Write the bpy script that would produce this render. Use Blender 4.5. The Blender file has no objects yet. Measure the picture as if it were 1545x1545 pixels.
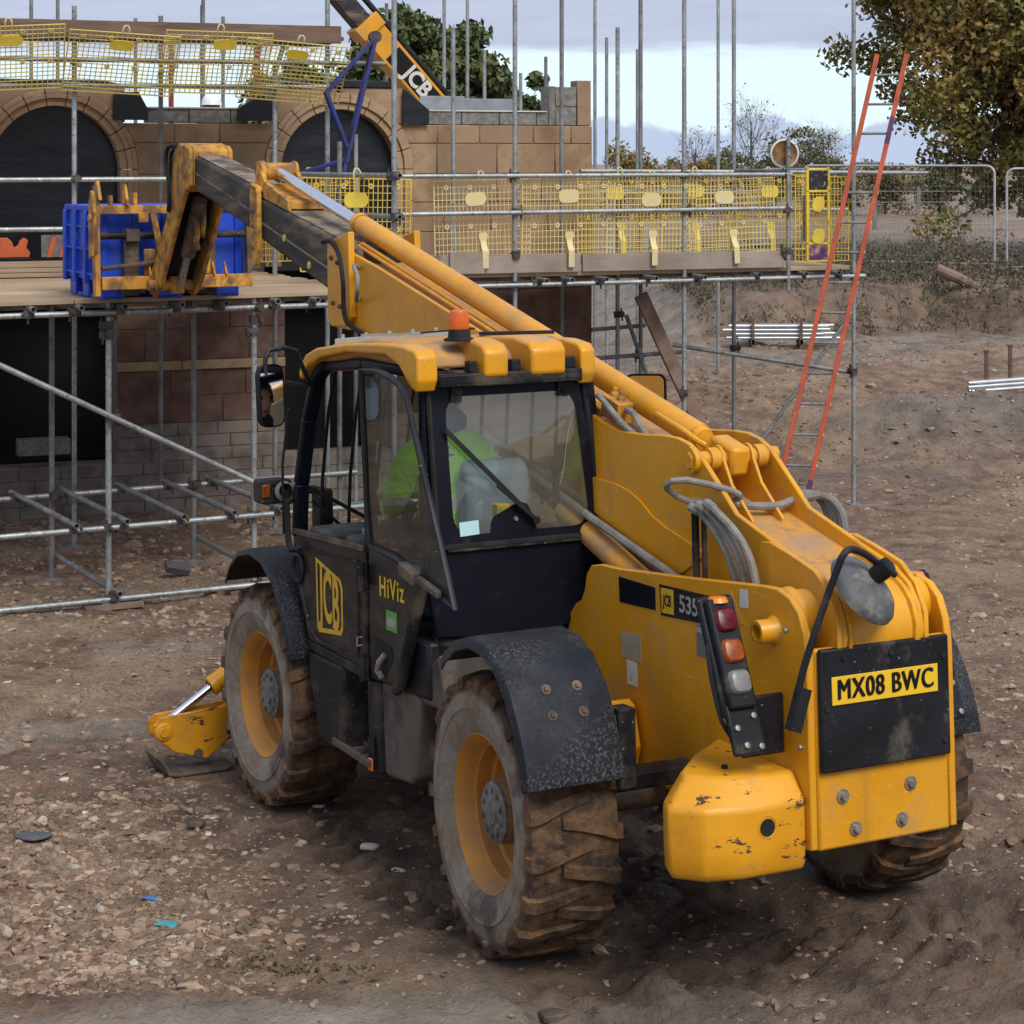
import bpy, bmesh, math, random
import numpy as np
from mathutils import Vector, Matrix, Euler

random.seed(7)
RNG = np.random.default_rng(11)
R = math.radians
scene = bpy.context.scene
COL = scene.collection

# ------------------------------------------------------------------ camera, sky, sun, exposure
cam_d = bpy.data.cameras.new('camera')
cam = bpy.data.objects.new('camera', cam_d)
COL.objects.link(cam)
cam.location = (0, 0, 3.415)
cam.rotation_euler = (R(90), 0, 0)
cam_d.sensor_width = 36.0
cam_d.lens = 36.0 * 3113.6 / 1545.0
cam_d.shift_y = (243.5 - 772.5) / 1545.0
cam_d.clip_start = 0.1
cam_d.clip_end = 6000
scene.camera = cam

SUN_AZ = R(150)      # clockwise from +Y: behind the camera, to the right
SUN_EL = R(48)
world = bpy.data.worlds.new('World')
scene.world = world
world.use_nodes = True
wt = world.node_tree
wt.nodes.clear()
def wn(t, **k):
    n = wt.nodes.new(t)
    for a, b in k.items(): setattr(n, a, b)
    return n
def wmath(op, a, b=None, c=None):
    n = wn('ShaderNodeMath', operation=op)
    for i, v in enumerate((a, b, c)):
        if v is None: continue
        if hasattr(v, 'is_linked') or hasattr(v, 'links'): wt.links.new(v, n.inputs[i])
        else: n.inputs[i].default_value = v
    return n.outputs[0]
def wmix(f, a, b):
    n = wn('ShaderNodeMix', data_type='RGBA')
    wt.links.new(f, n.inputs[0])
    for i, v in ((6, a), (7, b)):
        if isinstance(v, tuple): n.inputs[i].default_value = v + (1,)
        else: wt.links.new(v, n.inputs[i])
    return n.outputs[2]
sky = wn('ShaderNodeTexSky', sky_type='NISHITA')
sky.sun_disc = False
sky.sun_elevation = SUN_EL
sky.sun_rotation = SUN_AZ
sky.air_density = 1.0
sky.dust_density = 2.0
tc = wn('ShaderNodeTexCoord')
sep = wn('ShaderNodeSeparateXYZ')
wt.links.new(tc.outputs['Generated'], sep.inputs[0])
el = sep.outputs[2]
nz1 = wn('ShaderNodeTexNoise'); nz1.inputs['Scale'].default_value = 3.0; nz1.inputs['Detail'].default_value = 5
nz2 = wn('ShaderNodeTexNoise'); nz2.inputs['Scale'].default_value = 26.0; nz2.inputs['Detail'].default_value = 7; nz2.inputs['Roughness'].default_value = 0.55
mp = wn('ShaderNodeMapping'); mp.inputs['Scale'].default_value = (1, 1, 5.0)
wt.links.new(tc.outputs['Generated'], mp.inputs[0])
wt.links.new(mp.outputs[0], nz1.inputs['Vector'])
wt.links.new(tc.outputs['Generated'], nz2.inputs['Vector'])
# high cloud deck: everything above about three degrees, all the way round
nz3 = wn('ShaderNodeTexNoise'); nz3.inputs['Scale'].default_value = 14.0; nz3.inputs['Detail'].default_value = 8; nz3.inputs['Roughness'].default_value = 0.6
mp3 = wn('ShaderNodeMapping'); mp3.inputs['Scale'].default_value = (1, 1, 9.0)
wt.links.new(tc.outputs['Generated'], mp3.inputs[0]); wt.links.new(mp3.outputs[0], nz3.inputs['Vector'])
edge = wmath('MULTIPLY_ADD', nz3.outputs[0], 0.016, 0.0455)
deck = wmath('SUBTRACT', el, edge)
mr = wn('ShaderNodeMapRange', interpolation_type='SMOOTHSTEP')
wt.links.new(deck, mr.inputs[0]); mr.inputs[1].default_value = -0.0045; mr.inputs[2].default_value = 0.0055
# low cumulus bank near the horizon
edge2 = wmath('MULTIPLY_ADD', nz2.outputs[0], 0.040, -0.0005)
low = wmath('SUBTRACT', edge2, el)
mr2 = wn('ShaderNodeMapRange', interpolation_type='SMOOTHSTEP')
wt.links.new(low, mr2.inputs[0]); mr2.inputs[1].default_value = -0.0015; mr2.inputs[2].default_value = 0.003
deckcol = wmix(nz3.outputs[0], (4.0, 4.6, 6.1), (5.7, 6.2, 7.8))
band = wmix(nz2.outputs[0], (7.4, 9.3, 10.3), (8.2, 9.7, 10.4))
c1 = wmix(mr2.outputs[0], band, (5.0, 5.9, 7.8))
c2 = wmix(mr.outputs[0], c1, deckcol)
fac = wn('ShaderNodeValue'); fac.outputs[0].default_value = 0.93
c3 = wmix(fac.outputs[0], sky.outputs[0], c2)
bg = wn('ShaderNodeBackground')
bg.inputs['Strength'].default_value = 0.080
wt.links.new(c3, bg.inputs['Color'])
wo = wn('ShaderNodeOutputWorld')
wt.links.new(bg.outputs[0], wo.inputs[0])

sun_d = bpy.data.lights.new('sun', 'SUN')
sun_d.energy = 2.1
sun_d.angle = R(32)
sun_d.color = (1.0, 0.96, 0.9)
sun = bpy.data.objects.new('sun', sun_d)
COL.objects.link(sun)
sdir = Vector((math.sin(SUN_AZ) * math.cos(SUN_EL), math.cos(SUN_AZ) * math.cos(SUN_EL), math.sin(SUN_EL)))
sun.rotation_euler = sdir.to_track_quat('Z', 'Y').to_euler()
sun.location = (0, 0, 30)

vs = scene.view_settings
vs.view_transform = 'Standard'
vs.look = 'None'
vs.gamma = 1.0
vs.exposure = 0.50
vs.use_curve_mapping = False

# ------------------------------------------------------------------ materials
MATS = {}
class NT:
    def __init__(self, name):
        m = bpy.data.materials.new(name); m.use_nodes = True
        self.m = m; self.t = m.node_tree
        self.b = self.t.nodes['Principled BSDF']
        self.tc = self.t.nodes.new('ShaderNodeTexCoord')
    def n(self, t, **k):
        o = self.t.nodes.new(t)
        for a, b in k.items(): setattr(o, a, b)
        return o
    def link(self, a, b): self.t.links.new(a, b)
    def put(self, sock, v):
        if isinstance(v, (int, float)): sock.default_value = v
        elif isinstance(v, tuple): sock.default_value = v if len(v) == 4 or sock.type == 'VECTOR' else v + (1,)
        else: self.link(v, sock)
    def noise(self, scale, detail=4, rough=0.55, vec=None, stretch=None):
        o = self.n('ShaderNodeTexNoise')
        o.inputs['Scale'].default_value = scale; o.inputs['Detail'].default_value = detail; o.inputs['Roughness'].default_value = rough
        v = vec or self.tc.outputs['Object']
        if stretch:
            mp = self.n('ShaderNodeMapping'); mp.inputs['Scale'].default_value = stretch
            self.link(v, mp.inputs[0]); v = mp.outputs[0]
        self.link(v, o.inputs['Vector'])
        return o.outputs[0]
    def ramp(self, f, a, b, lo=0.0, hi=1.0):
        o = self.n('ShaderNodeMapRange', interpolation_type='SMOOTHSTEP')
        self.link(f, o.inputs[0])
        o.inputs[1].default_value = a; o.inputs[2].default_value = b
        o.inputs[3].default_value = lo; o.inputs[4].default_value = hi
        return o.outputs[0]
    def mix(self, f, a, b):
        o = self.n('ShaderNodeMix', data_type='RGBA')
        self.put(o.inputs[0], f); self.put(o.inputs[6], a); self.put(o.inputs[7], b)
        return o.outputs[2]
    def math(self, op, a, b=0.0, c=0.0):
        o = self.n('ShaderNodeMath', operation=op)
        self.put(o.inputs[0], a); self.put(o.inputs[1], b); self.put(o.inputs[2], c)
        return o.outputs[0]
    def bump(self, f, strength=0.3, dist=0.01):
        o = self.n('ShaderNodeBump')
        o.inputs['Strength'].default_value = strength; o.inputs['Distance'].default_value = dist
        self.link(f, o.inputs['Height']); self.link(o.outputs[0], self.b.inputs['Normal'])
    def done(self, col, rough=0.6, metal=0.0, spec=0.5):
        self.put(self.b.inputs['Base Color'], col)
        self.put(self.b.inputs['Roughness'], rough)
        self.put(self.b.inputs['Metallic'], metal)
        self.b.inputs['Specular IOR Level'].default_value = spec
        return self.m

def plain(name, col, rough=0.6, metal=0.0, var=0.2, scale=5.0, dirt=None, amt=0.4, dscale=3.0, bump=0.0, bscale=60.0,
          spec=0.5, speck=None, speck_amt=0.3, speck_scale=90.0, stretch=None):
    t = NT(name)
    nz = t.noise(scale, 5, stretch=stretch)
    dk = tuple(c * (1 - var) for c in col); lt = tuple(min(1, c * (1 + var)) for c in col)
    c = t.mix(t.ramp(nz, 0.3, 0.7), dk, lt)
    ro = rough
    if dirt:
        d = t.noise(dscale, 8, 0.66, stretch=stretch)
        f = t.ramp(d, 0.62 - amt * 0.4, 0.86 - amt * 0.4)
        c = t.mix(f, c, dirt)
        ro = t.math('MULTIPLY_ADD', f, 0.95 - rough, rough)
    if speck:
        s = t.noise(speck_scale, 3, 0.6)
        c = t.mix(t.ramp(s, 0.72 - speck_amt * 0.3, 0.76 - speck_amt * 0.3), c, speck)
    if bump:
        t.bump(t.noise(bscale, 5), bump, 0.006)
    MATS[name] = t.done(c, ro, metal, spec)
    return MATS[name]


def edge_mask(t, radius=0.012, scale=22.0, lo=0.50, hi=0.60):
    bv = t.n('ShaderNodeBevel'); bv.samples = 4; bv.inputs['Radius'].default_value = radius
    ge = t.n('ShaderNodeNewGeometry')
    dp = t.n('ShaderNodeVectorMath', operation='DOT_PRODUCT')
    t.link(bv.outputs[0], dp.inputs[0]); t.link(ge.outputs['Normal'], dp.inputs[1])
    e = t.ramp(dp.outputs['Value'], 0.86, 0.985, 1.0, 0.0)
    return t.math('MULTIPLY', e, t.ramp(t.noise(scale, 6, 0.65), lo, hi))
DUST = (0.30, 0.20, 0.115)
# machine paint
t = NT('yellow paint')
nz = t.noise(1.6, 5)
c = t.mix(t.ramp(nz, 0.3, 0.7), (0.63, 0.268, 0.005), (0.76, 0.350, 0.009))
d = t.noise(2.3, 9, 0.68)
f = t.ramp(d, 0.46, 0.78, 0.0, 0.60)
c = t.mix(f, c, (0.42, 0.235, 0.06))
st = t.noise(7.0, 6, 0.6, stretch=(1.0, 1.0, 0.10))
c = t.mix(t.ramp(st, 0.54, 0.74, 0.0, 0.42), c, (0.30, 0.16, 0.04))
sc = t.noise(26.0, 6, 0.6, stretch=(0.25, 1.0, 2.5))
c = t.mix(t.ramp(sc, 0.64, 0.70, 0.0, 0.45), c, (0.85, 0.55, 0.12))
s = t.noise(70, 3, 0.5)
c = t.mix(t.ramp(s, 0.70, 0.735, 0.0, 0.7), c, (0.13, 0.07, 0.03))
ed_ = edge_mask(t, 0.010, 24, 0.47, 0.60)
c = t.mix(t.math('MULTIPLY', ed_, 0.85), c, (0.11, 0.055, 0.028))
low_ = t.noise(3.2, 8, 0.7)
c = t.mix(t.ramp(low_, 0.52, 0.70, 0.0, 0.55), c, (0.36, 0.235, 0.11))
fine = t.noise(34, 7, .7)
c = t.mix(t.ramp(fine, .50, .72, 0, .28), c, (0.40, .25, .10))
t.bump(t.noise(180, 2), 0.06, 0.002)
MATS['yellow'] = t.done(c, t.math('MULTIPLY_ADD', f, 0.6, 0.36), 0, 0.5)
t = NT('worn yellow paint')
nz = t.noise(2.0, 5)
c = t.mix(t.ramp(nz, 0.3, 0.7), (0.63, 0.268, 0.006), (0.75, 0.345, 0.012))
d = t.noise(5.0, 9, 0.7)
c = t.mix(t.ramp(d, 0.52, 0.78, 0.0, 0.8), c, (0.34, 0.19, 0.07))
e = t.noise(8.5, 9, 0.70, stretch=(0.7, 0.7, 1.8))
chip = t.math('MAXIMUM', t.ramp(e, 0.592, 0.610), edge_mask(t, 0.022, 13, 0.44, 0.52))
c = t.mix(chip, c, (0.065, 0.035, 0.025))
t.bump(t.noise(40, 5), 0.12, 0.004)
MATS['worn'] = t.done(c, t.math('MULTIPLY_ADD', chip, 0.4, 0.45))
t = NT('dusty yellow paint')
nz = t.noise(2.6, 8, 0.62)
c = t.mix(t.ramp(nz, 0.36, 0.62), (0.58, 0.27, 0.03), (0.36, 0.225, 0.125))
n3 = t.noise(9, 7, 0.66)
c = t.mix(t.ramp(n3, 0.50, 0.74), c, (0.25, 0.155, 0.09))
t.bump(t.noise(90, 5), 0.2, 0.003)
MATS['dusty'] = t.done(c, 0.85)
plain('rustyarm', (0.42, 0.21, 0.04), 0.75, 0, 0.3, 6, (0.13, 0.085, 0.055), 0.62, 7, 0.3, 60)
plain('headpaint', (0.56, 0.265, 0.03), 0.65, 0, 0.25, 3, (0.17, 0.095, 0.045), 0.56, 8, 0.2, 60)
plain('black', (0.016, 0.017, 0.020), 0.42, 0, 0.3, 4, (0.11, 0.095, 0.075), 0.22, 5, speck=(0.35, 0.33, 0.28), speck_amt=0.05, speck_scale=60, spec=0.18)
plain('blackdusty', (0.014, 0.014, 0.016), 0.5, 0, 0.35, 4, (0.085, 0.070, 0.052), 0.42, 4, 0.15, 50, speck=(0.35, 0.33, 0.29), speck_amt=0.12, speck_scale=45, spec=0.18)
plain('doorpanel', (0.018, 0.017, 0.015), 0.32, 0, 0.35, 4, (0.075, 0.062, 0.044), 0.50, 5, 0.05, 50, speck=(0.50, 0.48, 0.42), speck_amt=0.06, speck_scale=40, stretch=(1, 1, 2.2), spec=0.18)
plain('navy', (0.006, 0.007, 0.013), 0.40, 0, 0.2, 3, (0.03, 0.028, 0.03), 0.12, 4, spec=0.18)
plain('boomblack', (0.030, 0.030, 0.031), 0.52, 0, 0.35, 5, (0.17, 0.135, 0.095), 0.48, 6, 0.2, 70, stretch=(0.35, 1, 1.5), spec=0.18)
plain('boomtop', (0.10, 0.085, 0.065), 0.8, 0, 0.35, 5, (0.27, 0.20, 0.13), 0.6, 5, 0.3, 50)
t = NT('fender plastic')
n1 = t.noise(3, 5)
c = t.mix(t.ramp(n1, 0.3, 0.7), (0.009, 0.011, 0.016), (0.018, 0.021, 0.028))
n2 = t.noise(85, 5, 0.62); n2b = t.noise(2.6, 4, 0.6)
f = t.math('MULTIPLY', t.ramp(n2, 0.50, 0.60), t.ramp(n2b, 0.35, 0.62))
c = t.mix(t.math('MULTIPLY', f, .65), c, (0.130, 0.122, 0.110))
c = t.mix(t.ramp(t.noise(4, 7, .7), .48, .78, 0, .45), c, (.075, .072, .07))
MATS['fender'] = t.done(c, t.math('MULTIPLY_ADD', f, 0.4, 0.45), 0, 0.22)
plain('mudmetal', (0.075, 0.058, 0.044), 0.85, 0, 0.4, 6, (0.19, 0.13, 0.085), 0.5, 5, 0.4, 45)
plain('tankmud', (0.13, 0.10, 0.075), 0.8, 0, 0.3, 3, (0.045, 0.040, 0.035), 0.5, 3, 0.3, 40)
t = NT('tyre rubber')
mp_ = t.n('ShaderNodeSeparateXYZ'); t.link(t.tc.outputs['Object'], mp_.inputs[0])
r2 = t.math('SQRT', t.math('ADD', t.math('MULTIPLY', mp_.outputs[0], mp_.outputs[0]), t.math('MULTIPLY', mp_.outputs[2], mp_.outputs[2])))
wob = t.math('MULTIPLY_ADD', t.noise(9, 7, .65), 0.13, -0.065)
tread = t.ramp(t.math('ADD', r2, wob), 0.515, 0.555)
n1 = t.noise(30, 6, 0.65)
wall = t.mix(t.ramp(n1, 0.30, 0.70), (0.225, 0.195, 0.152), (0.300, 0.265, 0.210))
wall = t.mix(t.ramp(t.noise(5.0, 8, 0.70), 0.42, 0.60, 0, 0.85), wall, (0.200, 0.140, 0.088))
wall = t.mix(t.ramp(t.noise(3.1, 6, 0.6), 0.56, 0.68, 0, 0.8), wall, (0.060, 0.056, 0.052))
n2 = t.noise(9, 7, 0.66)
mud = t.mix(t.ramp(n2, 0.36, 0.66), (0.055, 0.038, 0.026), (0.205, 0.112, 0.054))
mud = t.mix(t.ramp(t.noise(5, 6, 0.7), 0.50, 0.68), mud, (0.036, 0.030, 0.026))
t.bump(t.math('MULTIPLY', t.noise(24, 9, 0.72), t.math('MULTIPLY_ADD', tread, 0.85, 0.15)), 0.9, 0.022)
MATS['tyre'] = t.done(t.mix(tread, wall, mud), 0.86, 0, 0.3)
t = NT('wheel rim paint')
n1 = t.noise(4, 6, 0.62)
c = t.mix(t.ramp(n1, 0.32, 0.66), (0.56, 0.235, 0.02), (0.40, 0.19, 0.055))
n2 = t.noise(3.0, 6, 0.6)
c = t.mix(t.ramp(n2, 0.50, 0.76), c, (0.17, 0.085, 0.032))
MATS['rim'] = t.done(c, 0.62)
plain('hub', (0.135, 0.13, 0.115), 0.7, 0, 0.35, 9, (0.30, 0.28, 0.235), 0.4, 22, 0.4, 50)
plain('hubside', (0.28, 0.15, 0.055), 0.75, 0, 0.3, 8, (0.13, 0.09, 0.06), 0.5, 8, 0.2, 40)
plain('rubber', (0.020, 0.020, 0.021), 0.7, 0, 0.3, 6, spec=0.18)
plain('hose', (0.19, 0.185, 0.165), 0.7, 0, 0.25, 12, (0.30, 0.25, 0.19), 0.4, 14)
plain('chrome', (0.78, 0.80, 0.84), 0.20, 1.0, 0.05, 4)
plain('bolt', (0.30, 0.28, 0.25), 0.5, 0.6, 0.25, 30)
plain('seatgrey', (0.20, 0.24, 0.29), 0.8, 0, 0.12, 10)
plain('dash', (0.09, 0.095, 0.09), 0.7, 0, 0.25, 10, (0.25, 0.23, 0.19), 0.3, 6)
plain('plateyellow', (0.80, 0.50, 0.02), 0.45, 0, 0.05, 6)
plain('plateink', (0.010, 0.010, 0.010), 0.5, spec=0.18)
plain('logoyellow', (0.66, 0.40, 0.015), 0.5, 0, 0.12, 14, (0.25, 0.19, 0.10), 0.25, 10)
plain('decalgrey', (0.33, 0.33, 0.31), 0.6, 0, 0.1, 20)
plain('decalwhite', (0.62, 0.60, 0.53), 0.6, 0, 0.1, 20, (0.35, 0.29, 0.2), 0.25, 20)
plain('decalfade', (0.36, 0.31, 0.20), 0.55, 0, 0.12, 30)
plain('textgrey', (0.16, 0.16, 0.155), 0.55)
plain('green', (0.10, 0.36, 0.06), 0.6)
plain('wearmark', (0.42, 0.50, 0.10), 0.6)
plain('lensred', (0.11, 0.004, 0.014), 0.25, 0, 0.3, 30)
plain('lensamber', (0.27, 0.060, 0.010), 0.25, 0, 0.3, 30)
plain('lensclear', (0.20, 0.195, 0.185), 0.22, 0, 0.2, 30)
plain('lensorange', (0.80, 0.22, 0.015), 0.3, 0, 0.1, 30)
t = NT('beacon lens')
t.b.inputs['Transmission Weight'].default_value = 0.35
MATS['beacon'] = t.done((0.85, 0.17, 0.012), 0.28)
plain('sticker', (0.42, 0.66, 0.70), 0.5, 0, 0.04, 4)
def glass(name, tint, refl=1.0, dust=0.0, dcol=(0.3, 0.28, 0.22)):
    t = NT(name); nt = t.t
    nt.nodes.remove(t.b)
    tr = t.n('ShaderNodeBsdfTransparent'); tr.inputs[0].default_value = tint + (1,)
    gl = t.n('ShaderNodeBsdfGlossy'); gl.inputs['Roughness'].default_value = 0.03
    fr = t.n('ShaderNodeFresnel'); fr.inputs[0].default_value = 1.5
    mx = t.n('ShaderNodeMixShader')
    t.link(t.math('MULTIPLY', fr.outputs[0], refl), mx.inputs[0]); t.link(tr.outputs[0], mx.inputs[1]); t.link(gl.outputs[0], mx.inputs[2])
    out = nt.nodes['Material Output']
    df = t.n('ShaderNodeBsdfDiffuse'); df.inputs[0].default_value = dcol + (1,)
    mx2 = t.n('ShaderNodeMixShader')
    t.link(t.ramp(t.noise(3.0, 7, 0.65), 0.3, 0.75, dust * 0.5, dust), mx2.inputs[0])
    t.link(mx.outputs[0], mx2.inputs[1]); t.link(df.outputs[0], mx2.inputs[2])
    t.link(mx2.outputs[0], out.inputs[0])
    MATS[name] = t.m
glass('rearglass', (0.84, 0.90, 0.86), 2.2, 0.14, (0.42, 0.45, 0.38))
glass('doorglass', (0.66, 0.73, 0.69), 1.0, 0.08, (0.16, 0.16, 0.13))
glass('clearglass', (0.86, 0.90, 0.88), 0.55, 0.04)
plain('mirror', (0.85, 0.86, 0.87), 0.03, 1.0, 0.0)
plain('mirrorback', (0.080, 0.088, 0.088), 0.6, 0, 0.25, 12, (0.22, 0.20, 0.165), 0.4, 14, 0.1, 60)
# clothing and skin
t = NT('hiviz')
sx = t.n('ShaderNodeSeparateXYZ'); t.link(t.tc.outputs['Object'], sx.inputs[0])
zb = t.math('ABSOLUTE', t.math('SUBTRACT', t.math('ADD', sx.outputs[2], t.math('MULTIPLY', t.noise(6, 3), .03)), 1.76))
c = t.mix(t.ramp(t.noise(5, 5), .3, .7), (0.33, 0.80, 0.035), (0.42, 0.95, 0.05))
c = t.mix(t.ramp(zb, .024, .028, 1, 0), c, (0.55, 0.56, 0.55))
t.bump(t.noise(11, 5, .6), 0.9, 0.05)
MATS['hiviz'] = t.done(c, 0.75)
plain('skin', (0.48, 0.27, 0.19), 0.55, 0, 0.06, 12)
plain('darkcloth', (0.028, 0.032, 0.045), 0.9, 0, 0.25, 12, bump=0.2, bscale=14)
plain('hair', (0.03, 0.022, 0.016), 0.7)
plain('helmet', (0.80, 0.80, 0.78), 0.35, 0, 0.04, 5)
# site
t = NT('galvanised tube')
n1 = t.noise(5, 6, 0.65); n2 = t.noise(30, 5, 0.6)
c = t.mix(t.ramp(n1, 0.3, 0.7), (0.25, 0.275, 0.275), (0.42, 0.45, 0.445))
c = t.mix(t.ramp(n2, 0.53, 0.66, 0, 0.75), c, (0.17, 0.12, 0.085))
c = t.mix(t.ramp(t.noise(11, 5, .6), .64, .68, 0, .8), c, (.55, .54, .50))
MATS['galv'] = t.done(c, 0.48, 0.55)
t = NT('old scaffold tube')
n1 = t.noise(4, 6, 0.65); n2 = t.noise(18, 6, 0.65)
c = t.mix(t.ramp(n1, 0.3, 0.7), (0.15, 0.155, 0.155), (0.27, 0.28, 0.275))
c = t.mix(t.ramp(n2, 0.50, 0.66, 0, 0.8), c, (0.14, 0.095, 0.07))
MATS['oldtube'] = t.done(c, 0.6, 0.35)
plain('coupler', (0.085, 0.080, 0.076), 0.6, 0.5, 0.4, 20, (0.16, 0.10, 0.06), 0.4, 25)
t = NT('scaffold board')
n1 = t.noise(1.0, 4); g = t.noise(9, 7, 0.7, stretch=(0.35, 6, 6))
oi = t.n('ShaderNodeObjectInfo')
c = t.mix(t.ramp(n1, 0.3, 0.7), (0.40, 0.29, 0.175), (0.55, 0.41, 0.265))
c = t.mix(t.ramp(g, 0.48, 0.72, 0, 0.6), c, (0.27, 0.18, 0.10))
c = t.mix(oi.outputs['Random'], c, (0.33, 0.245, 0.16))
t.bump(g, 0.2, 0.004)
MATS['board'] = t.done(c, 0.8, 0, 0.3)
t = NT('weathered toe board')
g = t.noise(7, 7, 0.7, stretch=(0.3, 6, 5)); n1 = t.noise(2, 5)
c = t.mix(t.ramp(n1, 0.3, 0.7), (0.235, 0.195, 0.15), (0.36, 0.305, 0.245))
c = t.mix(t.ramp(g, 0.50, 0.74, 0, 0.7), c, (0.16, 0.115, 0.085))
c = t.mix(t.ramp(t.noise(1.7, 3), 0.64, 0.68, 0, 0.8), c, (0.20, 0.10, 0.085))
t.bump(g, 0.25, 0.004)
MATS['toeboard'] = t.done(c, 0.85, 0, 0.3)
plain('darkboard', (0.135, 0.085, 0.055), 0.85, 0, 0.3, 3, (0.20, 0.14, 0.10), 0.4, 5, 0.3, 40, stretch=(0.4, 4, 4))
plain('timber', (0.17, 0.105, 0.075), 0.85, 0, 0.3, 4, (0.24, 0.18, 0.14), 0.5, 5, 0.3, 40)
plain('guard', (0.68, 0.47, 0.045), 0.5, 0, 0.18, 3, (0.55, 0.43, 0.17), 0.4, 2.5)
plain('guardpale', (0.70, 0.58, 0.26), 0.55, 0, 0.12, 3, (0.60, 0.50, 0.30), 0.5, 3)
plain('guardlift', (0.62, 0.50, 0.15), 0.5, 0, 0.15, 3, (0.55, 0.42, 0.12), 0.4, 2.5)
plain('guarddisc', (0.74, 0.55, 0.06), 0.5, 0, 0.10, 6)
plain('signblack', (0.025, 0.028, 0.028), 0.4, 0, 0.3, 30, speck=(0.3, 0.33, 0.25), speck_amt=0.4, speck_scale=30)
plain('signpurple', (0.095, 0.035, 0.14), 0.5, 0, 0.3, 8, (0.62, 0.43, 0.20), 0.42, 12)
t = NT('sandstone')
oi = t.n('ShaderNodeObjectInfo')
n1 = t.noise(3.0, 7, 0.62); n2 = t.noise(14, 7, 0.65)
c = t.mix(t.ramp(n1, 0.3, 0.7), (0.240, 0.150, 0.084), (0.400, 0.270, 0.160))
c = t.mix(t.ramp(n2, 0.48, 0.72, 0, 0.6), c, (0.19, 0.118, 0.068))
c = t.mix(t.math('MULTIPLY', oi.outputs['Random'], 0.85), c, (0.270, 0.185, 0.118))
c = t.mix(t.ramp(t.noise(1.1, 6, .62, stretch=(1, 1, .5)), .5, .72, 0, .5), c, (0.15, .10, .068))
t.bump(t.noise(45, 7, 0.66), 0.35, 0.006)
MATS['stone'] = t.done(c, 0.92, 0, 0.25)
t = NT('pale moulded stone')
n1 = t.noise(3.0, 7, 0.62)
c = t.mix(t.ramp(n1, 0.3, 0.7), (0.270, 0.178, 0.105), (0.42, 0.295, 0.182))
t.bump(t.noise(45, 6, 0.6), 0.3, 0.005)
MATS['arch'] = t.done(c, 0.92, 0, 0.25)
plain('darkred', (0.125, 0.070, 0.052), 0.92, 0, 0.3, 5, (0.175, 0.115, 0.085), 0.45, 3, 0.35, 60)  # reddish; on the wall its dark tone holds the deck's shade
plain('plinth', (0.185, 0.150, 0.125), 0.92, 0, 0.3, 4, (0.235, 0.20, 0.17), 0.4, 4, 0.35, 60)
plain('mortar', (0.23, 0.205, 0.17), 0.95, 0, 0.2, 8, bump=0.3, bscale=60)
plain('greyblock', (0.215, 0.205, 0.185), 0.95, 0, 0.25, 10, (0.13, 0.12, 0.105), 0.45, 18, 0.5, 60)
t = NT('black membrane')
n1 = t.noise(1.6, 5, 0.55, stretch=(1, 1, 2.4))
c = t.mix(t.ramp(n1, 0.3, 0.7), (0.008, 0.009, 0.012), (0.020, 0.021, 0.026))
t.bump(n1, 0.35, 0.05)
MATS['membrane'] = t.done(c, 0.34, 0, 0.4)
plain('void', (0.006, 0.006, 0.007), 0.9)  # near-black colour standing in for the shade of unlit rooms
plain('steel', (0.33, 0.36, 0.38), 0.5, 0.5, 0.15, 6)
plain('crateblue', (0.006, 0.055, 0.50), 0.42, 0, 0.15, 3, (0.05, 0.10, 0.34), 0.35, 5)
plain('bluesteel', (0.012, 0.028, 0.19), 0.5, 0, 0.35, 5, (0.045, 0.04, 0.075), 0.5, 6)
plain('ladder', (0.47, 0.080, 0.028), 0.6, 0, 0.2, 4, (0.33, 0.085, 0.045), 0.5, 6)
plain('purple', (0.10, 0.025, 0.075), 0.6)
plain('alu', (0.55, 0.56, 0.56), 0.4, 0.6, 0.1, 8)
plain('white', (0.78, 0.77, 0.73), 0.5, 0, 0.05, 8)
plain('orangeplastic', (0.62, 0.13, 0.035), 0.5, 0, 0.15, 5, (0.35, 0.14, 0.08), 0.3, 6)
plain('redpaint', (0.26, 0.040, 0.030), 0.6, 0, 0.3, 6)
plain('brickred', (0.30, 0.115, 0.07), 0.9, 0, 0.25, 12, bump=0.3, bscale=60)
plain('scrapteal', (0.05, 0.30, 0.33), 0.6)
plain('scrapblue', (0.05, 0.16, 0.42), 0.6)
plain('slate', (0.085, 0.085, 0.095), 0.6, 0, 0.2, 10)
plain('bark', (0.075, 0.055, 0.040), 0.95, 0, 0.3, 10, bump=0.5, bscale=30)
plain('twig', (0.11, 0.09, 0.075), 0.95, 0, 0.3, 10)
def leafmat(name, cols):
    t = NT(name)
    g = t.n('ShaderNodeNewGeometry')
    n1 = t.noise(0.55, 4, 0.6)
    a = t.mix(g.outputs['Random Per Island'], cols[0], cols[1])
    b = t.mix(g.outputs['Random Per Island'], cols[1], cols[2])
    c = t.mix(t.ramp(n1, 0.40, 0.64), a, b)
    t.b.inputs['Transmission Weight'].default_value = 0.0
    MATS[name] = t.done(c, 0.65, 0, 0.3)
leafmat('oakleaf', [(0.110, 0.125, 0.036), (0.215, 0.185, 0.050), (0.370, 0.205, 0.062)])
leafmat('greenleaf', [(0.045, 0.075, 0.026), (0.095, 0.120, 0.040), (0.155, 0.160, 0.058)])
leafmat('hedgeleaf', [(0.100, 0.115, 0.046), (0.200, 0.165, 0.065), (0.29, 0.18, 0.07)])
leafmat('amberleaf', [(0.16, 0.115, 0.025), (0.26, 0.16, 0.032), (0.30, 0.12, 0.03)])
leafmat('oliveleaf', [(0.110, 0.125, 0.060), (0.17, 0.17, 0.085), (0.22, 0.19, 0.10)])
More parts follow.
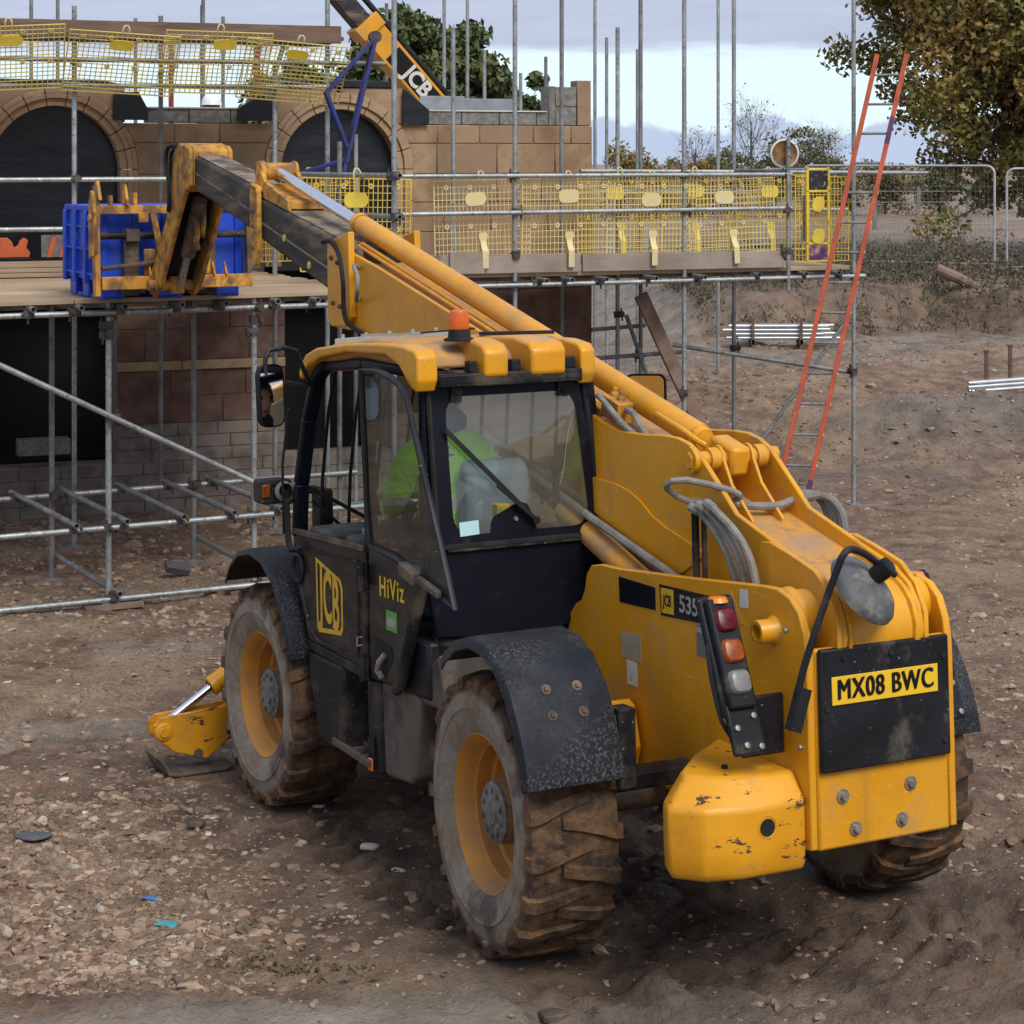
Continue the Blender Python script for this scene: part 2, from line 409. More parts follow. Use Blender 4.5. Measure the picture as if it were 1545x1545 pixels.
leafmat('weed', [(0.060, 0.070, 0.030), (0.130, 0.110, 0.060), (0.20, 0.140, 0.085)])
# ground
t = NT('site mud')
P = t.tc.outputs['Object']
n1 = t.noise(0.55, 6, 0.6, P); n2 = t.noise(3.0, 8, 0.66, P); n3 = t.noise(28, 7, 0.68, P); n4 = t.noise(0.23, 4, 0.55, P)
c = t.mix(t.ramp(n2, 0.30, 0.70), (0.150, 0.092, 0.057), (0.405, 0.270, 0.172))
c = t.mix(t.ramp(n1, 0.46, 0.66, 0, 0.8), c, (0.460, 0.335, 0.222))
c = t.mix(t.ramp(n4, 0.54, 0.68, 0, 0.65), c, (0.190, 0.155, 0.122))
c = t.mix(t.ramp(n3, 0.50, 0.68, 0, 0.7), c, (0.080, 0.053, 0.037))
at = t.n('ShaderNodeAttribute', attribute_name='zone')
sp = t.n('ShaderNodeSeparateColor'); t.link(at.outputs['Color'], sp.inputs[0])
clay = t.mix(t.ramp(n2, 0.3, 0.7), (0.300, 0.264, 0.210), (0.460, 0.402, 0.322))
clay = t.mix(t.ramp(n3, 0.56, 0.70, 0, 0.5), clay, (0.085, 0.075, 0.062))
c = t.mix(sp.outputs[0], c, clay)                       # pale dried clay
wet = t.mix(t.ramp(n2, 0.3, 0.7), (0.085, 0.059, 0.042), (0.230, 0.162, 0.108))
c = t.mix(sp.outputs[1], c, wet)                        # churned dark mud
gr = t.mix(t.ramp(n2, 0.3, 0.7), (0.200, 0.180, 0.150), (0.350, 0.318, 0.268))
c = t.mix(sp.outputs[2], c, gr)                         # grey spoil further back
n5 = t.noise(75, 6, 0.7, P)
t.bump(t.math('ADD', t.math('MULTIPLY_ADD', n5, 0.35, n3), t.math('MULTIPLY', n2, 2.0)), 1.0, 0.05)
ro = t.math('MULTIPLY_ADD', t.ramp(n1, 0.35, 0.6), 0.25, 0.62)
ro = t.math('SUBTRACT', ro, t.math('MULTIPLY', sp.outputs[1], t.ramp(n2, 0.35, 0.6, 0.0, 0.30)))
MATS['ground'] = t.done(c, ro, 0, 0.35)
t = NT('stones')
g = t.n('ShaderNodeNewGeometry')
rp = g.outputs['Random Per Island']
c = t.mix(t.ramp(rp, 0.0, 0.45), (0.165, 0.106, 0.070), (0.370, 0.258, 0.176))
c = t.mix(t.ramp(rp, 0.60, 0.90, 0, .8), c, (0.46, 0.36, 0.265))
c = t.mix(t.ramp(rp, 0.93, 0.95), c, (0.21, 0.105, 0.072))
c = t.mix(t.ramp(rp, 0.975, 0.98), c, (0.52, 0.47, 0.40))
c = t.mix(t.ramp(t.noise(9, 6, 0.65), 0.36, 0.62, 0, 0.75), c, (0.125, 0.085, 0.058))
MATS['stones'] = t.done(c, 0.9, 0, 0.3)

# ------------------------------------------------------------------ helpers
def V(*a): return Vector(a)
class MB:
    def __init__(self): self.v = []; self.f = []
    def add(self, vs, fs):
        o = len(self.v); self.v += [tuple(p) for p in vs]; self.f += [tuple(i + o for i in f) for f in fs]
        return self
    def box(self, x0, x1, y0, y1, z0, z1):
        return self.add([(x0, y0, z0), (x1, y0, z0), (x1, y1, z0), (x0, y1, z0), (x0, y0, z1), (x1, y0, z1), (x1, y1, z1), (x0, y1, z1)],
                        [(0, 3, 2, 1), (4, 5, 6, 7), (0, 1, 5, 4), (1, 2, 6, 5), (2, 3, 7, 6), (3, 0, 4, 7)])
    def obox(self, c, ax, ay, az, sx, sy, sz):
        c, ax, ay, az = Vector(c), Vector(ax).normalized(), Vector(ay).normalized(), Vector(az).normalized()
        vs = []
        for k in (-.5, .5):
            for i, j in ((-.5, -.5), (.5, -.5), (.5, .5), (-.5, .5)):
                vs.append(c + ax * (i * sx) + ay * (j * sy) + az * (k * sz))
        return self.add(vs, [(0, 3, 2, 1), (4, 5, 6, 7), (0, 1, 5, 4), (1, 2, 6, 5), (2, 3, 7, 6), (3, 0, 4, 7)])
    def beam(self, p0, p1, w, h, up=(0, 0, 1)):
        p0, p1 = Vector(p0), Vector(p1); d = p1 - p0; L = d.length; d.normalize()
        s = d.cross(Vector(up))
        if s.length < 1e-4: s = d.cross(Vector((1, 0, 0)))
        s.normalize(); u = s.cross(d)
        return self.obox((p0 + p1) / 2, d, s, u, L, w, h)
    def tube(self, p0, p1, r, n=12, r2=None, caps=True):
        return self.path([p0, p1], [r, r if r2 is None else r2], n, caps)
    def path(self, pts, r, n=10, caps=True):
        pts = [Vector(p) for p in pts]
        if isinstance(r, (int, float)): r = [r] * len(pts)
        vs, fs = [], []
        d = (pts[1] - pts[0]).normalized()
        a = d.orthogonal().normalized()
        for i, p in enumerate(pts):
            if i == 0: dd = (pts[1] - pts[0])
            elif i == len(pts) - 1: dd = (pts[-1] - pts[-2])
            else: dd = (pts[i + 1] - p).normalized() + (p - pts[i - 1]).normalized()
            dd = dd.normalized()
            a = (a - dd * a.dot(dd))
            a = a.normalized() if a.length > 1e-6 else dd.orthogonal().normalized()
            b = dd.cross(a)
            for k in range(n):
                an = 2 * math.pi * k / n
                vs.append(p + (a * math.cos(an) + b * math.sin(an)) * r[i])
        for i in range(len(pts) - 1):
            for k in range(n):
                k2 = (k + 1) % n
                fs.append((i * n + k, i * n + k2, (i + 1) * n + k2, (i + 1) * n + k))
        if caps:
            fs.append(tuple(range(n - 1, -1, -1))); fs.append(tuple(range((len(pts) - 1) * n, len(pts) * n)))
        return self.add(vs, fs)
    def prism(self, poly, axis, a, b):
        n = len(poly)
        mk = {'y': lambda p, t: (p[0], t, p[1]), 'x': lambda p, t: (t, p[0], p[1]), 'z': lambda p, t: (p[0], p[1], t)}[axis]
        vs = [mk(p, a) for p in poly] + [mk(p, b) for p in poly]
        fs = [tuple(range(n - 1, -1, -1)), tuple(range(n, 2 * n))] + [(i, (i + 1) % n, n + (i + 1) % n, n + i) for i in range(n)]
        return self.add(vs, fs)
    def lathe(self, prof, c, axis=(0, 1, 0), n=40, close=False):
        c = Vector(c); ax = Vector(axis).normalized(); u = ax.orthogonal().normalized(); w = ax.cross(u)
        vs, fs = [], []; m = len(prof)
        for k in range(n):
            an = 2 * math.pi * k / n
            e = u * math.cos(an) + w * math.sin(an)
            for r, h_ in prof: vs.append(c + e * r + ax * h_)
        for k in range(n):
            k2 = (k + 1) % n
            for i in range(m if close else m - 1):
                j = (i + 1) % m
                fs.append((k * m + i, k2 * m + i, k2 * m + j, k * m + j))
        return self.add(vs, fs)
    def ring(self, c, ax, r_out, r_in, h_, n=24):
        return self.lathe([(r_in, 0), (r_out, 0), (r_out, h_), (r_in, h_)], c, ax, n, True)
    def loop(self, pts, r, n=8):
        pts = [Vector(p) for p in pts]; m = len(pts); vs, fs = [], []
        nrm = Vector((0, 0, 0))
        for i in range(m): nrm += pts[i].cross(pts[(i + 1) % m])
        nrm.normalize()
        for i in range(m):
            d = (pts[(i + 1) % m] - pts[i - 1]).normalized(); s = d.cross(nrm).normalized()
            for k in range(n):
                an = 2 * math.pi * k / n
                vs.append(pts[i] + s * math.cos(an) * r + nrm * math.sin(an) * r)
        for i in range(m):
            j = (i + 1) % m
            for k in range(n):
                k2 = (k + 1) % n
                fs.append((i * n + k, i * n + k2, j * n + k2, j * n + k))
        return self.add(vs, fs)
    def mesh(self, name, mat, smooth=35, fix=True):
        me = bpy.data.meshes.new(name)
        me.from_pydata(self.v, [], self.f)
        if fix:
            bm = bmesh.new(); bm.from_mesh(me)
            bmesh.ops.recalc_face_normals(bm, faces=bm.faces)
            bm.to_mesh(me); bm.free()
        me.materials.append(MATS[mat])
        if smooth:
            me.polygons.foreach_set('use_smooth', [True] * len(me.polygons))
            me.set_sharp_from_angle(angle=R(smooth))
        return me
    def build(self, name, mat, parent=None, bevel=0.0, smooth=35, seg=2):
        o = bpy.data.objects.new(name, self.mesh(name, mat, smooth))
        COL.objects.link(o); o.parent = parent
        if bevel:
            b = o.modifiers.new('bevel', 'BEVEL'); b.width = bevel; b.segments = seg; b.limit_method = 'ANGLE'; b.angle_limit = R(32)
            b.harden_normals = False
        return o
def empty(name, loc=(0, 0, 0), rot=(0, 0, 0)):
    o = bpy.data.objects.new(name, None); COL.objects.link(o)
    o.location = loc; o.rotation_euler = rot; o.empty_display_size = 0.2
    return o
def tag(o, label=None, cat=None, group=None, kind=None):
    if label: o['label'] = label
    if cat: o['category'] = cat
    if group: o['group'] = group
    if kind: o['kind'] = kind
    return o
def put(name, mesh, parent=None, loc=(0, 0, 0), rot=(0, 0, 0), scale=None):
    o = bpy.data.objects.new(name, mesh); COL.objects.link(o); o.parent = parent
    o.location = loc; o.rotation_euler = rot
    if scale: o.scale = scale
    return o
def copy_tree(o, parent=None):
    c = o.copy(); COL.objects.link(c); c.parent = parent
    for ch in list(o.children): copy_tree(ch, c)
    return c
def text_mb(s, size, mat4, depth=0.002, xs=1.0, bold=0.0, shear=0.0, sp=1.0):
    cu = bpy.data.curves.new('lettering', 'FONT'); cu.body = s; cu.size = size
    cu.extrude = depth; cu.offset = bold; cu.shear = shear; cu.space_character = sp; cu.resolution_u = 4
    cu.align_x = 'CENTER'; cu.align_y = 'CENTER'
    ob = bpy.data.objects.new('lettering', cu); COL.objects.link(ob)
    bpy.context.view_layer.update()
    me = bpy.data.meshes.new_from_object(ob)
    mb = MB()
    mb.v = [tuple(mat4 @ Vector((v.co.x * xs, v.co.y, v.co.z))) for v in me.vertices]
    mb.f = [tuple(p.vertices) for p in me.polygons]
    bpy.data.objects.remove(ob); bpy.data.curves.remove(cu); bpy.data.meshes.remove(me)
    return mb
def spl(pts, k=6):
    P_ = [Vector(p) for p in pts]; out = []
    for i in range(len(P_) - 1):
        a = P_[max(0, i - 1)]; b = P_[i]; c = P_[i + 1]; d = P_[min(len(P_) - 1, i + 2)]
        for j in range(k):
            t = j / k
            out.append(.5 * (2 * b + (c - a) * t + (2 * a - 5 * b + 4 * c - d) * t * t + (3 * b - a - 3 * c + d) * t ** 3))
    return out + [P_[-1]]
def frame4(o, x, z):
    x = Vector(x).normalized(); z = Vector(z).normalized(); y = z.cross(x)
    m = Matrix((x, y, z)).transposed().to_4x4(); m.translation = Vector(o)
    return m
def arc(cx, cz, r, a0, a1, n): return [(cx + r * math.cos(R(a0 + (a1 - a0) * i / n)), cz + r * math.sin(R(a0 + (a1 - a0) * i / n))) for i in range(n + 1)]

# value noise for terrain
TAB = RNG.random((256, 256))
def vnoise(x, y):
    xi = np.floor(x).astype(int); yi = np.floor(y).astype(int); fx = x - xi; fy = y - yi
    fx = fx * fx * (3 - 2 * fx); fy = fy * fy * (3 - 2 * fy)
    a = TAB[xi & 255, yi & 255]; b = TAB[(xi + 1) & 255, yi & 255]; c = TAB[xi & 255, (yi + 1) & 255]; d = TAB[(xi + 1) & 255, (yi + 1) & 255]
    return (a * (1 - fx) + b * fx) * (1 - fy) + (c * (1 - fx) + d * fx) * fy
def fbm(x, y, o=4, g=0.5):
    s = 0; a = 1; n = 0
    for i in range(o):
        s = s + a * (vnoise(x + 17.3 * i, y - 9.1 * i) - 0.5); n += a; a *= g; x = x * 2.03; y = y * 2.03
    return s / n
def sst(a, b, x):
    t = np.clip((x - a) / (b - a), 0, 1); return t * t * (3 - 2 * t)

YAW = 0.46945; TX, TZ = 0.85178, 9.33455; PIT = 0.0417
SN, CS = math.sin(YAW), math.cos(YAW)
def to_machine(X, Y): return -SN * (X - TX) + CS * (Y - TZ), -CS * (X - TX) - SN * (Y - TZ)
def base_h(X, Y):
    xm, ym = to_machine(X, Y)
    z = -PIT * np.clip(xm, -3, 5)
    z = z - 0.16 * sst(1.5, 3.5, X) * sst(16, 21, Y) * (1 - sst(24, 27, Y))
    w = 0.25 + 0.75 * sst(-1, 3, X)
    z = z + 0.70 * sst(22, 34, Y) * w
    z = z + 0.72 * sst(0, 1.1, Y - 35.2 - 0.5 * np.sin(X * 1.1) - 0.25 * np.sin(X * 2.7)) * sst(2.2, 4.2, X)
    bank = np.exp(-((Y - 39.5 - 0.12 * X) / 2.6) ** 2) * sst(2.5, 6.0, X)
    z = z + 0.06 * bank
    z = z + (0.42 + 0.5 * fbm(X * 0.8, Y * 0.8, 3)) * np.exp(-((Y - 26.2 + 0.15 * (X - 6)) / 0.8) ** 2) * sst(3.4, 5.4, X)
    z = z + sst(21, 25, Y) * sst(60, 45, Y) * (0.22 * fbm(X * 1.6 + 3, Y * 1.6, 4, 0.6))
    return z
def ground_h(X, Y):
    X = np.asarray(X, float); Y = np.asarray(Y, float)
    xm, ym = to_machine(X, Y)
    z = base_h(X, Y)
    far = sst(60, 140, Y)
    amp = 1.0 - 0.8 * far
    z = z + amp * (0.14 * fbm(X * 0.45, Y * 0.45, 3) + 0.085 * fbm(X * 2.1 + 5, Y * 2.1, 4) + 0.050 * fbm(X * 8.5, Y * 8.5, 3, 0.65))
    # wheel ruts and lug prints behind and below the machine
    for yc in (0.93, -0.93):
        m = np.exp(-(np.abs(ym - yc) / 0.26) ** 4) * sst(5.6, 3.4, xm)
        side = np.sign(ym - yc)
        ph = xm / 0.185 + np.abs(ym - yc) * 2.6 + 0.5 * (side > 0) + 0.5 * fbm(X * 1.3, Y * 1.3, 2)
        z = z + m * (-0.030 + 0.022 * np.tanh(2.2 * np.sin(2 * math.pi * ph)))
        z = z + 0.045 * np.exp(-((np.abs(ym - yc) - 0.33) / 0.09) ** 2) * sst(5.6, 3.0, xm) * (0.5 + 1.6 * np.clip(fbm(X * 3, Y * 3, 3) + 0.2, 0, 1))
    # crossing tracks right of the machine
    dd = (X - 1.75) * 0.35 + (Y - 8.95) * 0.94
    m = np.exp(-((dd) / 0.60) ** 4) * sst(0.5, 1.1, X) * (0.6 + 0.8 * np.clip(fbm(X * 1.1, Y * 1.1, 2) + .3, 0, 1))
    z = z + m * 0.016 * np.tanh(4.0 * np.sin(2 * math.pi * (((X - 1.75) * 0.94 - (Y - 8.95) * 0.35) / 0.19 + np.abs(dd) * 1.6 + fbm(X, Y, 2))))
    ch = sst(-0.6, 0.6, X) * sst(12.5, 10.0, Y)
    cl = fbm(X * 3.4 + 40, Y * 5.2, 4, 0.6)
    z = z + ch * 0.065 * (np.abs(cl) * 2.4 - 0.35)
    z = z + sst(17, 13, Y) * (0.034 * fbm(X * 15 + 3, Y * 22, 3, 0.7) + ch * 0.030 * (0.35 - 2.2 * np.abs(fbm(X * 9 + 7, Y * 15, 3, 0.6))))
    # keep the feet of the machine on the ground
    for (x_, y_, r_) in ((0, .93, .42), (0, -.93, .42), (2.75, .93, .45), (2.75, -.93, .45), (3.75, 1.18, .60), (3.75, -1.18, .60)):
        k = np.exp(-(((xm - x_) ** 2 + (ym - y_) ** 2) / r_ ** 2) ** 2)
        z = z * (1 - k) + k * (-PIT * xm + (0.012 if x_ < 3.5 else -0.004))
    return z

# ------------------------------------------------------------------ ground
def lines(segs):
    out = [segs[0][0]]
    for a, b, n, p in segs:
        u = np.linspace(0, 1, n + 1)[1:]
        out += list(a + (b - a) * (u ** p if p > 0 else 1 - (1 - u) ** (-p)))
    return np.array(out)
gx = lines([(-700, -9, 26, -4), (-9, -4.6, 40, 1), (-4.6, 3.2, 320, 1), (3.2, 6.2, 80, 1), (6.2, 14, 60, 1), (14, 700, 28, 4)])
gy = lines([(-60, 7.4, 14, 1), (7.4, 14.5, 320, 1), (14.5, 24, 150, 1), (24, 46, 190, 1), (46, 1500, 50, 4)])
GX, GY = np.meshgrid(gx, gy)
GZ = ground_h(GX, GY)
# the camera stands on a spoil bank; let the ground climb towards it behind the lower frame edge
GZ = GZ + 1.75 * sst(6.5, 2.0, GY)
nx, ny = len(gx), len(gy)
verts = np.stack([GX, GY, GZ], -1).reshape(-1, 3)
idx = np.arange(nx * ny).reshape(ny, nx)
faces = np.stack([idx[:-1, :-1], idx[:-1, 1:], idx[1:, 1:], idx[1:, :-1]], -1).reshape(-1, 4)
me = bpy.data.meshes.new('ground')
me.vertices.add(len(verts)); me.vertices.foreach_set('co', verts.ravel())
me.loops.add(faces.size); me.loops.foreach_set('vertex_index', faces.ravel())
me.polygons.add(len(faces)); me.polygons.foreach_set('loop_start', np.arange(0, faces.size, 4)); me.polygons.foreach_set('loop_total', np.full(len(faces), 4))
me.update()
XM, YM = to_machine(GX, GY)
nzs = fbm(GX * 0.9, GY * 0.9, 4)
clay = sst(0.05, 0.45, -(GY - 8.62 - 0.10 * (GX + 1) + nzs * 0.5)) * sst(2.2, 0.5, GX)
clay = np.maximum(clay, 0.85 * sst(0.02, 0.22, fbm(GX * 0.6 + 3, GY * 0.9, 3)) * sst(11.5, 9, GY) * sst(0.9, 1.8, GX) * sst(-0.1, .5, -YM - 1.2))
clay = np.maximum(clay, 0.5 * sst(0.06, 0.2, fbm(GX * 0.8, GY * 1.6, 3)) * sst(10, 12, GY) * sst(20, 14, GY) * sst(-1.2, -2.2, GX))
wetm = np.exp(-((XM - 0.6) / 2.9) ** 4) * np.exp(-((YM + 0.1) / 1.7) ** 4)
wetm = np.clip(wetm * (0.75 + 0.9 * nzs), 0, 1)
wetm = np.maximum(wetm, 0.75 * sst(-0.1, 0.15, nzs) * sst(0.3, 1.2, GX) * sst(-2.6, -1.6, XM) * sst(0.6, -.3, XM))
grey = sst(29, 34, GY) * (1 - 0.9 * np.exp(-((GY - 36.0) / 2.2) ** 2) * sst(2.2, 4.2, GX)) * sst(-0.12, 0.1, fbm(GX * 0.25, GY * 0.5, 3) + 0.1) * 0.8 * (1 - 0.5 * sst(8, 12, GX))
wetm = np.maximum(wetm, 0.55 * np.exp(-((GY - 36.0) / 1.6) ** 2) * sst(2.2, 4.2, GX))
wetm = np.maximum(wetm, 0.85 * np.exp(-((GY - 26.0 + 0.15 * (GX - 6)) / 0.9) ** 2) * sst(3.4, 5.0, GX))
grey = np.maximum(grey, 0.5 * np.exp(-((GY - 26.2 + 0.15 * (GX - 6)) / 1.4) ** 2) * sst(3.2, 5.0, GX))
at = me.color_attributes.new('zone', 'FLOAT_COLOR', 'POINT')
colr = np.stack([clay, wetm, grey, np.ones_like(clay)], -1).reshape(-1)
at.data.foreach_set('color', colr)
me.materials.append(MATS['ground'])
me.polygons.foreach_set('use_smooth', np.ones(len(faces), bool))
ground = bpy.data.objects.new('ground', me); COL.objects.link(ground)
tag(ground, 'brown churned mud and rubble of the building site', kind='structure')

# loose stone chips: nobody could count them
def stone_field(name, label, pts, sizes, flat=0.6):
    big = sizes > 0.021
    if big.any() and (~big).any():
        stone_field(name, label + ', larger pieces', pts[big], sizes[big], flat); pts, sizes = pts[~big], sizes[~big]
    ico = bmesh.new(); bmesh.ops.create_icosphere(ico, subdivisions=2 if big.all() else 1, radius=1.0)
    bv = np.array([v.co[:] for v in ico.verts]); bf = np.array([[v.index for v in f.verts] for f in ico.faces]); ico.free()
    n = len(pts); k = len(bv)
    pn = RNG.normal(0, 1, (n, 9, 3)); pn /= np.linalg.norm(pn, axis=2)[..., None]
    dd_ = np.einsum('kc,npc->nkp', bv, pn); lim = RNG.uniform(.38, .95, (n, 1, 9))
    jit = np.minimum(1.15, np.where(dd_ > .05, lim / np.maximum(dd_, .05), 9).min(2))[..., None] * (1 + RNG.normal(0, .05, (n, k, 1)))
    ax = np.stack([RNG.uniform(0.7, 1.5, n), RNG.uniform(0.6, 1.1, n), RNG.uniform(0.28, 0.7, n) * flat / 0.6], -1)[:, None, :]
    a = RNG.uniform(0, 6.28, n); tl = RNG.normal(0, 0.25, n)
    p = bv[None] * jit * ax
    y2 = p[..., 1] * np.cos(tl)[:, None] - p[..., 2] * np.sin(tl)[:, None]; z2 = p[..., 1] * np.sin(tl)[:, None] + p[..., 2] * np.cos(tl)[:, None]
    x3 = p[..., 0] * np.cos(a)[:, None] - y2 * np.sin(a)[:, None]; y3 = p[..., 0] * np.sin(a)[:, None] + y2 * np.cos(a)[:, None]
    p = np.stack([x3, y3, z2], -1) * sizes[:, None, None] + pts[:, None, :] - np.array([0, 0, .12]) * sizes[:, None, None]
    F = (bf[None] + (np.arange(n) * k)[:, None, None]).reshape(-1, 3)
    m = bpy.data.meshes.new(name)
    m.vertices.add(n * k); m.vertices.foreach_set('co', p.reshape(-1))
    m.loops.add(F.size); m.loops.foreach_set('vertex_index', F.ravel())
    m.polygons.add(len(F)); m.polygons.foreach_set('loop_start', np.arange(0, F.size, 3)); m.polygons.foreach_set('loop_total', np.full(len(F), 3))
    m.polygons.foreach_set('use_smooth', np.zeros(len(F), bool)); m.update(); m.materials.append(MATS['stones'])
    o = bpy.data.objects.new(name, m); COL.objects.link(o); tag(o, label, None, None, 'stuff')
    return o
def scatter(n, x0, x1, y0, y1, dens):
    X = RNG.uniform(x0, x1, n); Y = RNG.uniform(y0, y1, n)
    k = RNG.random(n) < dens(X, Y)
    X, Y = X[k], Y[k]
    return np.stack([X, Y, ground_h(X, Y)], -1)
def d_near(X, Y):
    xm, ym = to_machine(X, Y)
    d = 0.36 + 0.9 * sst(-0.02, 0.16, fbm(X * 0.8 + 2, Y * 0.8, 3))
    d = d * (1 - 0.9 * sst(0.0, 0.5, -(Y - 8.7 - 0.10 * (X + 1))) * sst(1.6, .4, X))
    rub = sst(-0.9, -2.0, X + 0.35 * (Y - 9)) * sst(8.5, 8.8, Y) * sst(11.6, 10.2, Y)
    d = np.maximum(d, rub)
    under = (np.abs(ym) < 1.3) & (xm > -2.5) & (xm < 4)
    return np.where(under, d * 0.22, d)
pts = scatter(60000, -4.3, 5.2, 7.9, 16.5, d_near)
stone_field('gravel', 'loose brown stone chips and rubble across the mud', pts, np.clip(RNG.lognormal(-4.45, 0.60, len(pts)), 0.004, 0.05))
pts = scatter(30000, -4.2, -0.6, 8.55, 11.4, lambda X, Y: sst(-0.7, -1.9, X + 0.35 * (Y - 9)) * (0.5 + sst(-.1, .1, fbm(X * 1.5, Y * 1.5, 3))))
stone_field('rubble', 'heap of broken brick and stone rubble at lower left', pts, np.clip(RNG.lognormal(-4.2, 0.5, len(pts)), 0.007, 0.06))
pts = scatter(9000, -7.5, 1, 16.0, 21, lambda X, Y: 0.75 * np.ones_like(X))
stone_field('gravel', 'loose rubble beneath the scaffold along the plinth', pts, np.clip(RNG.lognormal(-3.7, 0.5, len(pts)), 0.012, 0.10))
pts = scatter(24000, 0.5, 12, 15.5, 34, lambda X, Y: 0.25 + 0.9 * sst(-0.05, 0.14, fbm(X * 0.7 + 9, Y * 0.7, 3)))
stone_field('gravel', 'loose stones on the churned ground beyond the machine', pts, np.clip(RNG.lognormal(-4.0, 0.55, len(pts)), 0.008, 0.08))

# ------------------------------------------------------------------ the telehandler
# local frame: x forward, y to the machine's left, z up, origin on the ground under the rear axle
MROT = Euler((0, math.atan(PIT), R(90) + YAW), 'XYZ')
T = empty('telehandler', (TX, TZ, 0), MROT)
tag(T, 'large yellow and black telehandler with its boom reaching up to the scaffold platform', 'telehandler')
MW = Matrix.Translation((TX, TZ, 0)) @ MROT.to_matrix().to_4x4()

# --- wheels
def tyre_mesh():
    mb = MB()
    prof = [(0.335, -0.165), (0.36, -0.185), (0.42, -0.207), (0.455, -0.213), (0.458, -0.218), (0.470, -0.218), (0.474, -0.212), (0.52, -0.209), (0.535, -0.205), (0.574, -0.195), (0.594, -0.15), (0.600, 0.0),
            (0.594, 0.15), (0.574, 0.195), (0.535, 0.205), (0.52, 0.209), (0.474, 0.212), (0.470, 0.218), (0.458, 0.218), (0.455, 0.213), (0.42, 0.207), (0.36, 0.185), (0.335, 0.165)]
    mb.lathe(prof, (0, 0, 0), (0, 1, 0), 72)
    rr = random.Random(3)
    N = 19
    for side in (-1, 1):
        for k in range(N):
            a0 = 2 * math.pi * (k + (0.5 if side > 0 else 0)) / N
            ring = []
            # each lug: swept bar from the centre line to the shoulder and a little down the sidewall
            st = [(-0.070, -0.02, 0.614, 0.046), (0.02, 0.01, 0.620, 0.050), (0.10, 0.045, 0.619, 0.054), (0.165, 0.08, 0.617, 0.060), (0.207, 0.092, 0.600, 0.062), (0.217, 0.094, 0.548, 0.050)]
            vs, fs = [], []
            for (h_, da, ro, w) in st:
                ro = ro + rr.uniform(-0.009, 0.004)
                ri = 0.565 if h_ < 0.19 else (0.54 if h_ < 0.21 else 0.52)
                hi = h_ if h_ < 0.19 else h_ - 0.03
                aw = w / 0.6 / 2
                for (rad, da2, hh) in ((ri, -aw * 1.35, hi), (ro, -aw, h_), (ro, aw, h_), (ri, aw * 1.35, hi)):
                    an = a0 + da + da2
                    vs.append((rad * math.cos(an), side * hh, rad * math.sin(an)))
            for i in range(len(st) - 1):
                for j in range(3):
                    fs.append((i * 4 + j, i * 4 + j + 1, i * 4 + 4 + j + 1, i * 4 + 4 + j))
            fs.append((0, 1, 2, 3)); fs.append(tuple(len(vs) - 4 + q for q in (3, 2, 1, 0)))
            mb.add(vs, fs)
    return mb.mesh('tyre', 'tyre', 40)
TYRE = tyre_mesh()
mb = MB()
mb.lathe([(0.335, 0.150), (0.345, 0.170), (0.335, 0.178), (0.324, 0.168), (0.316, 0.150), (0.303, 0.138), (0.298, 0.105), (0.284, 0.092), (0.278, 0.03), (0.262, 0.018), (0.254, -0.03), (0.236, -0.046), (0.205, -0.040), (0.17, -0.012), (0.10, -0.01)], (0, 0, 0), (0, 1, 0), 56)
mb.lathe([(0.335, 0.150), (0.30, 0.0), (0.30, -0.165), (0.335, -0.17)], (0, 0, 0), (0, 1, 0), 56)
RIM = mb.mesh('wheel', 'rim', 40)
mb = MB()
mb.lathe([(0.142, -0.03), (0.135, 0.10), (0.128, 0.115)], (0, 0, 0), (0, 1, 0), 32)
HUBS = mb.mesh('hub', 'hubside', 40)
mb = MB()
mb.lathe([(0.129, 0.110), (0.131, 0.128), (0.120, 0.136), (0.055, 0.138), (0.05, 0.146), (0.0, 0.147)], (0, 0, 0), (0, 1, 0), 32)
for k in range(10):
    a = k * math.pi / 5
    mb.tube((0.098 * math.cos(a), 0.135, 0.098 * math.sin(a)), (0.098 * math.cos(a), 0.148, 0.098 * math.sin(a)), 0.011, 6)
HUBC = mb.mesh('hub_cap', 'hub', 40)
mb = MB()
mb.lathe([(0.030, 0), (0.034, 0.01), (0.034, 0.05), (0.026, 0.055), (0.0, 0.055)], (0, 0, 0), (0, 1, 0), 12)
NUT = mb.mesh('lug_nut', 'rim', 40)
def wheel(x, y, flip, steer, roll):
    w = put('wheel', RIM, T, (x, y, 0.608), (0, roll, (math.pi if flip else 0) + steer))
    put('tyre', TYRE, w, scale=(.972, 1, .972))
    h_ = put('hub', HUBS, w); put('hub_cap', HUBC, w)
    for k in range(2):
        a = math.pi * k + 0.35
        put('lug_nut', NUT, w, (0.205 * math.cos(a), -0.045, 0.205 * math.sin(a)))
    return w
wheel(0, 0.897, False, R(-3.5), 0.3)
wheel(2.75, 0.912, False, R(0.5), 1.1)
wheel(0, -0.925, True, R(-3.5), 0.5)
wheel(2.75, -0.925, True, R(0.5), 0.2)
for x in (0, 2.75):
    mb = MB()
    mb.tube((x, -0.78, 0.615), (x, 0.78, 0.615), 0.085, 12)
    mb.lathe([(0.0, -.22), (0.15, -.2), (0.22, -.08), (0.22, .08), (0.15, .2), (0.0, .22)], (x, -0.05, 0.60), (0, 1, 0), 18)
    for s in (-1, 1): mb.lathe([(0.10, -.10), (0.17, -.05), (0.17, .08), (0.1, .1)], (x, s * 0.70, 0.615), (0, 1, 0), 16)
    mb.build('axle', 'mudmetal', T)

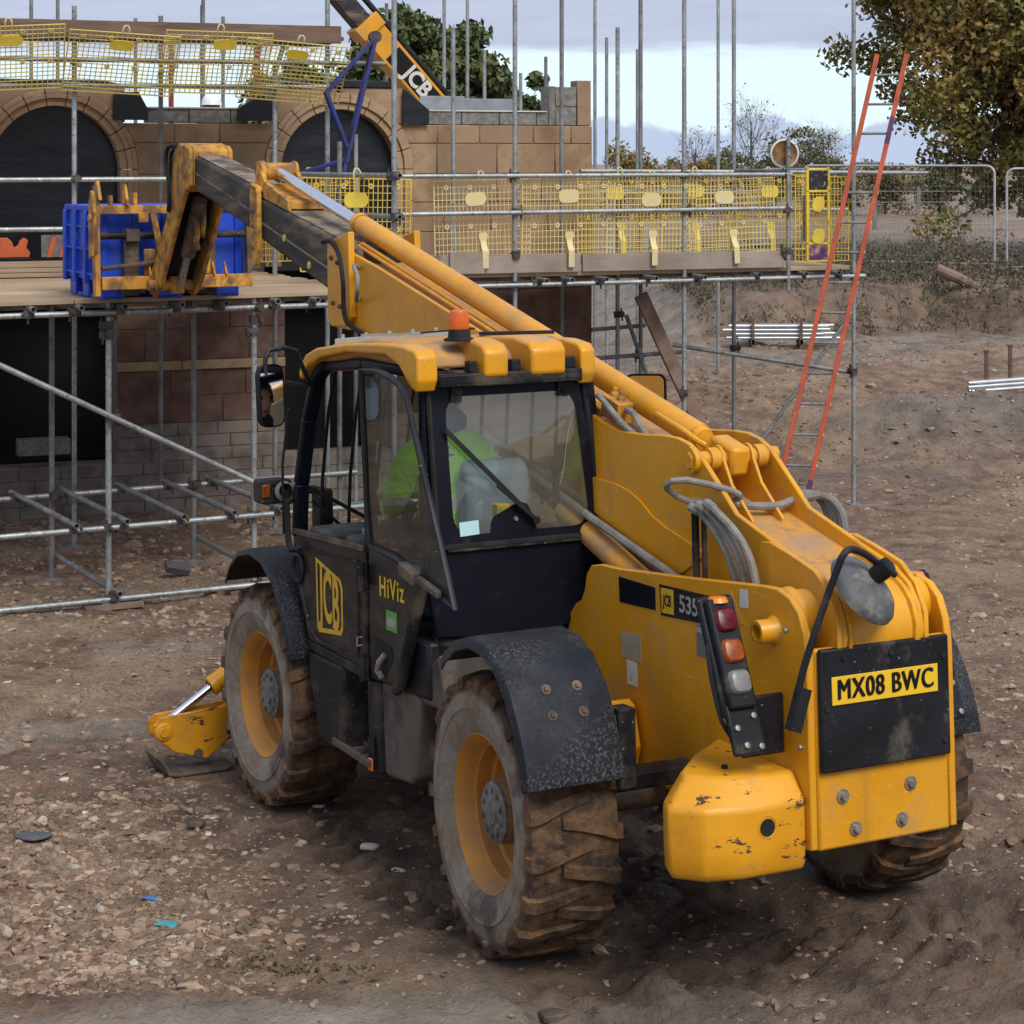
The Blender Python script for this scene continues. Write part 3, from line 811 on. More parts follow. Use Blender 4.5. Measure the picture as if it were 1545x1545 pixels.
# --- mudguards
def guard(poly, y0, y1, lip, name='mudguard'):
    n = len(poly); vs = []; fs = []
    for (x, z) in poly: vs += [(x, y0, z), (x, y1, z)]
    for i in range(n - 1): fs.append((2 * i, 2 * i + 1, 2 * i + 3, 2 * i + 2))
    cx = sum(p[0] for p in poly) / n; cz = min(p[1] for p in poly) - 0.1
    ys = y1 if abs(y1) > abs(y0) else y0
    o = len(vs); sg = 1 if ys > 0 else -1
    for (x, z) in poly:
        d = Vector((cx - x, cz - z)).normalized()
        vs.append((x + d.x * lip, ys + sg * 0.012, z + d.y * lip))
    k = 1 if ys == y1 else 0
    for i in range(n - 1): fs.append((2 * i + k, o + i, o + i + 1, 2 * i + 2 + k))
    m = MB().add(vs, fs)
    ob = m.build(name, 'fender', T, smooth=50)
    s = ob.modifiers.new('thick', 'SOLIDIFY'); s.thickness = 0.010; s.offset = 0
    b = ob.modifiers.new('bevel', 'BEVEL'); b.width = 0.012; b.segments = 3; b.limit_method = 'ANGLE'; b.angle_limit = R(40)
    return ob
rear_poly = [(0.17, 1.245), (0.13, 1.285), (0.02, 1.355), (-0.12, 1.395), (-0.27, 1.385), (-0.40, 1.325), (-0.50, 1.225), (-0.575, 1.10), (-0.625, 0.98), (-0.655, 0.865)]
fr = guard(rear_poly, 0.745, 1.19, 0.045)
for (dx, z, y) in ((-0.50, 1.225, 0.885), (-0.50, 1.225, 1.03), (-0.555, 1.13, 0.885), (-0.555, 1.13, 1.03)):
    mb = MB(); nrm = Vector((-0.86, 0, 0.5))
    mb.lathe([(0.0, 0.016), (0.010, 0.016), (0.012, 0.008), (0.022, 0.006), (0.024, 0.0)], Vector((dx, y, z)) + nrm * 0.004, nrm, 14)
    mb.build('bolt', 'mudmetal', fr)
guard([(x + .07, z - .06) for x, z in rear_poly], -0.745, -1.15, 0.045)
front_poly = [(3.20, 1.17), (3.12, 1.27), (2.98, 1.36), (2.78, 1.40), (2.58, 1.375), (2.40, 1.28), (2.28, 1.15), (2.20, 1.02), (2.16, 0.90)]
guard(front_poly, 0.72, 1.13, 0.03)
guard(front_poly, -0.72, -1.13, 0.03)
MB().box(-0.50, -0.36, 0.29, 0.74, 0.76, 0.83).box(-0.60, -0.50, 0.66, 0.74, 0.80, 1.13).build('mudguard_bracket', 'blackdusty', T, 0.008)

# --- chassis
plate_poly = [(.70, 1.06), (.685, 1.20), (.66, 1.29), (.60, 1.345), (.545, 1.37), (.51, 1.42), (.485, 1.50), (.44, 1.545), (.36, 1.56), (.17, 1.565), (-.4, 1.605),
              (-1.0, 1.652), (-1.10, 1.654), (-1.185, 1.63), (-1.245, 1.58), (-1.28, 1.50), (-1.296, 1.40), (-1.296, .66), (-.6, .62), (-.1, .665), (.2, .75), (.45, .89), (.62, .97)]
L_plate = MB().prism(plate_poly, 'y', 0.25, 0.285).build('side_plate', 'yellow', T, 0.006)
MB().prism(plate_poly, 'y', -0.435, -0.40).build('side_plate', 'yellow', T, 0.006)
rp = MB().box(-1.298, -1.262, -0.398, 0.248, 0.652, 1.44)
rp.build('rear_plate', 'yellow', T, 0.012)
MB().prism([(-1.262, .652), (-1.262, .70), (-.9, .70), (-.9, .63)], 'y', -.398, .248).build('chassis_floor', 'worn', T)
MB().box(-1.2, 3.55, -0.33, 0.22, 0.70, 1.02).box(2.2, 3.6, -.45, .40, .55, .95).build('chassis_beam', 'mudmetal', T, 0.02)
MB().box(-0.9, 0.55, -.39, .24, 1.02, 1.30).build('chassis_box', 'blackdusty', T, 0.02)
for (y, z) in ((.13, .855), (-.201, .862), (.073, .721), (-.155, .725)):
    m = MB(); m.lathe([(0, .022), (.014, .022), (.016, .016), (.016, .006), (.030, .006), (.030, -.004)], (-1.298, y, z), (-1, 0, 0), 8)
    m.build('bolt', 'bolt', T)
bp = MB().box(-1.326, -1.300, -0.392, 0.243, 0.958, 1.442).build('number_plate_panel', 'black', T, 0.010)
np_ = MB().box(-1.3325, -1.327, -.327, .193, 1.2205, 1.3315).build('number_plate', 'plateyellow', T, 0.002)
Mn = frame4((-1.3335, -0.067, 1.276), (0, -1, 0), (-1, 0, 0))
tm = text_mb('MX08 BWC', 0.112, Mn, 0.0012, 0.78, 0, 0, 1.10); tm2 = text_mb('MX08 BWC', 0.112, Mn @ Matrix.Translation((.0035, 0.001, .0004)), 0.0012, 0.78, 0, 0, 1.10)
tm3 = text_mb('MX08 BWC', 0.112, Mn @ Matrix.Translation((-.0035, -.001, .0007)), 0.0012, 0.78, 0, 0, 1.10)
tm.add(tm2.v, tm2.f).add(tm3.v, tm3.f).build('lettering', 'plateink', np_, smooth=0)
m = MB()
for (y, z) in ((.13, 1.40), (-.10, 1.40), (.215, 1.21), (-.36, 1.36), (-.36, 1.02)): m.lathe([(0, .006), (.012, .006), (.014, 0)], (-1.327, y, z), (-1, 0, 0), 8)
m.build('rivet', 'rubber', bp)
# left counterweight
cw_foot = [(-1.272, 0.287), (-1.268, 0.58), (-1.225, 0.73), (-1.11, 0.825), (-1.02, 0.79), (-.80, .58), (-.62, .287)]
def loft(levels):
    vs, fs = [], []; n = len(levels[0])
    for lv in levels: vs += lv
    for i in range(len(levels) - 1):
        for k in range(n):
            k2 = (k + 1) % n
            fs.append((i * n + k, i * n + k2, (i + 1) * n + k2, (i + 1) * n + k))
    fs.append(tuple(range(n - 1, -1, -1))); fs.append(tuple(range((len(levels) - 1) * n, len(levels) * n)))
    return MB().add(vs, fs)
def foot(z, k, cx=-0.80, cy=0.287): return [(cx + (x - cx) * k, cy + (y - cy) * k, z) for x, y in cw_foot]
lv = [foot(.580, .95), foot(.615, .99), foot(.70, 1.0), foot(.855, 1.0)]
lv.append([(-1.19, .287, .955), (-1.185, .50, .958), (-1.145, .62, .96), (-1.06, .70, .962), (-.99, .68, .963), (-.80, .50, .966), (-.64, .287, .97)])
cw = loft(lv).build('counterweight', 'worn', T, 0.015, smooth=35, seg=3)
m = MB(); m.lathe([(0.042, .004), (0.036, -.004), (0.030, -.03), (0, -.032)], (-1.268, .47, .775), (-1, .02, .0), 18); m.build('lifting_hole', 'worn', cw)
m = MB(); m.lathe([(0, .0035), (.034, .0035)], (-1.270, .47, .775), (-1, .02, 0), 18); m.build('hole_shade', 'rubber', cw)  # flat black disc: shade inside the hole put into colour
m = MB(); m.lathe([(0, .012), (0.012, .012), (.014, 0)], (-1.05, .52, .962), (0, 0, 1), 10); m.build('plug', 'rubber', cw)
# boss, gusset, slot and small bolts on the left side plate
m = MB(); m.lathe([(.030, -.01), (.030, .085), (.044, .085), (.048, .075), (.048, .02), (.060, .0)], (-1.07, .284, 1.484), (0, 1, 0), 24); m.build('pivot_boss', 'yellow', L_plate)
m = MB(); m.lathe([(0, .0), (.030, .0), (.030, .03)], (-1.07, .286, 1.484), (0, 1, 0), 24); m.build('boss_bore', 'dusty', L_plate)
m = MB().prism([(.14, .70), (.02, .70), (-.02, .80), (.03, .98), (.08, 1.0), (.16, .86)], 'y', .30, .42); m.build('gusset', 'yellow', L_plate, 0.006)
m = MB()
for (x, z, r) in ((-1.16, 1.50, .013), (-1.255, 1.27, .014), (-1.255, 1.15, .012), (-1.245, 1.055, .012), (-.995, 1.20, .011)):
    m.lathe([(0, .012), (r * .7, .012), (r, .006), (r, 0)], (x, .286, z), (0, 1, 0), 8)
m.build('bolt', 'bolt', L_plate)
m = MB().prism([(-.755, 1.60), (-.775, 1.585), (-.84, 1.50), (-.85, 1.475), (-.835, 1.47), (-.775, 1.53), (-.745, 1.585)], 'y', .286, .289); m.build('slot', 'dusty', L_plate)
m = MB().prism(arc(-.62, .83, .035, 0, 360, 14)[:-1], 'y', .286, .288); m.build('slot', 'rubber', L_plate)
# decals
m = MB().prism([(.175, 1.53), (-.145, 1.524), (-.145, 1.425), (.170, 1.415)], 'y', .286, .289); m.build('access_panel', 'navy', L_plate, 0.0)
d535 = MB().prism([(-.185, 1.545), (-.72, 1.555), (-.735, 1.53), (-.735, 1.475), (-.50, 1.425), (-.195, 1.411)], 'y', .286, .289).build('decal', 'black', L_plate, 0)
MB().prism([(-.200, 1.533), (-.305, 1.536), (-.305, 1.428), (-.205, 1.424)], 'y', .2895, .2905).build('logo', 'logoyellow', d535, 0)
text_mb('JCB', .070, frame4((-.252, .2915, 1.480), (-1, 0, 0), (0, 1, 0)), .0008, .62, .0009, .12).build('lettering', 'plateink', d535, smooth=0)
text_mb('535', .105, frame4((-.43, .2905, 1.483), (-1, 0, 0), (0, 1, 0)), .0008, 1.0, .0015).build('lettering', 'decalgrey', d535, smooth=0)
MB().prism([(-.485, 1.415), (-.625, 1.42), (-.625, 1.285), (-.485, 1.285)], 'y', .286, .288).build('decal', 'textgrey', L_plate, 0)
MB().prism([(-.49, 1.408), (-.62, 1.411), (-.62, 1.385), (-.49, 1.385)], 'y', .2885, .289).build('decal', 'decalgrey', L_plate, 0)
MB().prism([(.165, 1.285), (-.01, 1.295), (-.01, 1.17), (.165, 1.17)], 'y', .286, .288).build('decal', 'decalfade', L_plate, 0)
MB().prism([(.12, 1.165), (.03, 1.165), (.03, 1.055), (.12, 1.055)], 'y', .286, .288).build('decal', 'decalwhite', L_plate, 0)
MB().prism([(-.83, 1.615), (-.89, 1.62), (-.89, 1.545), (-.83, 1.54)], 'y', .286, .288).build('decal', 'decalwhite', L_plate, 0)

# --- tail lamps: a tilted black housing with three lenses
def tail(y, s, xo=0):
    d = Vector((-.38, 0, -.92)).normalized(); n = Vector((-.92, 0, .38)).normalized(); yy = Vector((0, 1, 0))
    o = Vector((-.978 + xo, y, 1.605))
    m = MB(); m.obox(o + d * .21, d, yy, n, .44, .125, .05)
    m.obox(o + d * .21 - n * .03, d, yy, n, .48, .16, .035)
    hh_ = m.build('tail_lamp', 'black', T, 0.012)
    for k, (mat, off) in enumerate((('lensred', .080), ('lensamber', .205), ('lensclear', .328))):
        m = MB(); c = o + d * off + n * .022
        q_ = []
        for a in range(0, 360, 15):
            ca, sa = math.cos(R(a)), math.sin(R(a)); e_ = (abs(ca) ** 4 + abs(sa) ** 4) ** -.25; q_.append((ca * e_, sa * e_))
        vv = [c + d * (x * .049 * k_) + yy * (yq * .049 * k_) + n * h_ for k_, h_ in ((1, 0), (.97, .012), (.80, .024), (.4, .029)) for x, yq in q_]
        nq = len(q_); m.add(vv, [(i * nq + j, i * nq + (j + 1) % nq, (i + 1) * nq + (j + 1) % nq, (i + 1) * nq + j) for i in range(3) for j in range(nq)] + [tuple(range(3 * nq, 4 * nq))])
        e = m.build('lens', mat, hh_, 0)
    m = MB(); m.lathe([(0, .02), (.035, .018), (.045, .0)], o + Vector((0, 0, .0)), (0, 0, 1), 20); m.build('marker_lamp', 'lensorange', hh_)
    m = MB(); m.obox(o + d * .505 - n * .015, d, yy, n, .20, .15, .03)
    m.box(-1.135, -1.115, *( (.288, y) if s > 0 else (y, -.437)), 1.01, 1.25)
    m.build('lamp_bracket', 'black', T, 0.01)
    m = MB()
    for (yo, f) in ((-.04, .46), (.045, .50), (-.045, .58), (.02, .57)): m.lathe([(0, .012), (.012, .010), (.013, 0)], o + d * f + n * .002 + yy * yo, n, 8)
    m.build('bolt', 'bolt', hh_)
tail(.49, 1); tail(-.545, -1, .06)
MB().path(spl([(-1.03, .575, 1.45), (-1.06, .585, 1.36), (-1.09, .58, 1.25), (-1.11, .565, 1.16), (-1.14, .54, 1.10)]), .009, 6).build('lamp_cable', 'rubber', T)

# --- rear view mirror on its arm
m = MB()
m.path(spl([(-1.315, .345, 1.20), (-1.335, .345, 1.33), (-1.36, .27, 1.56), (-1.385, .185, 1.775), (-1.39, .165, 1.815), (-1.39, .13, 1.835), (-1.39, .06, 1.81), (-1.385, -.02, 1.755), (-1.38, -.09, 1.715)], 4), .0145, 10)
m.obox((-1.325, .35, 1.225), (0, .35, -1), (0, 1, .35), (1, 0, 0), .17, .05, .045)
ma = m.build('mirror_arm', 'black', T)
mn = Vector((-.68, -.34, .64)).normalized(); mc = Vector((-1.36, .037, 1.675))
m = MB(); m.lathe([(0, .045), (.05, .042), (.10, .028), (.14, .010), (.158, -.012), (.160, -.030), (.15, -.032)], mc, mn, 36); m.build('mirror_shell', 'mirrorback', ma, 0, 50)
m = MB(); m.lathe([(0, -.030), (.15, -.031)], mc, mn, 36); m.build('mirror_glass', 'mirror', ma)
m = MB(); m.lathe([(0.036, -.03), (.040, .012), (.034, .05), (.02, .055), (0, .055)], mc + Vector((-.03, -.05, .06)), mn, 20); m.build('mirror_socket', 'blackdusty', ma)

# --- stabilisers at the front
def stab(s):
    def p(pts): return [(y * s, z) for y, z in pts]
    arm = MB()
    poly = p([(1.37, .33), (1.415, .29), (1.41, .22), (1.34, .16), (1.29, .12), (1.10, .06), (1.03, .10), (.95, .17), (.70, .24), (.55, .28), (.55, .40), (.80, .37)])
    arm.prism(poly, 'x', 3.68, 3.705).prism(poly, 'x', 3.80, 3.825)
    arm.prism(p([(1.32, .14), (1.10, .08), (.7, .26), (.7, .28), (1.1, .10), (1.3, .16)]), 'x', 3.705, 3.80)
    a = arm.build('stabiliser_arm', 'worn', T, 0.006)
    m = MB(); m.lathe([(0, .02), (.028, .02), (.032, .012), (.045, .010), (.055, 0)], (3.68, 1.355 * s, .245), (-1, 0, 0), 18); m.build('pin', 'yellow', a)
    m = MB(); m.lathe([(0, .02), (.025, .02), (.03, .0)], (3.68, 1.15 * s, .10), (-1, 0, 0), 6); m.build('pin', 'mudmetal', a)
    m = MB(); m.prism(p([(1.40, .10), (1.36, .012), (1.30, 0), (1.0, 0), (.955, .03), (.97, .035), (1.01, .018), (1.30, .018), (1.345, .03), (1.385, .105)]), 'x', 3.58, 3.93)
    m.build('foot_plate', 'mudmetal', T, 0.006)
    m = MB(); m.tube((3.75, 1.33 * s, .28), (3.75, .98 * s, .50), .026, 14); m.build('ram_rod', 'chrome', T)
    m = MB(); m.tube((3.75, 1.01 * s, .485), (3.75, .55 * s, .775), .055, 16); m.lathe([(.06, 0), (.062, .04), (.05, .045)], (3.75, 1.01 * s, .482), (0, s * .5, -.3), 16); m.build('stabiliser_ram', 'yellow', T)
stab(1); stab(-1)
MB().box(3.55, 3.9, -.75, .70, .25, .45).box(3.6, 3.85, -.6, .6, .40, .95).build('stabiliser_beam', 'worn', T, .01)

# --- boom
SL = 0.245
boom_top = [(3.97, 3.07), (3.29, 2.925), (1.685, 2.53), (.787, 2.255), (.60, 2.20), (.424, 2.165), (.20, 2.165), (.014, 2.175), (-.10, 2.172), (-.19, 2.155), (-.27, 2.12), (-.33, 2.075), (-.481, 1.955),
            (-.568, 1.883), (-.935, 1.772), (-1.166, 1.706), (-1.255, 1.65), (-1.31, 1.57), (-1.33, 1.48), (-1.31, 1.39), (-1.25, 1.32), (-1.15, 1.28)]
boom_bot = [(-.9, 1.34), (-.115, 1.55), (.6, 1.72), (2.0, 2.10), (3.147, 2.43), (3.97, 2.60)]
side = boom_top + boom_bot
boom = MB().prism(side, 'y', .105, .13).prism(side, 'y', -.27, -.245).build('outer_boom', 'yellow', T, 0.006)
core = [(3.95, 3.0), (1.685, 2.46), (.60, 2.14), (.2, 2.03), (-.45, 1.84), (-.6, 1.80), (-1.0, 1.695), (-1.15, 1.60), (-1.15, 1.36), (-.9, 1.38), (-.115, 1.58), (.6, 1.75), (2.0, 2.13), (3.95, 2.62)]
MB().prism(core, 'y', -.245, .105).build('boom_web', 'dusty', boom, 0)
MB().lathe([(.18, -.255), (.205, -.25), (.205, -.225), (.19, -.22), (.19, .08), (.205, .085), (.205, .10), (.18, .104)], (-1.125, 0, 1.475), (0, 1, 0), 36).build('pivot_drum', 'yellow', boom, 0)
m = MB(); m.lathe([(.0, .03), (.055, .03), (.10, .025), (.11, .015), (.115, -.02)], (-1.11, .245, 1.545), (0, 1, 0), 28)
m.tube((-1.11, -.42, 1.545), (-1.11, .26, 1.545), .10, 24); m.build('pivot_pin', 'yellow', boom)
rf = [(-.74, 1.60), (-.77, 1.75), (-.80, 1.795), (-.86, 1.80), (-1.0, 1.77), (-1.17, 1.725), (-1.27, 1.65), (-1.325, 1.54), (-1.325, 1.44), (-1.25, 1.36), (-.9, 1.44)]
MB().prism(rf, 'y', .131, .155).build('doubler_plate', 'yellow', boom, .004)
MB().prism(rf, 'y', -.295, -.271).build('doubler_plate', 'yellow', boom, .004)
dbl = [(.70, 1.90), (.66, 1.926), (.45, 1.915), (.32, 1.895), (.22, 1.86), (.112, 1.80), (0, 1.765), (-.198, 1.72), (-.35, 1.685), (-.115, 1.56), (.6, 1.74), (1.2, 1.90), (1.2, 2.0)]
MB().prism(dbl, 'y', .131, .143).build('doubler_plate', 'yellow', boom, .004)
# front collar of the outer boom
col_ = [(3.63, 3.14), (3.98, 3.075), (3.99, 2.60), (3.93, 2.555), (3.70, 2.56), (3.61, 2.62)]
m = MB().prism(col_, 'y', .131, .172).prism(col_, 'y', -.312, -.271)
m.obox((3.80, -.07, 2.56), (.97, 0, .05), (0, 1, 0), (0, 0, 1), .30, .46, .03)
cl = m.build('boom_collar', 'yellow', T, .006)
m = MB()
for (x, z) in ((3.90, 2.98), (3.80, 2.95), (3.88, 2.70), (3.77, 2.68)): m.lathe([(0, .018), (.012, .018), (.016, 0)], (x, .172, z), (0, 1, 0), 8)
m.build('bolt', 'mudmetal', cl)
# hose guard and handle near the collar
MB().path(spl([(3.98, .20, 3.08), (3.84, .20, 3.08), (3.72, .20, 3.0), (3.66, .20, 2.85), (3.66, .19, 2.62), (3.58, .16, 2.55), (3.3, .14, 2.48)]), .015, 8).build('hose', 'rubber', T)
MB().path(spl([(3.55, .135, 2.92), (3.50, .19, 2.93), (3.40, .21, 2.86), (3.41, .21, 2.78), (3.52, .17, 2.72), (3.56, .135, 2.74)]), .014, 8).build('hose_loop', 'hose', T)
# telescopic sections
s1 = MB().prism([(3.7, 3.025), (5.42, 3.39), (5.42, 3.105), (3.7, 2.64)], 'y', -.225, .09)
b1 = s1.build('middle_boom', 'boomblack', T, .03, seg=2)
MB().prism([(3.9, 3.0685), (5.42, 3.391), (5.42, 3.395), (3.9, 3.075)], 'y', -.20, .065).build('top_dirt', 'boomtop', b1, 0)
m = MB()
for x, z in ((4.95, 3.11), (4.50, 2.93)): m.lathe([(0, .006), (.026, .006), (.028, 0)], (x, .0905, z), (0, 1, 0), 6)
m.build('wear_pad_mark', 'wearmark', b1)
MB().prism([(3.7, 2.80), (5.42, 3.235), (5.42, 3.225), (3.7, 2.785)], 'y', .0905, .094).build('side_rib', 'boomtop', b1)
b2 = MB().prism([(5.2, 3.385), (7.05, 3.775), (7.05, 3.515), (5.2, 3.045)], 'y', -.195, .06).build('inner_boom', 'boomblack', T, .03, seg=2)
MB().prism([(5.5, 3.4505), (6.95, 3.756), (6.95, 3.760), (5.5, 3.457)], 'y', -.17, .035).build('top_dirt', 'boomtop', b2, 0)
MB().prism([(5.5, 3.27), (7.0, 3.645), (7.0, 3.635), (5.5, 3.255)], 'y', .0605, .064).build('side_rib', 'boomtop', b2)
c2 = [(5.39, 3.47), (5.50, 3.495), (5.52, 3.42), (5.52, 3.02), (5.47, 2.92), (5.41, 2.93), (5.37, 3.02), (5.37, 3.40)]
m = MB().prism(c2, 'y', .092, .13).prism(c2, 'y', -.27, -.228); m.obox((5.45, -.07, 3.462), (.97, 0, .24), (0, 1, 0), (0, 0, 1), .12, .40, .03)
c2o = m.build('boom_collar', 'headpaint', T, .006)
m = MB()
for z in (3.30, 3.20, 3.05): m.lathe([(0, .014), (.011, .014), (.014, 0)], (5.45, .13, z), (0, 1, 0), 8)
m.build('bolt', 'mudmetal', c2o)
# extension ram lying on top of the boom
ra, rb = Vector((-.245, -.07, 2.083)), Vector((5.50, -.07, 3.578))
rd = (rb - ra).normalized()
def on(xv): return ra + rd * ((xv - ra.x) / rd.x)
m = MB(); m.tube(on(.02), on(4.02), .062, 28); m.lathe([(.066, 0), (.068, .05), (.060, .06)], on(3.98), rd, 24); m.lathe([(.0, -.03), (.05, -.02), (.063, .05)], on(.0), rd, 24)
ram = m.build('extension_ram', 'yellow', T)
MB().tube(on(4.0), on(5.46), .038, 20).build('ram_rod', 'chrome', T)
m = MB(); m.tube((5.50, -.19, 3.578), (5.50, .05, 3.578), .060, 20); m.lathe([(.075, 0), (.075, .03)], (5.50, .03, 3.578), (0, 1, 0), 20, False); m.ring((5.50, .045, 3.578), (0, 1, 0), .072, .03, .025); m.ring((5.50, -.21, 3.578), (0, 1, 0), .072, .03, .025)
m.prism([(5.55, 3.56), (5.50, 3.62), (5.42, 3.56), (5.36, 3.50), (4.92, 3.36), (4.92, 3.29), (5.55, 3.42)], 'y', .045, .075).prism([(5.55, 3.56), (5.50, 3.62), (5.42, 3.56), (5.36, 3.50), (4.92, 3.36), (4.92, 3.29), (5.55, 3.42)], 'y', -.215, -.185)
m.prism([(5.50, 3.48), (4.92, 3.35), (4.92, 3.30), (5.50, 3.43)], 'y', -.185, .045)
m.build('ram_bracket', 'headpaint', T, .005)
# rear ram lug between the lug plates
m = MB(); m.obox(ra + rd * .03, rd, (0, 1, 0), rd.cross(Vector((0, 1, 0))), .20, .10, .135); m.build('ram_eye', 'yellow', T, .02)
m = MB(); m.tube((-.245, -.30, 2.083), (-.245, .15, 2.083), .038, 18); m.ring((-.245, .13, 2.083), (0, 1, 0), .058, .02, .028); m.ring((-.245, .156, 2.083), (0, 1, 0), .040, .0, .012, 6); m.build('ram_pin', 'yellow', T)
lugp = [(-.245 + .055 * math.cos(R(a)), 2.083 + .062 * math.sin(R(a))) for a in range(0, 181, 30)] + [(-.36, 1.98), (-.52, 1.84), (-.52, 1.80), (.05, 1.96), (-.12, 2.05)]
m = MB().prism(lugp, 'y', .000, .016).prism(lugp, 'y', -.156, -.140); m.build('ram_lug', 'yellow', boom, .003)
for ys in (.016, -.23):
    m = MB(); m.ring((-.245, ys, 2.083), (0, 1, 0), .052, .02, .05); m.build('spacer', 'yellow', boom)
# steel pipes beside the ram
for k, (y, dz) in enumerate(((.005, .005), (.030, -.010))):
    MB().path([(3.98, y, 3.02 + dz), (3.80, y, 3.06 + dz), (2.0, y, 2.60 + dz), (.75, y, 2.265 + dz)], .012, 8).build('hydraulic_pipe', 'yellow', T)
m = MB(); m.obox((.60, .03, 2.25), (.97, 0, .25), (0, 1, 0), (-.25, 0, .97), .16, .10, .10)
m.obox((.76, .05, 2.24), (.97, 0, .25), (0, 1, 0), (-.25, 0, .97), .12, .05, .04)
for dx in (-.03, .035): m.lathe([(0.022, 0), (.022, .025), (.014, .03), (.014, .05), (0, .055)], (.60 + dx, .03, 2.295 + dx * .25), (-.25, 0, .97), 10)
m.build('valve_block', 'headpaint', T, .006)
MB().path(spl([(.72, .06, 2.30), (.66, .10, 2.31), (.55, .115, 2.27), (.40, .115, 2.19), (.25, .10, 2.13)]), .015, 8).build('hose', 'hose', T)
MB().path(spl([(.50, .04, 2.25), (.40, .06, 2.24), (.28, .08, 2.17), (.15, .08, 2.10)]), .017, 8).build('hose', 'hose', T)
m = MB(); m.path([(.30, .01, 2.235), (.24, .03, 2.25), (.0, .03, 2.19), (-.10, .02, 2.15), (-.12, -.01, 2.13)], .014, 8); m.build('bleed_pipe', 'yellow', T)
# hose guide and grey hoses over the back of the boom
y0 = .175
m = MB().loop([(-.345, .335, 1.985), (-.36, .348, 2.00), (-.385, .335, 2.02), (-.40, .27, 2.022), (-.44, .16, 1.995), (-.47, .08, 1.968), (-.485, .055, 1.952), (-.475, .045, 1.936), (-.44, .06, 1.922), (-.37, .15, 1.916), (-.345, .22, 1.918), (-.34, .28, 1.945)], .0145, 8)
m.build('hose_guide', 'hose', T)
MB().beam((-.37, .21, 1.58), (-.37, .21, 1.90), .02, .035).beam((-.425, .20, 1.58), (-.425, .20, 1.86), .02, .02).build('hose_post', 'blackdusty', T, .003)
MB().prism([(-.345, 1.90), (-.48, 1.935), (-.50, 1.90), (-.39, 1.86)], 'y', .19, .21).build('hose_bracket', 'blackdusty', T)
for k in range(3):
    y = .20 + .0 * k; dx = -.06 * k
    MB().path(spl([(-.40 - .05 * k, .25 - .01 * k, 1.905 + .012 * k), (-.45 - .055 * k, .235, 1.888 + .012 * k), (-.578 - .076 * k, .22, 1.79 + .01 * k), (-.655 - .076 * k, .20, 1.652 + .01 * k), (-.68 - .07 * k, .185, 1.45)]), .0175, 8).build('hose', 'hose', T)
    m = MB(); m.tube((-.40 - .05 * k, .25 - .01 * k, 1.905 + .012 * k), (-.45 - .055 * k, .235, 1.888 + .012 * k), .022, 8); m.build('hose_fitting', 'hose', T)
    MB().path(spl([(-.41 - .05 * k, -.27, 1.915), (-.45 - .05 * k, -.33, 1.925), (-.50 - .055 * k, -.36, 1.90), (-.54 - .06 * k, -.37, 1.82), (-.56 - .06 * k, -.36, 1.60)]), .0175, 8).build('hose', 'hose', T)
MB().path(spl([(-.40, .07, 1.915), (-.42, .0, 1.897), (-.446, -.07, 1.888), (-.46, -.16, 1.885), (-.45, -.24, 1.90), (-.45, -.32, 1.922)]), .018, 8).build('hose', 'hose', T)
# grey pipe under the boom and the lift ram beside the cab
MB().path([(1.6, .19, 1.99), (.62, .19, 1.745), (-.115, .19, 1.575), (-.3, .17, 1.50)], .020, 8).build('hydraulic_pipe', 'hose', T)
MB().tube((-.55, .0, 1.10), (1.7, .0, 1.92), .075, 20).build('lift_ram', 'dusty', T)
MB().tube((.9, .17, 1.74), (-.25, .17, 1.36), .06, 16).build('lift_ram', 'dusty', T)

# --- boom head, carriage and forks
head = [(6.92, 3.79), (6.97, 3.825), (7.18, 3.86), (7.27, 3.82), (7.34, 3.66), (7.52, 3.28), (7.97, 2.82), (7.98, 2.70), (7.86, 2.66), (7.66, 2.78), (7.14, 3.36), (7.02, 3.48), (6.92, 3.52)]
m = MB().prism(head, 'y', .07, .105).prism(head, 'y', -.245, -.21)
m.prism([(6.92, 3.79), (6.97, 3.825), (7.18, 3.86), (7.27, 3.82), (7.34, 3.66), (7.2, 3.50), (7.05, 3.48), (6.92, 3.52)], 'y', -.208, .068)
hd = m.build('boom_head', 'headpaint', T, .012)
MB().prism([(7.30, 3.64), (7.50, 3.27), (7.93, 2.83), (7.90, 2.76), (7.46, 3.20), (7.22, 3.56)], 'y', -.208, .068).build('slot_shade', 'rubber', hd)  # black filler added so the slot between the head plates looks dark
m = MB(); m.tube((7.20, -.07, 3.42), (7.52, -.07, 3.00), .058, 16); hdr = m.build('tilt_ram', 'mudmetal', T)
MB().tube((7.50, -.07, 3.03), (7.72, -.07, 2.76), .032, 12).build('ram_rod', 'bolt', T)
MB().path(spl([(7.22, .10, 3.84), (7.36, .13, 3.83), (7.42, .13, 3.72), (7.36, .13, 3.58), (7.34, .13, 3.44), (7.40, .12, 3.34)]), .017, 8).path(spl([(7.24, .08, 3.82), (7.40, .09, 3.79), (7.42, .09, 3.60), (7.38, .09, 3.45)]), .014, 8).build('hose', 'rubber', T)
m = MB()
m.path([(7.30, -.03, 3.32), (7.22, -.05, 3.24), (7.30, -.08, 3.16), (7.25, -.05, 3.1), (7.36, -.1, 3.05)], .022, 8).path([(7.25, -.12, 3.36), (7.20, -.10, 3.24), (7.33, -.13, 3.14)], .018, 8)
m.build('hose', 'rustyarm', T)
m = MB(); m.tube((7.84, -.30, 2.76), (7.84, .16, 2.76), .045, 14)
m.obox((7.84, -.07, 2.76), (1, 0, 0), (0, 1, 0), (0, 0, 1), .10, .12, .14); m.build('tilt_pin', 'rustyarm', T, .01)
cx = 7.98
m = MB()
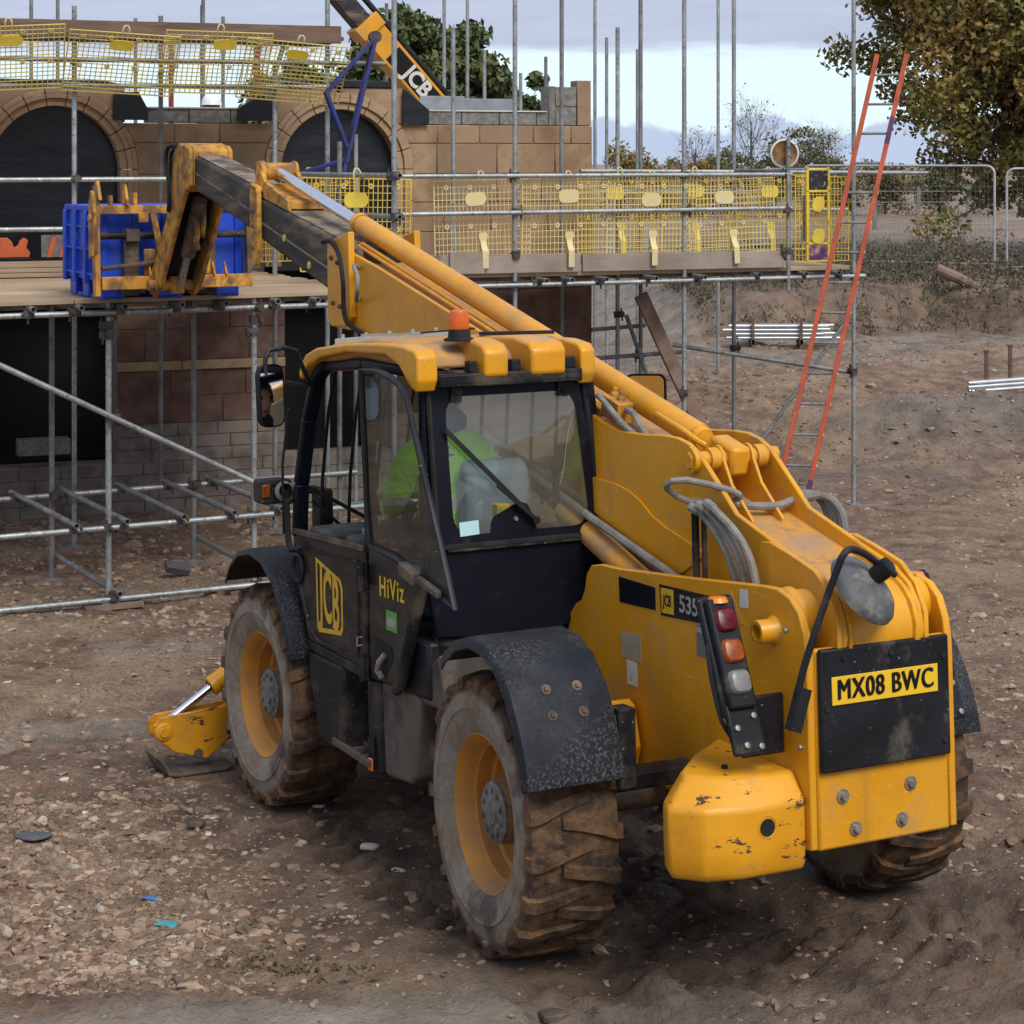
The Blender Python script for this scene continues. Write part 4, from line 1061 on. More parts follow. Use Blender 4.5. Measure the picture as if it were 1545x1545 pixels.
m.box(cx - .03, cx + .04, -.28, .52, 3.33, 3.40)           # top bar
m.box(cx - .05, cx + .04, -.755, .50, 2.73, 2.835)           # bottom bar
m.box(cx - .03, cx + .05, .505, .55, 2.68, 3.46)           # left upright
m.box(cx - .03, cx + .05, .20, .235, 3.40, 3.50)
m.box(cx - .03, cx + .03, -.40, -.36, 2.84, 3.36)
m.beam((cx, .07, 3.36), (cx - .02, -.02, 2.82), .06, .05); m.beam((cx, -.22, 3.36), (cx - .02, -.16, 2.82), .06, .05)
m.box(cx - .03, cx + .03, .40, .43, 3.40, 3.48)
m.prism([(7.90, 3.44), (8.04, 3.44), (8.04, 3.58), (7.98, 3.60)], 'y', .50, .53).prism([(7.90, 3.40), (8.04, 3.40), (8.02, 3.56), (7.97, 3.57)], 'y', .28, .305)
m.box(cx - .06, cx - .03, .12, .20, 3.26, 3.34)
for y in (.10, .02, -.43, -.53): m.prism([(7.90, 2.835), (7.96, 2.835), (7.98, 2.93), (7.965, 2.94)], 'y', y, y + .016)
car = m.build('fork_carriage', 'headpaint', T, .006)
m = MB().prism([(7.86, 3.50), (7.90, 3.52), (7.96, 3.40), (7.96, 2.98), (7.90, 3.0), (7.82, 3.24), (7.80, 3.34)], 'y', .57, .60); m.tube((7.88, .57, 3.30), (7.88, .62, 3.30), .03, 10); m.build('quick_hitch', 'headpaint', car, .006)
MB().tube((7.96, .545, 3.56), (7.96, .545, 3.02), .022, 8).build('latch_rod', 'mudmetal', car)
m = MB(); m.box(cx - .035, cx + .045, -.755, -.71, 2.84, 3.30); m.build('carriage_upright', 'mudmetal', car, .006)
MB().tube((8.0, .50, 3.16), (8.0, -.74, 3.16), .030, 12).build('fork_shaft', 'blackdusty', car)
MB().tube((7.97, .49, 2.90), (7.93, -.02, 2.95), .020, 8).build('fork_stay', 'mudmetal', car)
for y in (.235, -.405):
    m = MB(); m.box(8.01, 8.055, y - .06, y + .06, 2.68, 3.20); m.box(7.96, 8.04, y - .055, y + .055, 3.11, 3.21); m.prism([(8.01, 2.68), (8.01, 2.73), (9.10, 2.705), (9.15, 2.69), (9.15, 2.68)], 'y', y - .06, y + .06)
    m.build('fork', 'mudmetal', T, .005)
MB().box(7.98, 8.02, .02, .14, 2.84, 3.05).build('hitch_cylinder', 'rustyarm', car, .01)

# --- cab
YL, YR, XR, XF = 1.05, .13, .66, 2.26
cab = MB()
cab.box(XR + .02, 2.16, YR + .03, YL - .03, .95, 1.22)
cab = cab.build('cab_floor', 'black', T, .02)
# lower left door leaf, quarter panel and their trims
dp = [(2.33, 1.52), (2.31, 1.56), (1.345, 1.585), (1.345, .94), (1.95, .935), (2.06, .96), (2.13, 1.02), (2.25, 1.22), (2.32, 1.42)]
door = MB().prism(dp, 'y', 1.015, 1.05).build('door', 'doorpanel', T, .010)
pts = [(2.27, 1.47), (1.43, 1.50), (1.43, 1.03), (1.98, 1.02), (2.10, 1.08), (2.22, 1.28)]
MB().loop([(x, 1.053, z) for x, z in pts], .010, 6).build('door_rib', 'blackdusty', door)
MB().beam((2.10, 1.055, .985), (1.36, 1.055, .965), .02, .045).build('door_sill', 'blackdusty', door, .005)
MB().beam((2.31, 1.058, 1.55), (1.35, 1.058, 1.575), .014, .03).build('door_rail', 'mudmetal', door, .004)
m = MB(); m.lathe([(.075, 0), (.082, .012), (.070, .02), (.060, .006), (.052, -.004)], (2.235, 1.052, 1.36), (0, 1, 0), 20); m.build('door_pull', 'black', door)
m = MB(); m.lathe([(0, 0.003), (.056, 0.003)], (2.235, 1.052, 1.36), (0, 1, 0), 20); m.build('door_pull_recess', 'rubber', door)
for z in (1.44, 1.0):
    m = MB(); m.tube((1.33, 1.075, z - .07), (1.33, 1.075, z + .07), .018, 10); m.box(1.30, 1.40, 1.051, 1.068, z - .06, z + .06); m.build('hinge', 'blackdusty', door, .004)
m = MB(); m.path([(1.375, 1.055, 1.14), (1.375, 1.085, 1.14), (1.375, 1.085, 1.10), (1.375, 1.06, 1.10)], .006, 6); m.build('catch', 'bolt', door)
# emblem on the door: tilted frame with the letters inside
o4 = frame4((1.83, 1.0525, 1.265), (-1, 0, 0), (0, 1, 0))
def L4(pts): return [tuple(o4 @ Vector((x, y, 0))) for x, y in pts]
fo = [(-.170, .185), (.165, .115), (.195, .075), (.195, -.135), (.170, -.165), (-.135, -.195), (-.16, -.17)]
fi = [(x * .88, y * .87) for x, y in fo]
m = MB(); n = len(fo)
a_, b_ = L4(fo), L4(fi)
m.add(a_ + b_, [(i, (i + 1) % n, n + (i + 1) % n, n + i) for i in range(n)])
m.build('emblem_frame', 'logoyellow', door, 0, 0)
sh = Matrix(((1, 0, 0, 0), (-.20, 1, 0, 0), (0, 0, 1, 0), (0, 0, 0, 1)))
text_mb('JCB', .36, o4 @ sh @ Matrix.Translation((.014, -.014, 0)), .0012, .46, .0075, 0, 1.06).build('lettering', 'logoyellow', door, smooth=0)
qp = [(1.315, 1.585), (.74, 1.515), (.72, 1.48), (.90, 1.02), (.95, .97), (1.315, .945)]
qd = MB().prism(qp, 'y', 1.015, 1.045).build('quarter_panel', 'doorpanel', T, .010)
text_mb('HiViz', .135, frame4((1.03, 1.0475, 1.415), (-1, 0, 0.02), (0, 1, 0)), .0012, .86, .0016, 0, 1.18).build('lettering', 'plateyellow', qd, smooth=0)
MB().box(.97, 1.10, 1.046, 1.048, 1.22, 1.315).build('decal', 'green', qd, 0)
MB().box(.985, 1.085, 1.0485, 1.0495, 1.24, 1.28).build('decal', 'decalgrey', qd, 0)
MB().prism([(1.25, 1.17), (1.05, 1.145), (1.02, 1.09), (1.12, .99), (1.25, .985)], 'y', 1.046, 1.048).build('handle_recess', 'rubber', qd, 0)
MB().path([(1.10, 1.055, 1.10), (1.13, 1.075, 1.06), (1.15, 1.075, 1.02), (1.14, 1.055, .985)], .016, 8).build('door_handle', 'bolt', qd)
MB().path([(.70, 1.03, 1.48), (.74, 1.05, 1.35), (.84, 1.06, 1.12), (.90, 1.06, 1.00), (.98, 1.05, .955)], .030, 10).build('corner_tube', 'blackdusty', T)
# pillars
def post(name, pts, w=.055, d=.06, mat='navy'):
    m = MB()
    for a, b in zip(pts[:-1], pts[1:]): m.beam(a, b, w, d, (0, 1, 0))
    return m.build(name, mat, T, .012)
post('front_pillar', [(2.31, 1.02, 1.52), (2.27, 1.02, 1.80), (2.17, 1.01, 2.15), (2.05, 1.0, 2.38), (1.93, .99, 2.46)], .05, .08)
post('front_pillar', [(2.31, .17, 1.30), (2.27, .17, 1.80), (2.17, .19, 2.15), (2.05, .20, 2.38), (1.93, .22, 2.46)], .05, .06)
post('middle_pillar', [(1.33, 1.02, 1.55), (1.36, 1.01, 2.0), (1.40, 1.0, 2.45)], .05, .06)
post('rear_pillar', [(.70, 1.0, 1.50), (.72, .99, 2.0), (.75, .97, 2.45)], .06, .07)
post('rear_pillar', [(.67, .060, 1.36), (.685, .085, 1.65), (.72, .150, 2.42)], .070, .07)
post('roof_rail', [(2.0, .99, 2.43), (1.4, 1.01, 2.475), (.9, 1.0, 2.46), (.74, .98, 2.42)], .05, .05)
post('roof_rail', [(2.0, .22, 2.43), (1.4, .20, 2.475), (.74, .19, 2.42)], .05, .05)
# rear wall below the window
rw = [(.0, 1.385), (.06, 1.635), (1.0, 1.65), (1.02, 1.50), (.98, 1.24), (.40, 1.20), (.20, 1.28)]
MB().prism(rw, 'x', XR - .01, XR + .04).build('rear_wall', 'navy', T, .012)
MB().box(XR - .03, XR - .005, .095, .93, 1.632, 1.650).build('window_ledge', 'blackdusty', T, .004)
MB().prism([(.40, 1.20), (.98, 1.24), (.95, .95), (.45, .95)], 'x', XR + .02, XR + .05).build('lower_rear_wall', 'blackdusty', T, .01)
MB().prism([(.05, 1.38), (.22, 1.42), (.20, 1.0), (.05, 1.0)], 'x', XR + .05, XR + .08).build('bulkhead', 'rubber', T)
# front bulkhead, right wall, windscreen
MB().prism([(.15, .95), (1.02, .95), (1.02, 1.50), (.15, 1.50)], 'x', 2.26, 2.30).build('front_bulkhead', 'blackdusty', T)
MB().prism([(.72, 1.0), (2.28, 1.0), (2.28, 1.50), (.72, 1.50)], 'y', .12, .15).build('right_wall', 'black', T)
m = MB()
wp = [(2.30, 1.52), (2.26, 1.80), (2.165, 2.15), (2.05, 2.38)]
vs = [(x, y, z) for x, z in wp for y in (.20, .99)]
m.add(vs, [(0, 1, 3, 2), (2, 3, 5, 4), (4, 5, 7, 6)]); m.build('windscreen', 'clearglass', T)
m = MB(); vs = [(2.25, .155, 1.52), (.73, .145, 1.52), (.76, .185, 2.38), (2.08, .19, 2.38)]; m.add(vs, [(0, 1, 2, 3)]); m.build('right_window', 'clearglass', T)
# windscreen guard bars and front wiper
for y in (.88, .72, .56, .40):
    MB().path([(2.36, y, 1.50), (2.32, y, 1.82), (2.22, y, 2.18), (2.10, y, 2.42)], .010, 6).build('guard_bar', 'rubber', T)
MB().path([(2.36, 1.09, 1.53), (2.34, 1.10, 1.9), (2.26, 1.09, 2.2)], .008, 6).build('guard_bar', 'rubber', T)
MB().beam((2.30, .98, 1.78), (2.33, .55, 1.54), .012, .02).beam((2.30, .95, 1.70), (2.33, .75, 1.53), .012, .016).build('front_wiper', 'rubber', T)
MB().path([(2.30, 1.06, 1.72), (2.28, 1.10, 1.70), (2.27, 1.10, 1.50), (2.24, 1.10, 1.46), (2.23, 1.06, 1.46)], .016, 8).build('grab_handle', 'black', T)
# rear window: glass, printed border, hinges, wiper, sticker
ZB, ZT = 1.655, 2.40
def rwx(z): return XR - .012 + (z - ZB) * .06 / .75
def rwpt(u, z, off=0):
    yl = .975 + (z - ZB) * .02; yr = .100 + (z - ZB) * .085
    return (rwx(z) - off, yl + (yr - yl) * u, z)
m = MB(); m.add([rwpt(0, ZB), rwpt(1, ZB), rwpt(1, ZT), rwpt(0, ZT)], [(0, 1, 2, 3)]); rwin = m.build('rear_window', 'rearglass', T)
def border(outer, inner, name, mat, off):
    m = MB(); n = len(outer)
    m.add([rwpt(u, z, off) for u, z in outer] + [rwpt(u, z, off) for u, z in inner], [(i, (i + 1) % n, n + (i + 1) % n, n + i) for i in range(n)])
    return m.build(name, mat, rwin, 0, 0)
def rrect(u0, u1, z0, z1, ru, rz, k=5):
    P_ = []
    for cu, cz, a0 in ((u1 - ru, z1 - rz, 0), (u0 + ru, z1 - rz, 90), (u0 + ru, z0 + rz, 180), (u1 - ru, z0 + rz, 270)):
        for i in range(k + 1):
            a = R(a0 + 90 * i / k); P_.append((cu + ru * math.cos(a), cz + rz * math.sin(a)))
    return P_
ob = rrect(0, 1, ZB, ZT, .001, .001); ib = rrect(.10, .925, ZB + .05, ZT - .055, .10, .09)
border(ob, ib, 'window_border', 'navy', .004)
m = MB(); fr_ = [(.04, ZB + .002), (.60, ZB + .002), (.585, ZB + .10), (.55, ZB + .17), (.50, ZB + .185), (.46, ZB + .17), (.34, ZB + .125), (.32, ZB + .10), (.31, ZB + .05), (.27, ZB + .02), (.1, ZB + .02)]
m.add([rwpt(u, z, .006) for u, z in fr_], [tuple(range(len(fr_)))]); m.build('window_print', 'navy', rwin, 0, 0)
MB().loop([rwpt(u, z, .008) for u, z in rrect(.0, 1, ZB, ZT, .04, .04)], .014, 6).build('window_seal', 'rubber', rwin)
for u in (.17, .85):
    m = MB(); c = Vector(rwpt(u, ZT - .045, .012)); m.obox(c, (0, 1, .1), (0, -.1, 1), (1, 0, 0), .06, .07, .016); m.lathe([(0, .006), (.012, .006), (.014, 0)], c + V(-.008, 0, -.008), (-1, 0, 0), 10)
    m.build('window_hinge', 'blackdusty', rwin, .004)
m = MB(); m.beam(rwpt(.57, ZB + .10, .035), rwpt(.08, ZB + .54, .03), .010, .022); m.beam(rwpt(.57, ZB + .10, .04), rwpt(.36, ZB + .27, .04), .02, .014); m.lathe([(0, .05), (.018, .05), (.022, 0)], rwpt(.575, ZB + .095, .0), (-1, 0, 0), 10)
m.build('rear_wiper', 'rubber', rwin)
m = MB(); m.add([rwpt(u, z, .009) for u, z in ((.13, ZB + .045), (.245, ZB + .05), (.245, ZB + .115), (.13, ZB + .11))], [(0, 1, 2, 3)]); m.build('sticker', 'sticker', rwin, 0, 0)
m = MB(); m.lathe([(0, .012), (.009, .012), (.012, 0)], rwpt(.47, ZB + .105, .006), (-1, 0, 0), 10); m.build('bolt', 'bolt', rwin)
m = MB(); m.path([rwpt(.90, ZT - .17, .010), rwpt(.86, ZT - .24, .010), rwpt(.83, ZT - .32, .010), rwpt(.80, ZT - .42, .010), rwpt(.76, ZT - .50, .010)], .0011, 4); m.build('scratch', 'decalgrey', rwin)
for u, z in ((.055, ZB + .22), (.78, ZB + .28)):
    m = MB(); c = Vector(rwpt(u, z)); m.tube(c + V(.05, 0, -.12), c + V(.05, 0, .02), .018, 8); m.lathe([(0, .0), (.028, .012), (.03, .03), (.02, .05), (0, .055)], c + V(.05, 0, .02), (-.3, 0, 1), 12)
    m.build('window_latch', 'rubber', rwin)
# quarter window behind the open door leaf
m = MB(); m.add([(1.31, 1.03, 1.60), (.74, 1.01, 1.53), (.76, .99, 2.38), (1.37, 1.01, 2.42)], [(0, 1, 2, 3)]); m.build('quarter_window', 'clearglass', T)
# upper door leaf, folded back
dg = [(1.27, 2.455), (1.05, 2.46), (.86, 2.44), (.73, 2.405), (.64, 2.345), (.585, 2.25), (.42, 1.98), (.255, 1.72), (.105, 1.483), (.44, 1.535), (.80, 1.60), (1.17, 1.61), (1.21, 1.75)]
def dpt(x, z, off=0): return (x, 1.085 + (1.27 - x) * .055 + off, z)
m = MB(); m.add([dpt(x, z) for x, z in dg], [tuple(range(len(dg)))]); dgl = m.build('upper_door', 'doorglass', T)
MB().loop([dpt(x, z, .0) for x, z in dg], .016, 8).build('door_frame', 'black', dgl)
ins = [(x * .93 + .052, z * .95 + .105) for x, z in dg]
n = len(dg); m = MB(); m.add([dpt(x, z, .004) for x, z in dg] + [dpt(x, z, .004) for x, z in ins], [(i, (i + 1) % n, n + (i + 1) % n, n + i) for i in range(n)]); m.build('door_border', 'navy', dgl, 0, 0)
m = MB(); m.obox(dpt(.60, 1.56, .02), (.9, -.05, .15), (0, 1, 0), (0, 0, 1), .18, .05, .06); m.obox(dpt(.36, 1.535, .02), (.9, -.05, .12), (0, 1, 0), (0, 0, 1), .25, .03, .035); m.build('door_lock', 'mudmetal', dgl, .008)
# roof
roof_l = [(2.14, 2.40), (2.10, 2.475), (2.0, 2.525), (1.8, 2.56), (1.3, 2.60), (1.0, 2.595), (.88, 2.575), (.80, 2.53), (.78, 2.47), (1.0, 2.48), (1.5, 2.50), (1.9, 2.455), (2.05, 2.40)]
roof = MB().prism(roof_l, 'y', .20, 1.01).build('roof', 'dusty', T, .02)
edge_ = [(2.15, 2.38), (2.13, 2.43), (2.05, 2.495), (1.9, 2.535), (1.5, 2.572), (1.1, 2.588), (.8, 2.588), (.66, 2.57), (.625, 2.54), (.622, 2.43), (.655, 2.375), (.72, 2.40), (.84, 2.49), (1.0, 2.535), (1.5, 2.53), (1.85, 2.487), (2.03, 2.43), (2.12, 2.36)]
MB().prism(edge_, 'y', .97, 1.075).build('roof_edge', 'yellow', roof, .013, seg=3)
MB().prism(edge_, 'y', .135, .215).build('roof_edge', 'yellow', roof, .013, seg=3)
for (ya, yb, dz) in ((.745, .60 + .02, .0), (.50, .315, .01)):
    pr = [(1.2, 2.60), (.78, 2.61), (.62, 2.585), (.585, 2.55), (.59, 2.44), (.64, 2.415), (.72, 2.46), (.95, 2.53), (1.2, 2.56)]
    MB().prism(pr, 'y', min(ya, yb), max(ya, yb)).build('roof_lobe', 'yellow', roof, .016, seg=3)
MB().box(.60, .74, .22, .97, 2.395, 2.455).prism([(.72, 2.44), (.60, 2.40), (.60, 2.42), (.72, 2.47)], 'y', .22, .97).build('roof_gutter', 'blackdusty', roof, .008)
for ya, yb in ((.53, .58), (.235, .29), (.76, .80)): MB().box(.64, .70, ya, yb, 2.455, 2.51).build('roof_clip', 'black', roof, .006)
m = MB(); m.lathe([(.075, 0), (.075, .010), (.055, .018), (.052, .052), (0, .052)], (.82, .765, 2.598), (0, 0, 1), 24); bc = m.build('beacon_base', 'rubber', T)
m = MB(); m.lathe([(.047, .055), (.050, .062), (.048, .078), (.0485, .083), (.046, .130), (.042, .142), (.025, .148), (0, .149)], (.82, .765, 2.598), (0, 0, 1), 24); m.build('beacon_lens', 'beacon', bc)
m = MB(); m.beam((1.90, .96, 2.562), (1.60, .45, 2.60), .07, .03); m.beam((1.7, .9, 2.60), (1.35, .70, 2.612), .012, .012)
for k in range(5): m.tube((1.88 - .06 * k, .93 - .105 * k, 2.57 + .007 * k), (1.88 - .06 * k, .93 - .105 * k, 2.60 + .007 * k), .010, 6)
m.build('roof_bar', 'decalgrey', T)
m = MB(); m.beam((1.15, .50, 2.612), (1.0, .16, 2.612), .06, .016); m.path([(1.3, .75, 2.62), (1.1, .55, 2.64), (.85, .74, 2.66)], .005, 5); m.build('roof_bar', 'rubber', T)
# mirrors and front lamp
m = MB(); m.path([(2.06, 1.04, 2.33), (2.02, 1.10, 2.43), (1.98, 1.15, 2.52), (1.96, 1.22, 2.54), (1.95, 1.31, 2.53), (1.94, 1.335, 2.48), (1.94, 1.335, 2.40)], .013, 8); m.path([(2.06, 1.06, 2.33), (2.0, 1.2, 2.36)], .010, 6); mar = m.build('mirror_arm', 'black', T)
mf = frame4((1.93, 1.30, 2.30), (.25, -.97, 0), (-.95, -.25, .06))
m = MB(); m.add([tuple(mf @ Vector((x, y, z))) for z in (0, -.05) for x, y in rrect(-.075, .075, -.16, .16, .05, .06)], [])
nn = len(rrect(-.075, .075, -.16, .16, .05, .06)); m.f = [(i, (i + 1) % nn, nn + (i + 1) % nn, nn + i) for i in range(nn)] + [tuple(range(nn, 2 * nn))]
m.build('mirror_shell', 'rubber', mar, .01)
m = MB(); q = rrect(-.068, .068, -.153, .153, .045, .055); m.add([tuple(mf @ Vector((x, y, -.004))) for x, y in q], [tuple(range(len(q)))]); m.build('mirror_glass', 'mirror', mar, 0, 0)
mf = frame4((2.02, -.96, 2.13), (-.62, -.78, 0), (-.78, .62, .02))
m = MB(); q = rrect(-.115, .115, -.17, .17, .04, .04); nn = len(q); m.add([tuple(mf @ Vector((x, y, z))) for z in (0, -.05) for x, y in q], [(i, (i + 1) % nn, nn + (i + 1) % nn, nn + i) for i in range(nn)] + [tuple(range(nn, 2 * nn))])
m.path([(2.06, -.85, 2.10), (2.1, -.5, 2.0), (2.15, -.35, 1.6)], .014, 6); mr_ = m.build('mirror_shell', 'rubber', T, .006)
m = MB(); q = rrect(-.105, .105, -.16, .16, .035, .035); m.add([tuple(mf @ Vector((x, y, -.004))) for x, y in q], [tuple(range(len(q)))]); m.build('mirror_glass', 'mirror', mr_, 0, 0)
m = MB(); m.obox((2.50, 1.10, 1.745), (1, 0, 0), (0, 1, 0), (0, 0, 1), .16, .17, .13); m.box(2.42, 2.5, .85, 1.04, 1.72, 1.76); m.box(2.36, 2.5, .80, .88, 1.30, 1.75); hl = m.build('head_lamp', 'blackdusty', T, .03, seg=3)
m = MB(); m.box(2.405, 2.425, 1.145, 1.19, 1.72, 1.79); m.build('indicator', 'lensamber', hl, .008)
m = MB(); m.lathe([(.05, 0), (.055, .03), (.04, .05)], (2.42, 1.07, 1.745), (-1, 0, .2), 16); m.build('lamp_rim', 'lensclear', hl)
# steps and tank under the cab
m = MB(); m.prism([(2.08, .92), (2.04, .955), (1.62, .955), (1.60, .92), (1.62, .53), (1.82, .515), (1.95, .56), (2.06, .80)], 'y', .80, 1.07); m.build('step_box', 'blackdusty', T, .03, seg=3)
MB().prism([(1.62, .93), (1.36, .93), (1.36, .55), (1.62, .55)], 'y', .72, .78).build('step_back', 'black', T)
m = MB()
for a, b in (((1.74, 1.07, .565), (1.28, 1.07, .545)), ((1.74, .84, .565), (1.28, .84, .545)), ((1.66, .84, .56), (1.66, 1.07, .56)), ((1.52, .84, .555), (1.52, 1.07, .555)), ((1.38, .84, .55), (1.38, 1.07, .55)), ((1.70, .95, .56), (1.30, .95, .545))): m.beam(a, b, .022, .035)
m.build('step', 'tankmud', T, .004)
m = MB(); m.prism([(1.37, .92), (1.34, .95), (.82, .955), (.78, .93), (.86, .56), (.90, .52), (1.36, .49)], 'y', .60, 1.02); tk = m.build('tank_box', 'tankmud', T, .03, seg=3)
MB().prism([(1.385, .93), (1.22, .95), (1.19, .50), (1.375, .48)], 'y', .86, 1.035).build('tank_cover', 'blackdusty', T, .02, seg=3)
MB().prism([(1.36, .66), (1.28, .67), (1.27, .53), (1.34, .53)], 'y', 1.036, 1.045).build('reflector_plate', 'navy', tk)
MB().prism([(1.335, .565), (1.285, .565), (1.285, .505), (1.335, .505)], 'y', 1.046, 1.058).build('side_marker', 'lensorange', tk, .006)
MB().box(.3, 2.2, .22, .80, .55, .93).build('underframe', 'mudmetal', T, .02)
MB().prism([(.95, .96), (.60, 1.18), (.55, .98), (.60, .92), (.95, .92)], 'y', .55, 1.0).build('cab_rear_skirt', 'tankmud', T, .015)
# engine pod on the far side
MB().prism([(.35, .75), (.30, 1.20), (.45, 1.38), (2.0, 1.42), (2.2, 1.30), (2.2, .75)], 'y', -1.08, -.50).build('engine_cover', 'yellow', T, .04, seg=3)
# inside the cab
m = MB(); m.box(1.02, 1.52, .36, .84, 1.36, 1.47); m.box(1.10, 1.45, .45, .75, 1.20, 1.36); m.build('seat', 'seatgrey', T, .04, seg=3)
m = MB(); m.prism([(.98, 1.44), (.92, 1.75), (.93, 1.96), (1.0, 2.02), (1.06, 1.98), (1.10, 1.46)], 'y', .34, .68); m.build('seat_back', 'seatgrey', T, .05, seg=3)
m = MB(); m.box(1.95, 2.24, .2, 1.0, 1.22, 1.58); m.obox((1.92, .62, 1.52), (.8, 0, -.4), (0, 1, 0), (.4, 0, .8), .20, .36, .10); m.build('dashboard', 'dash', T, .03)
m = MB(); m.ring((1.74, .84, 1.585), (.05, .2, 1), .05, .034, .03, 18); m.build('air_vent', 'decalgrey', T)
m = MB(); m.box(1.60, 1.80, .74, .98, 1.40, 1.585); m.build('side_console', 'dash', T, .03)
m = MB(); m.loop([Vector((1.74, .62, 1.72)) + Vector((.35, 0, .94)).cross(Vector((0, 1, 0))) * .19 * math.cos(a) + Vector((0, 1, 0)) * .19 * math.sin(a) for a in np.linspace(0, 2 * math.pi, 25)[:-1]], .015, 8); m.tube((1.74, .62, 1.72), (1.88, .62, 1.50), .03, 10); m.beam((1.74, .45, 1.72), (1.74, .79, 1.72), .03, .015); m.build('steering_wheel', 'rubber', T)
m = MB(); m.box(.78, 1.5, .17, .33, 1.25, 1.50); m.build('armrest_console', 'black', T, .02)
MB().box(.74, .80, .55, .62, 1.66, 1.82).build('document_pouch', 'logoyellow', T, .004)

# ------------------------------------------------------------------ people
def skin_obj(name, joints, edges, mat, parent=None, sub=2, root=0):
    me = bpy.data.meshes.new(name)
    me.from_pydata([j[:3] for j in joints], edges, [])
    o = bpy.data.objects.new(name, me); COL.objects.link(o); o.parent = parent
    s = o.modifiers.new('skin', 'SKIN'); s.use_smooth_shade = True
    for i, j in enumerate(joints):
        r = j[3] if isinstance(j[3], tuple) else (j[3], j[3])
        me.skin_vertices[0].data[i].radius = r
        me.skin_vertices[0].data[i].use_root = (i == root)
    b = o.modifiers.new('sub', 'SUBSURF'); b.levels = sub; b.render_levels = sub
    me.materials.append(MATS[mat])
    return o
def chain(base, n): return [(base + i, base + i + 1) for i in range(n)]
def head_mesh(c, fwd, parent, hatmat=None, hat='beanie'):
    c = Vector(c); f = Vector(fwd).normalized(); u = Vector((0, 0, 1)); s = u.cross(f)
    m = MB()
    prof = []
    N, K = 20, 14
    vs, fs = [], []
    for i in range(K + 1):
        ph = math.pi * i / K; zz = math.cos(ph)
        for k in range(N):
            th = 2 * math.pi * k / N
            ff, ss = math.cos(th) * math.sin(ph), math.sin(th) * math.sin(ph)
            w = .075 * (1.0 if zz > -.1 else 1.0 + .30 * (zz + .1))
            l = .098 * (1.0 if zz > 0 else 1.0 + .15 * zz)
            extra = 0
            if abs(ss) < .28 and ff > .6 and -.42 < zz < .05: extra = .020 * (1 - abs(ss) / .28) * (1 - abs(zz + .2) / .3)
            p = c + f * (ff * l + extra) + s * (ss * w) + u * (zz * .118)
            vs.append(p)
    for i in range(K):
        for k in range(N):
            fs.append((i * N + k, i * N + (k + 1) % N, (i + 1) * N + (k + 1) % N, (i + 1) * N + k))
    m.add(vs, fs)
    for sg in (-1, 1): m.lathe([(0, .012), (.018, .010), (.028, 0), (.02, -.006)], c + s * (sg * .073) - u * .01 - f * .005, s * sg + f * .2, 10)
    h_ = m.build('head', 'skin', parent, 0, 60)
    for sg in (-1, 1):
        e = MB(); e.lathe([(0, .006), (.010, .003), (.012, -.004)], c + f * .090 + s * (sg * .032) + u * .012, f + s * sg * .25, 10); e.build('eye', 'plateink', h_)
    e = MB(); e.obox(c + f * .088 - u * .062, s, f, u, .045, .012, .010); e.build('mouth', 'darkred', h_, .003)
    return h_
# driver, seated with his back to us
D = skin_obj('person', [(1.22, .62, 1.53, (.15, .11)), (1.20, .62, 1.70, (.145, .11)), (1.20, .62, 1.88, (.16, .11)), (1.215, .62, 2.02, (.10, .08)), (1.235, .63, 2.10, .052), (1.25, .63, 2.18, .055),
                       (1.21, .80, 1.985, .066), (1.27, .86, 1.77, .052), (1.50, .80, 1.68, .040), (1.66, .74, 1.735, .032),
                       (1.21, .44, 1.985, .066), (1.27, .39, 1.76, .052), (1.50, .42, 1.70, .040), (1.64, .48, 1.73, .032),
                       (1.32, .72, 1.53, .085), (1.70, .74, 1.57, .070), (1.78, .74, 1.26, .052), (1.90, .74, 1.24, .04),
                       (1.32, .52, 1.53, .085), (1.70, .50, 1.57, .070), (1.78, .50, 1.26, .052), (1.90, .50, 1.24, .04)],
             chain(0, 5) + [(3, 6)] + chain(6, 3) + [(3, 10)] + chain(10, 3) + [(0, 14)] + chain(14, 3) + [(0, 18)] + chain(18, 3), 'darkcloth')
D.matrix_world = MW @ Matrix.Translation((0, .04, .05))
tag(D, 'driver in lime high visibility jacket seated inside the telehandler cab', 'person')
skin_obj('jacket', [(1.22, .62, 1.50, (.175, .135)), (1.20, .62, 1.70, (.172, .135)), (1.195, .62, 1.90, (.185, .13)), (1.21, .62, 2.02, (.125, .095)), (1.228, .625, 2.085, .082),
                    (1.21, .81, 1.985, .088), (1.27, .875, 1.77, .072), (1.48, .81, 1.68, .056), (1.60, .765, 1.71, .050),
                    (1.21, .43, 1.985, .088), (1.27, .38, 1.76, .072), (1.48, .42, 1.70, .056)],
         chain(0, 4) + [(3, 5)] + chain(5, 3) + [(3, 9)] + chain(9, 2), 'hiviz', D)
hd_ = head_mesh((1.275, .635, 2.255), (1, .25, -.05), D)
m = MB(); m.lathe([(.100, -.02), (.104, .02), (.100, .07), (.078, .115), (.04, .135), (0, .138)], (1.262, .635, 2.25), (-.1, 0, 1), 22); m.build('beanie', 'darkcloth', D, 0, 60)
m = MB(); m.lathe([(.075, -.03), (.115, .0), (.118, .05), (.090, .09)], (1.222, .63, 2.10), (.05, 0, 1), 20); m.build('hood', 'darkcloth', D, 0, 60)
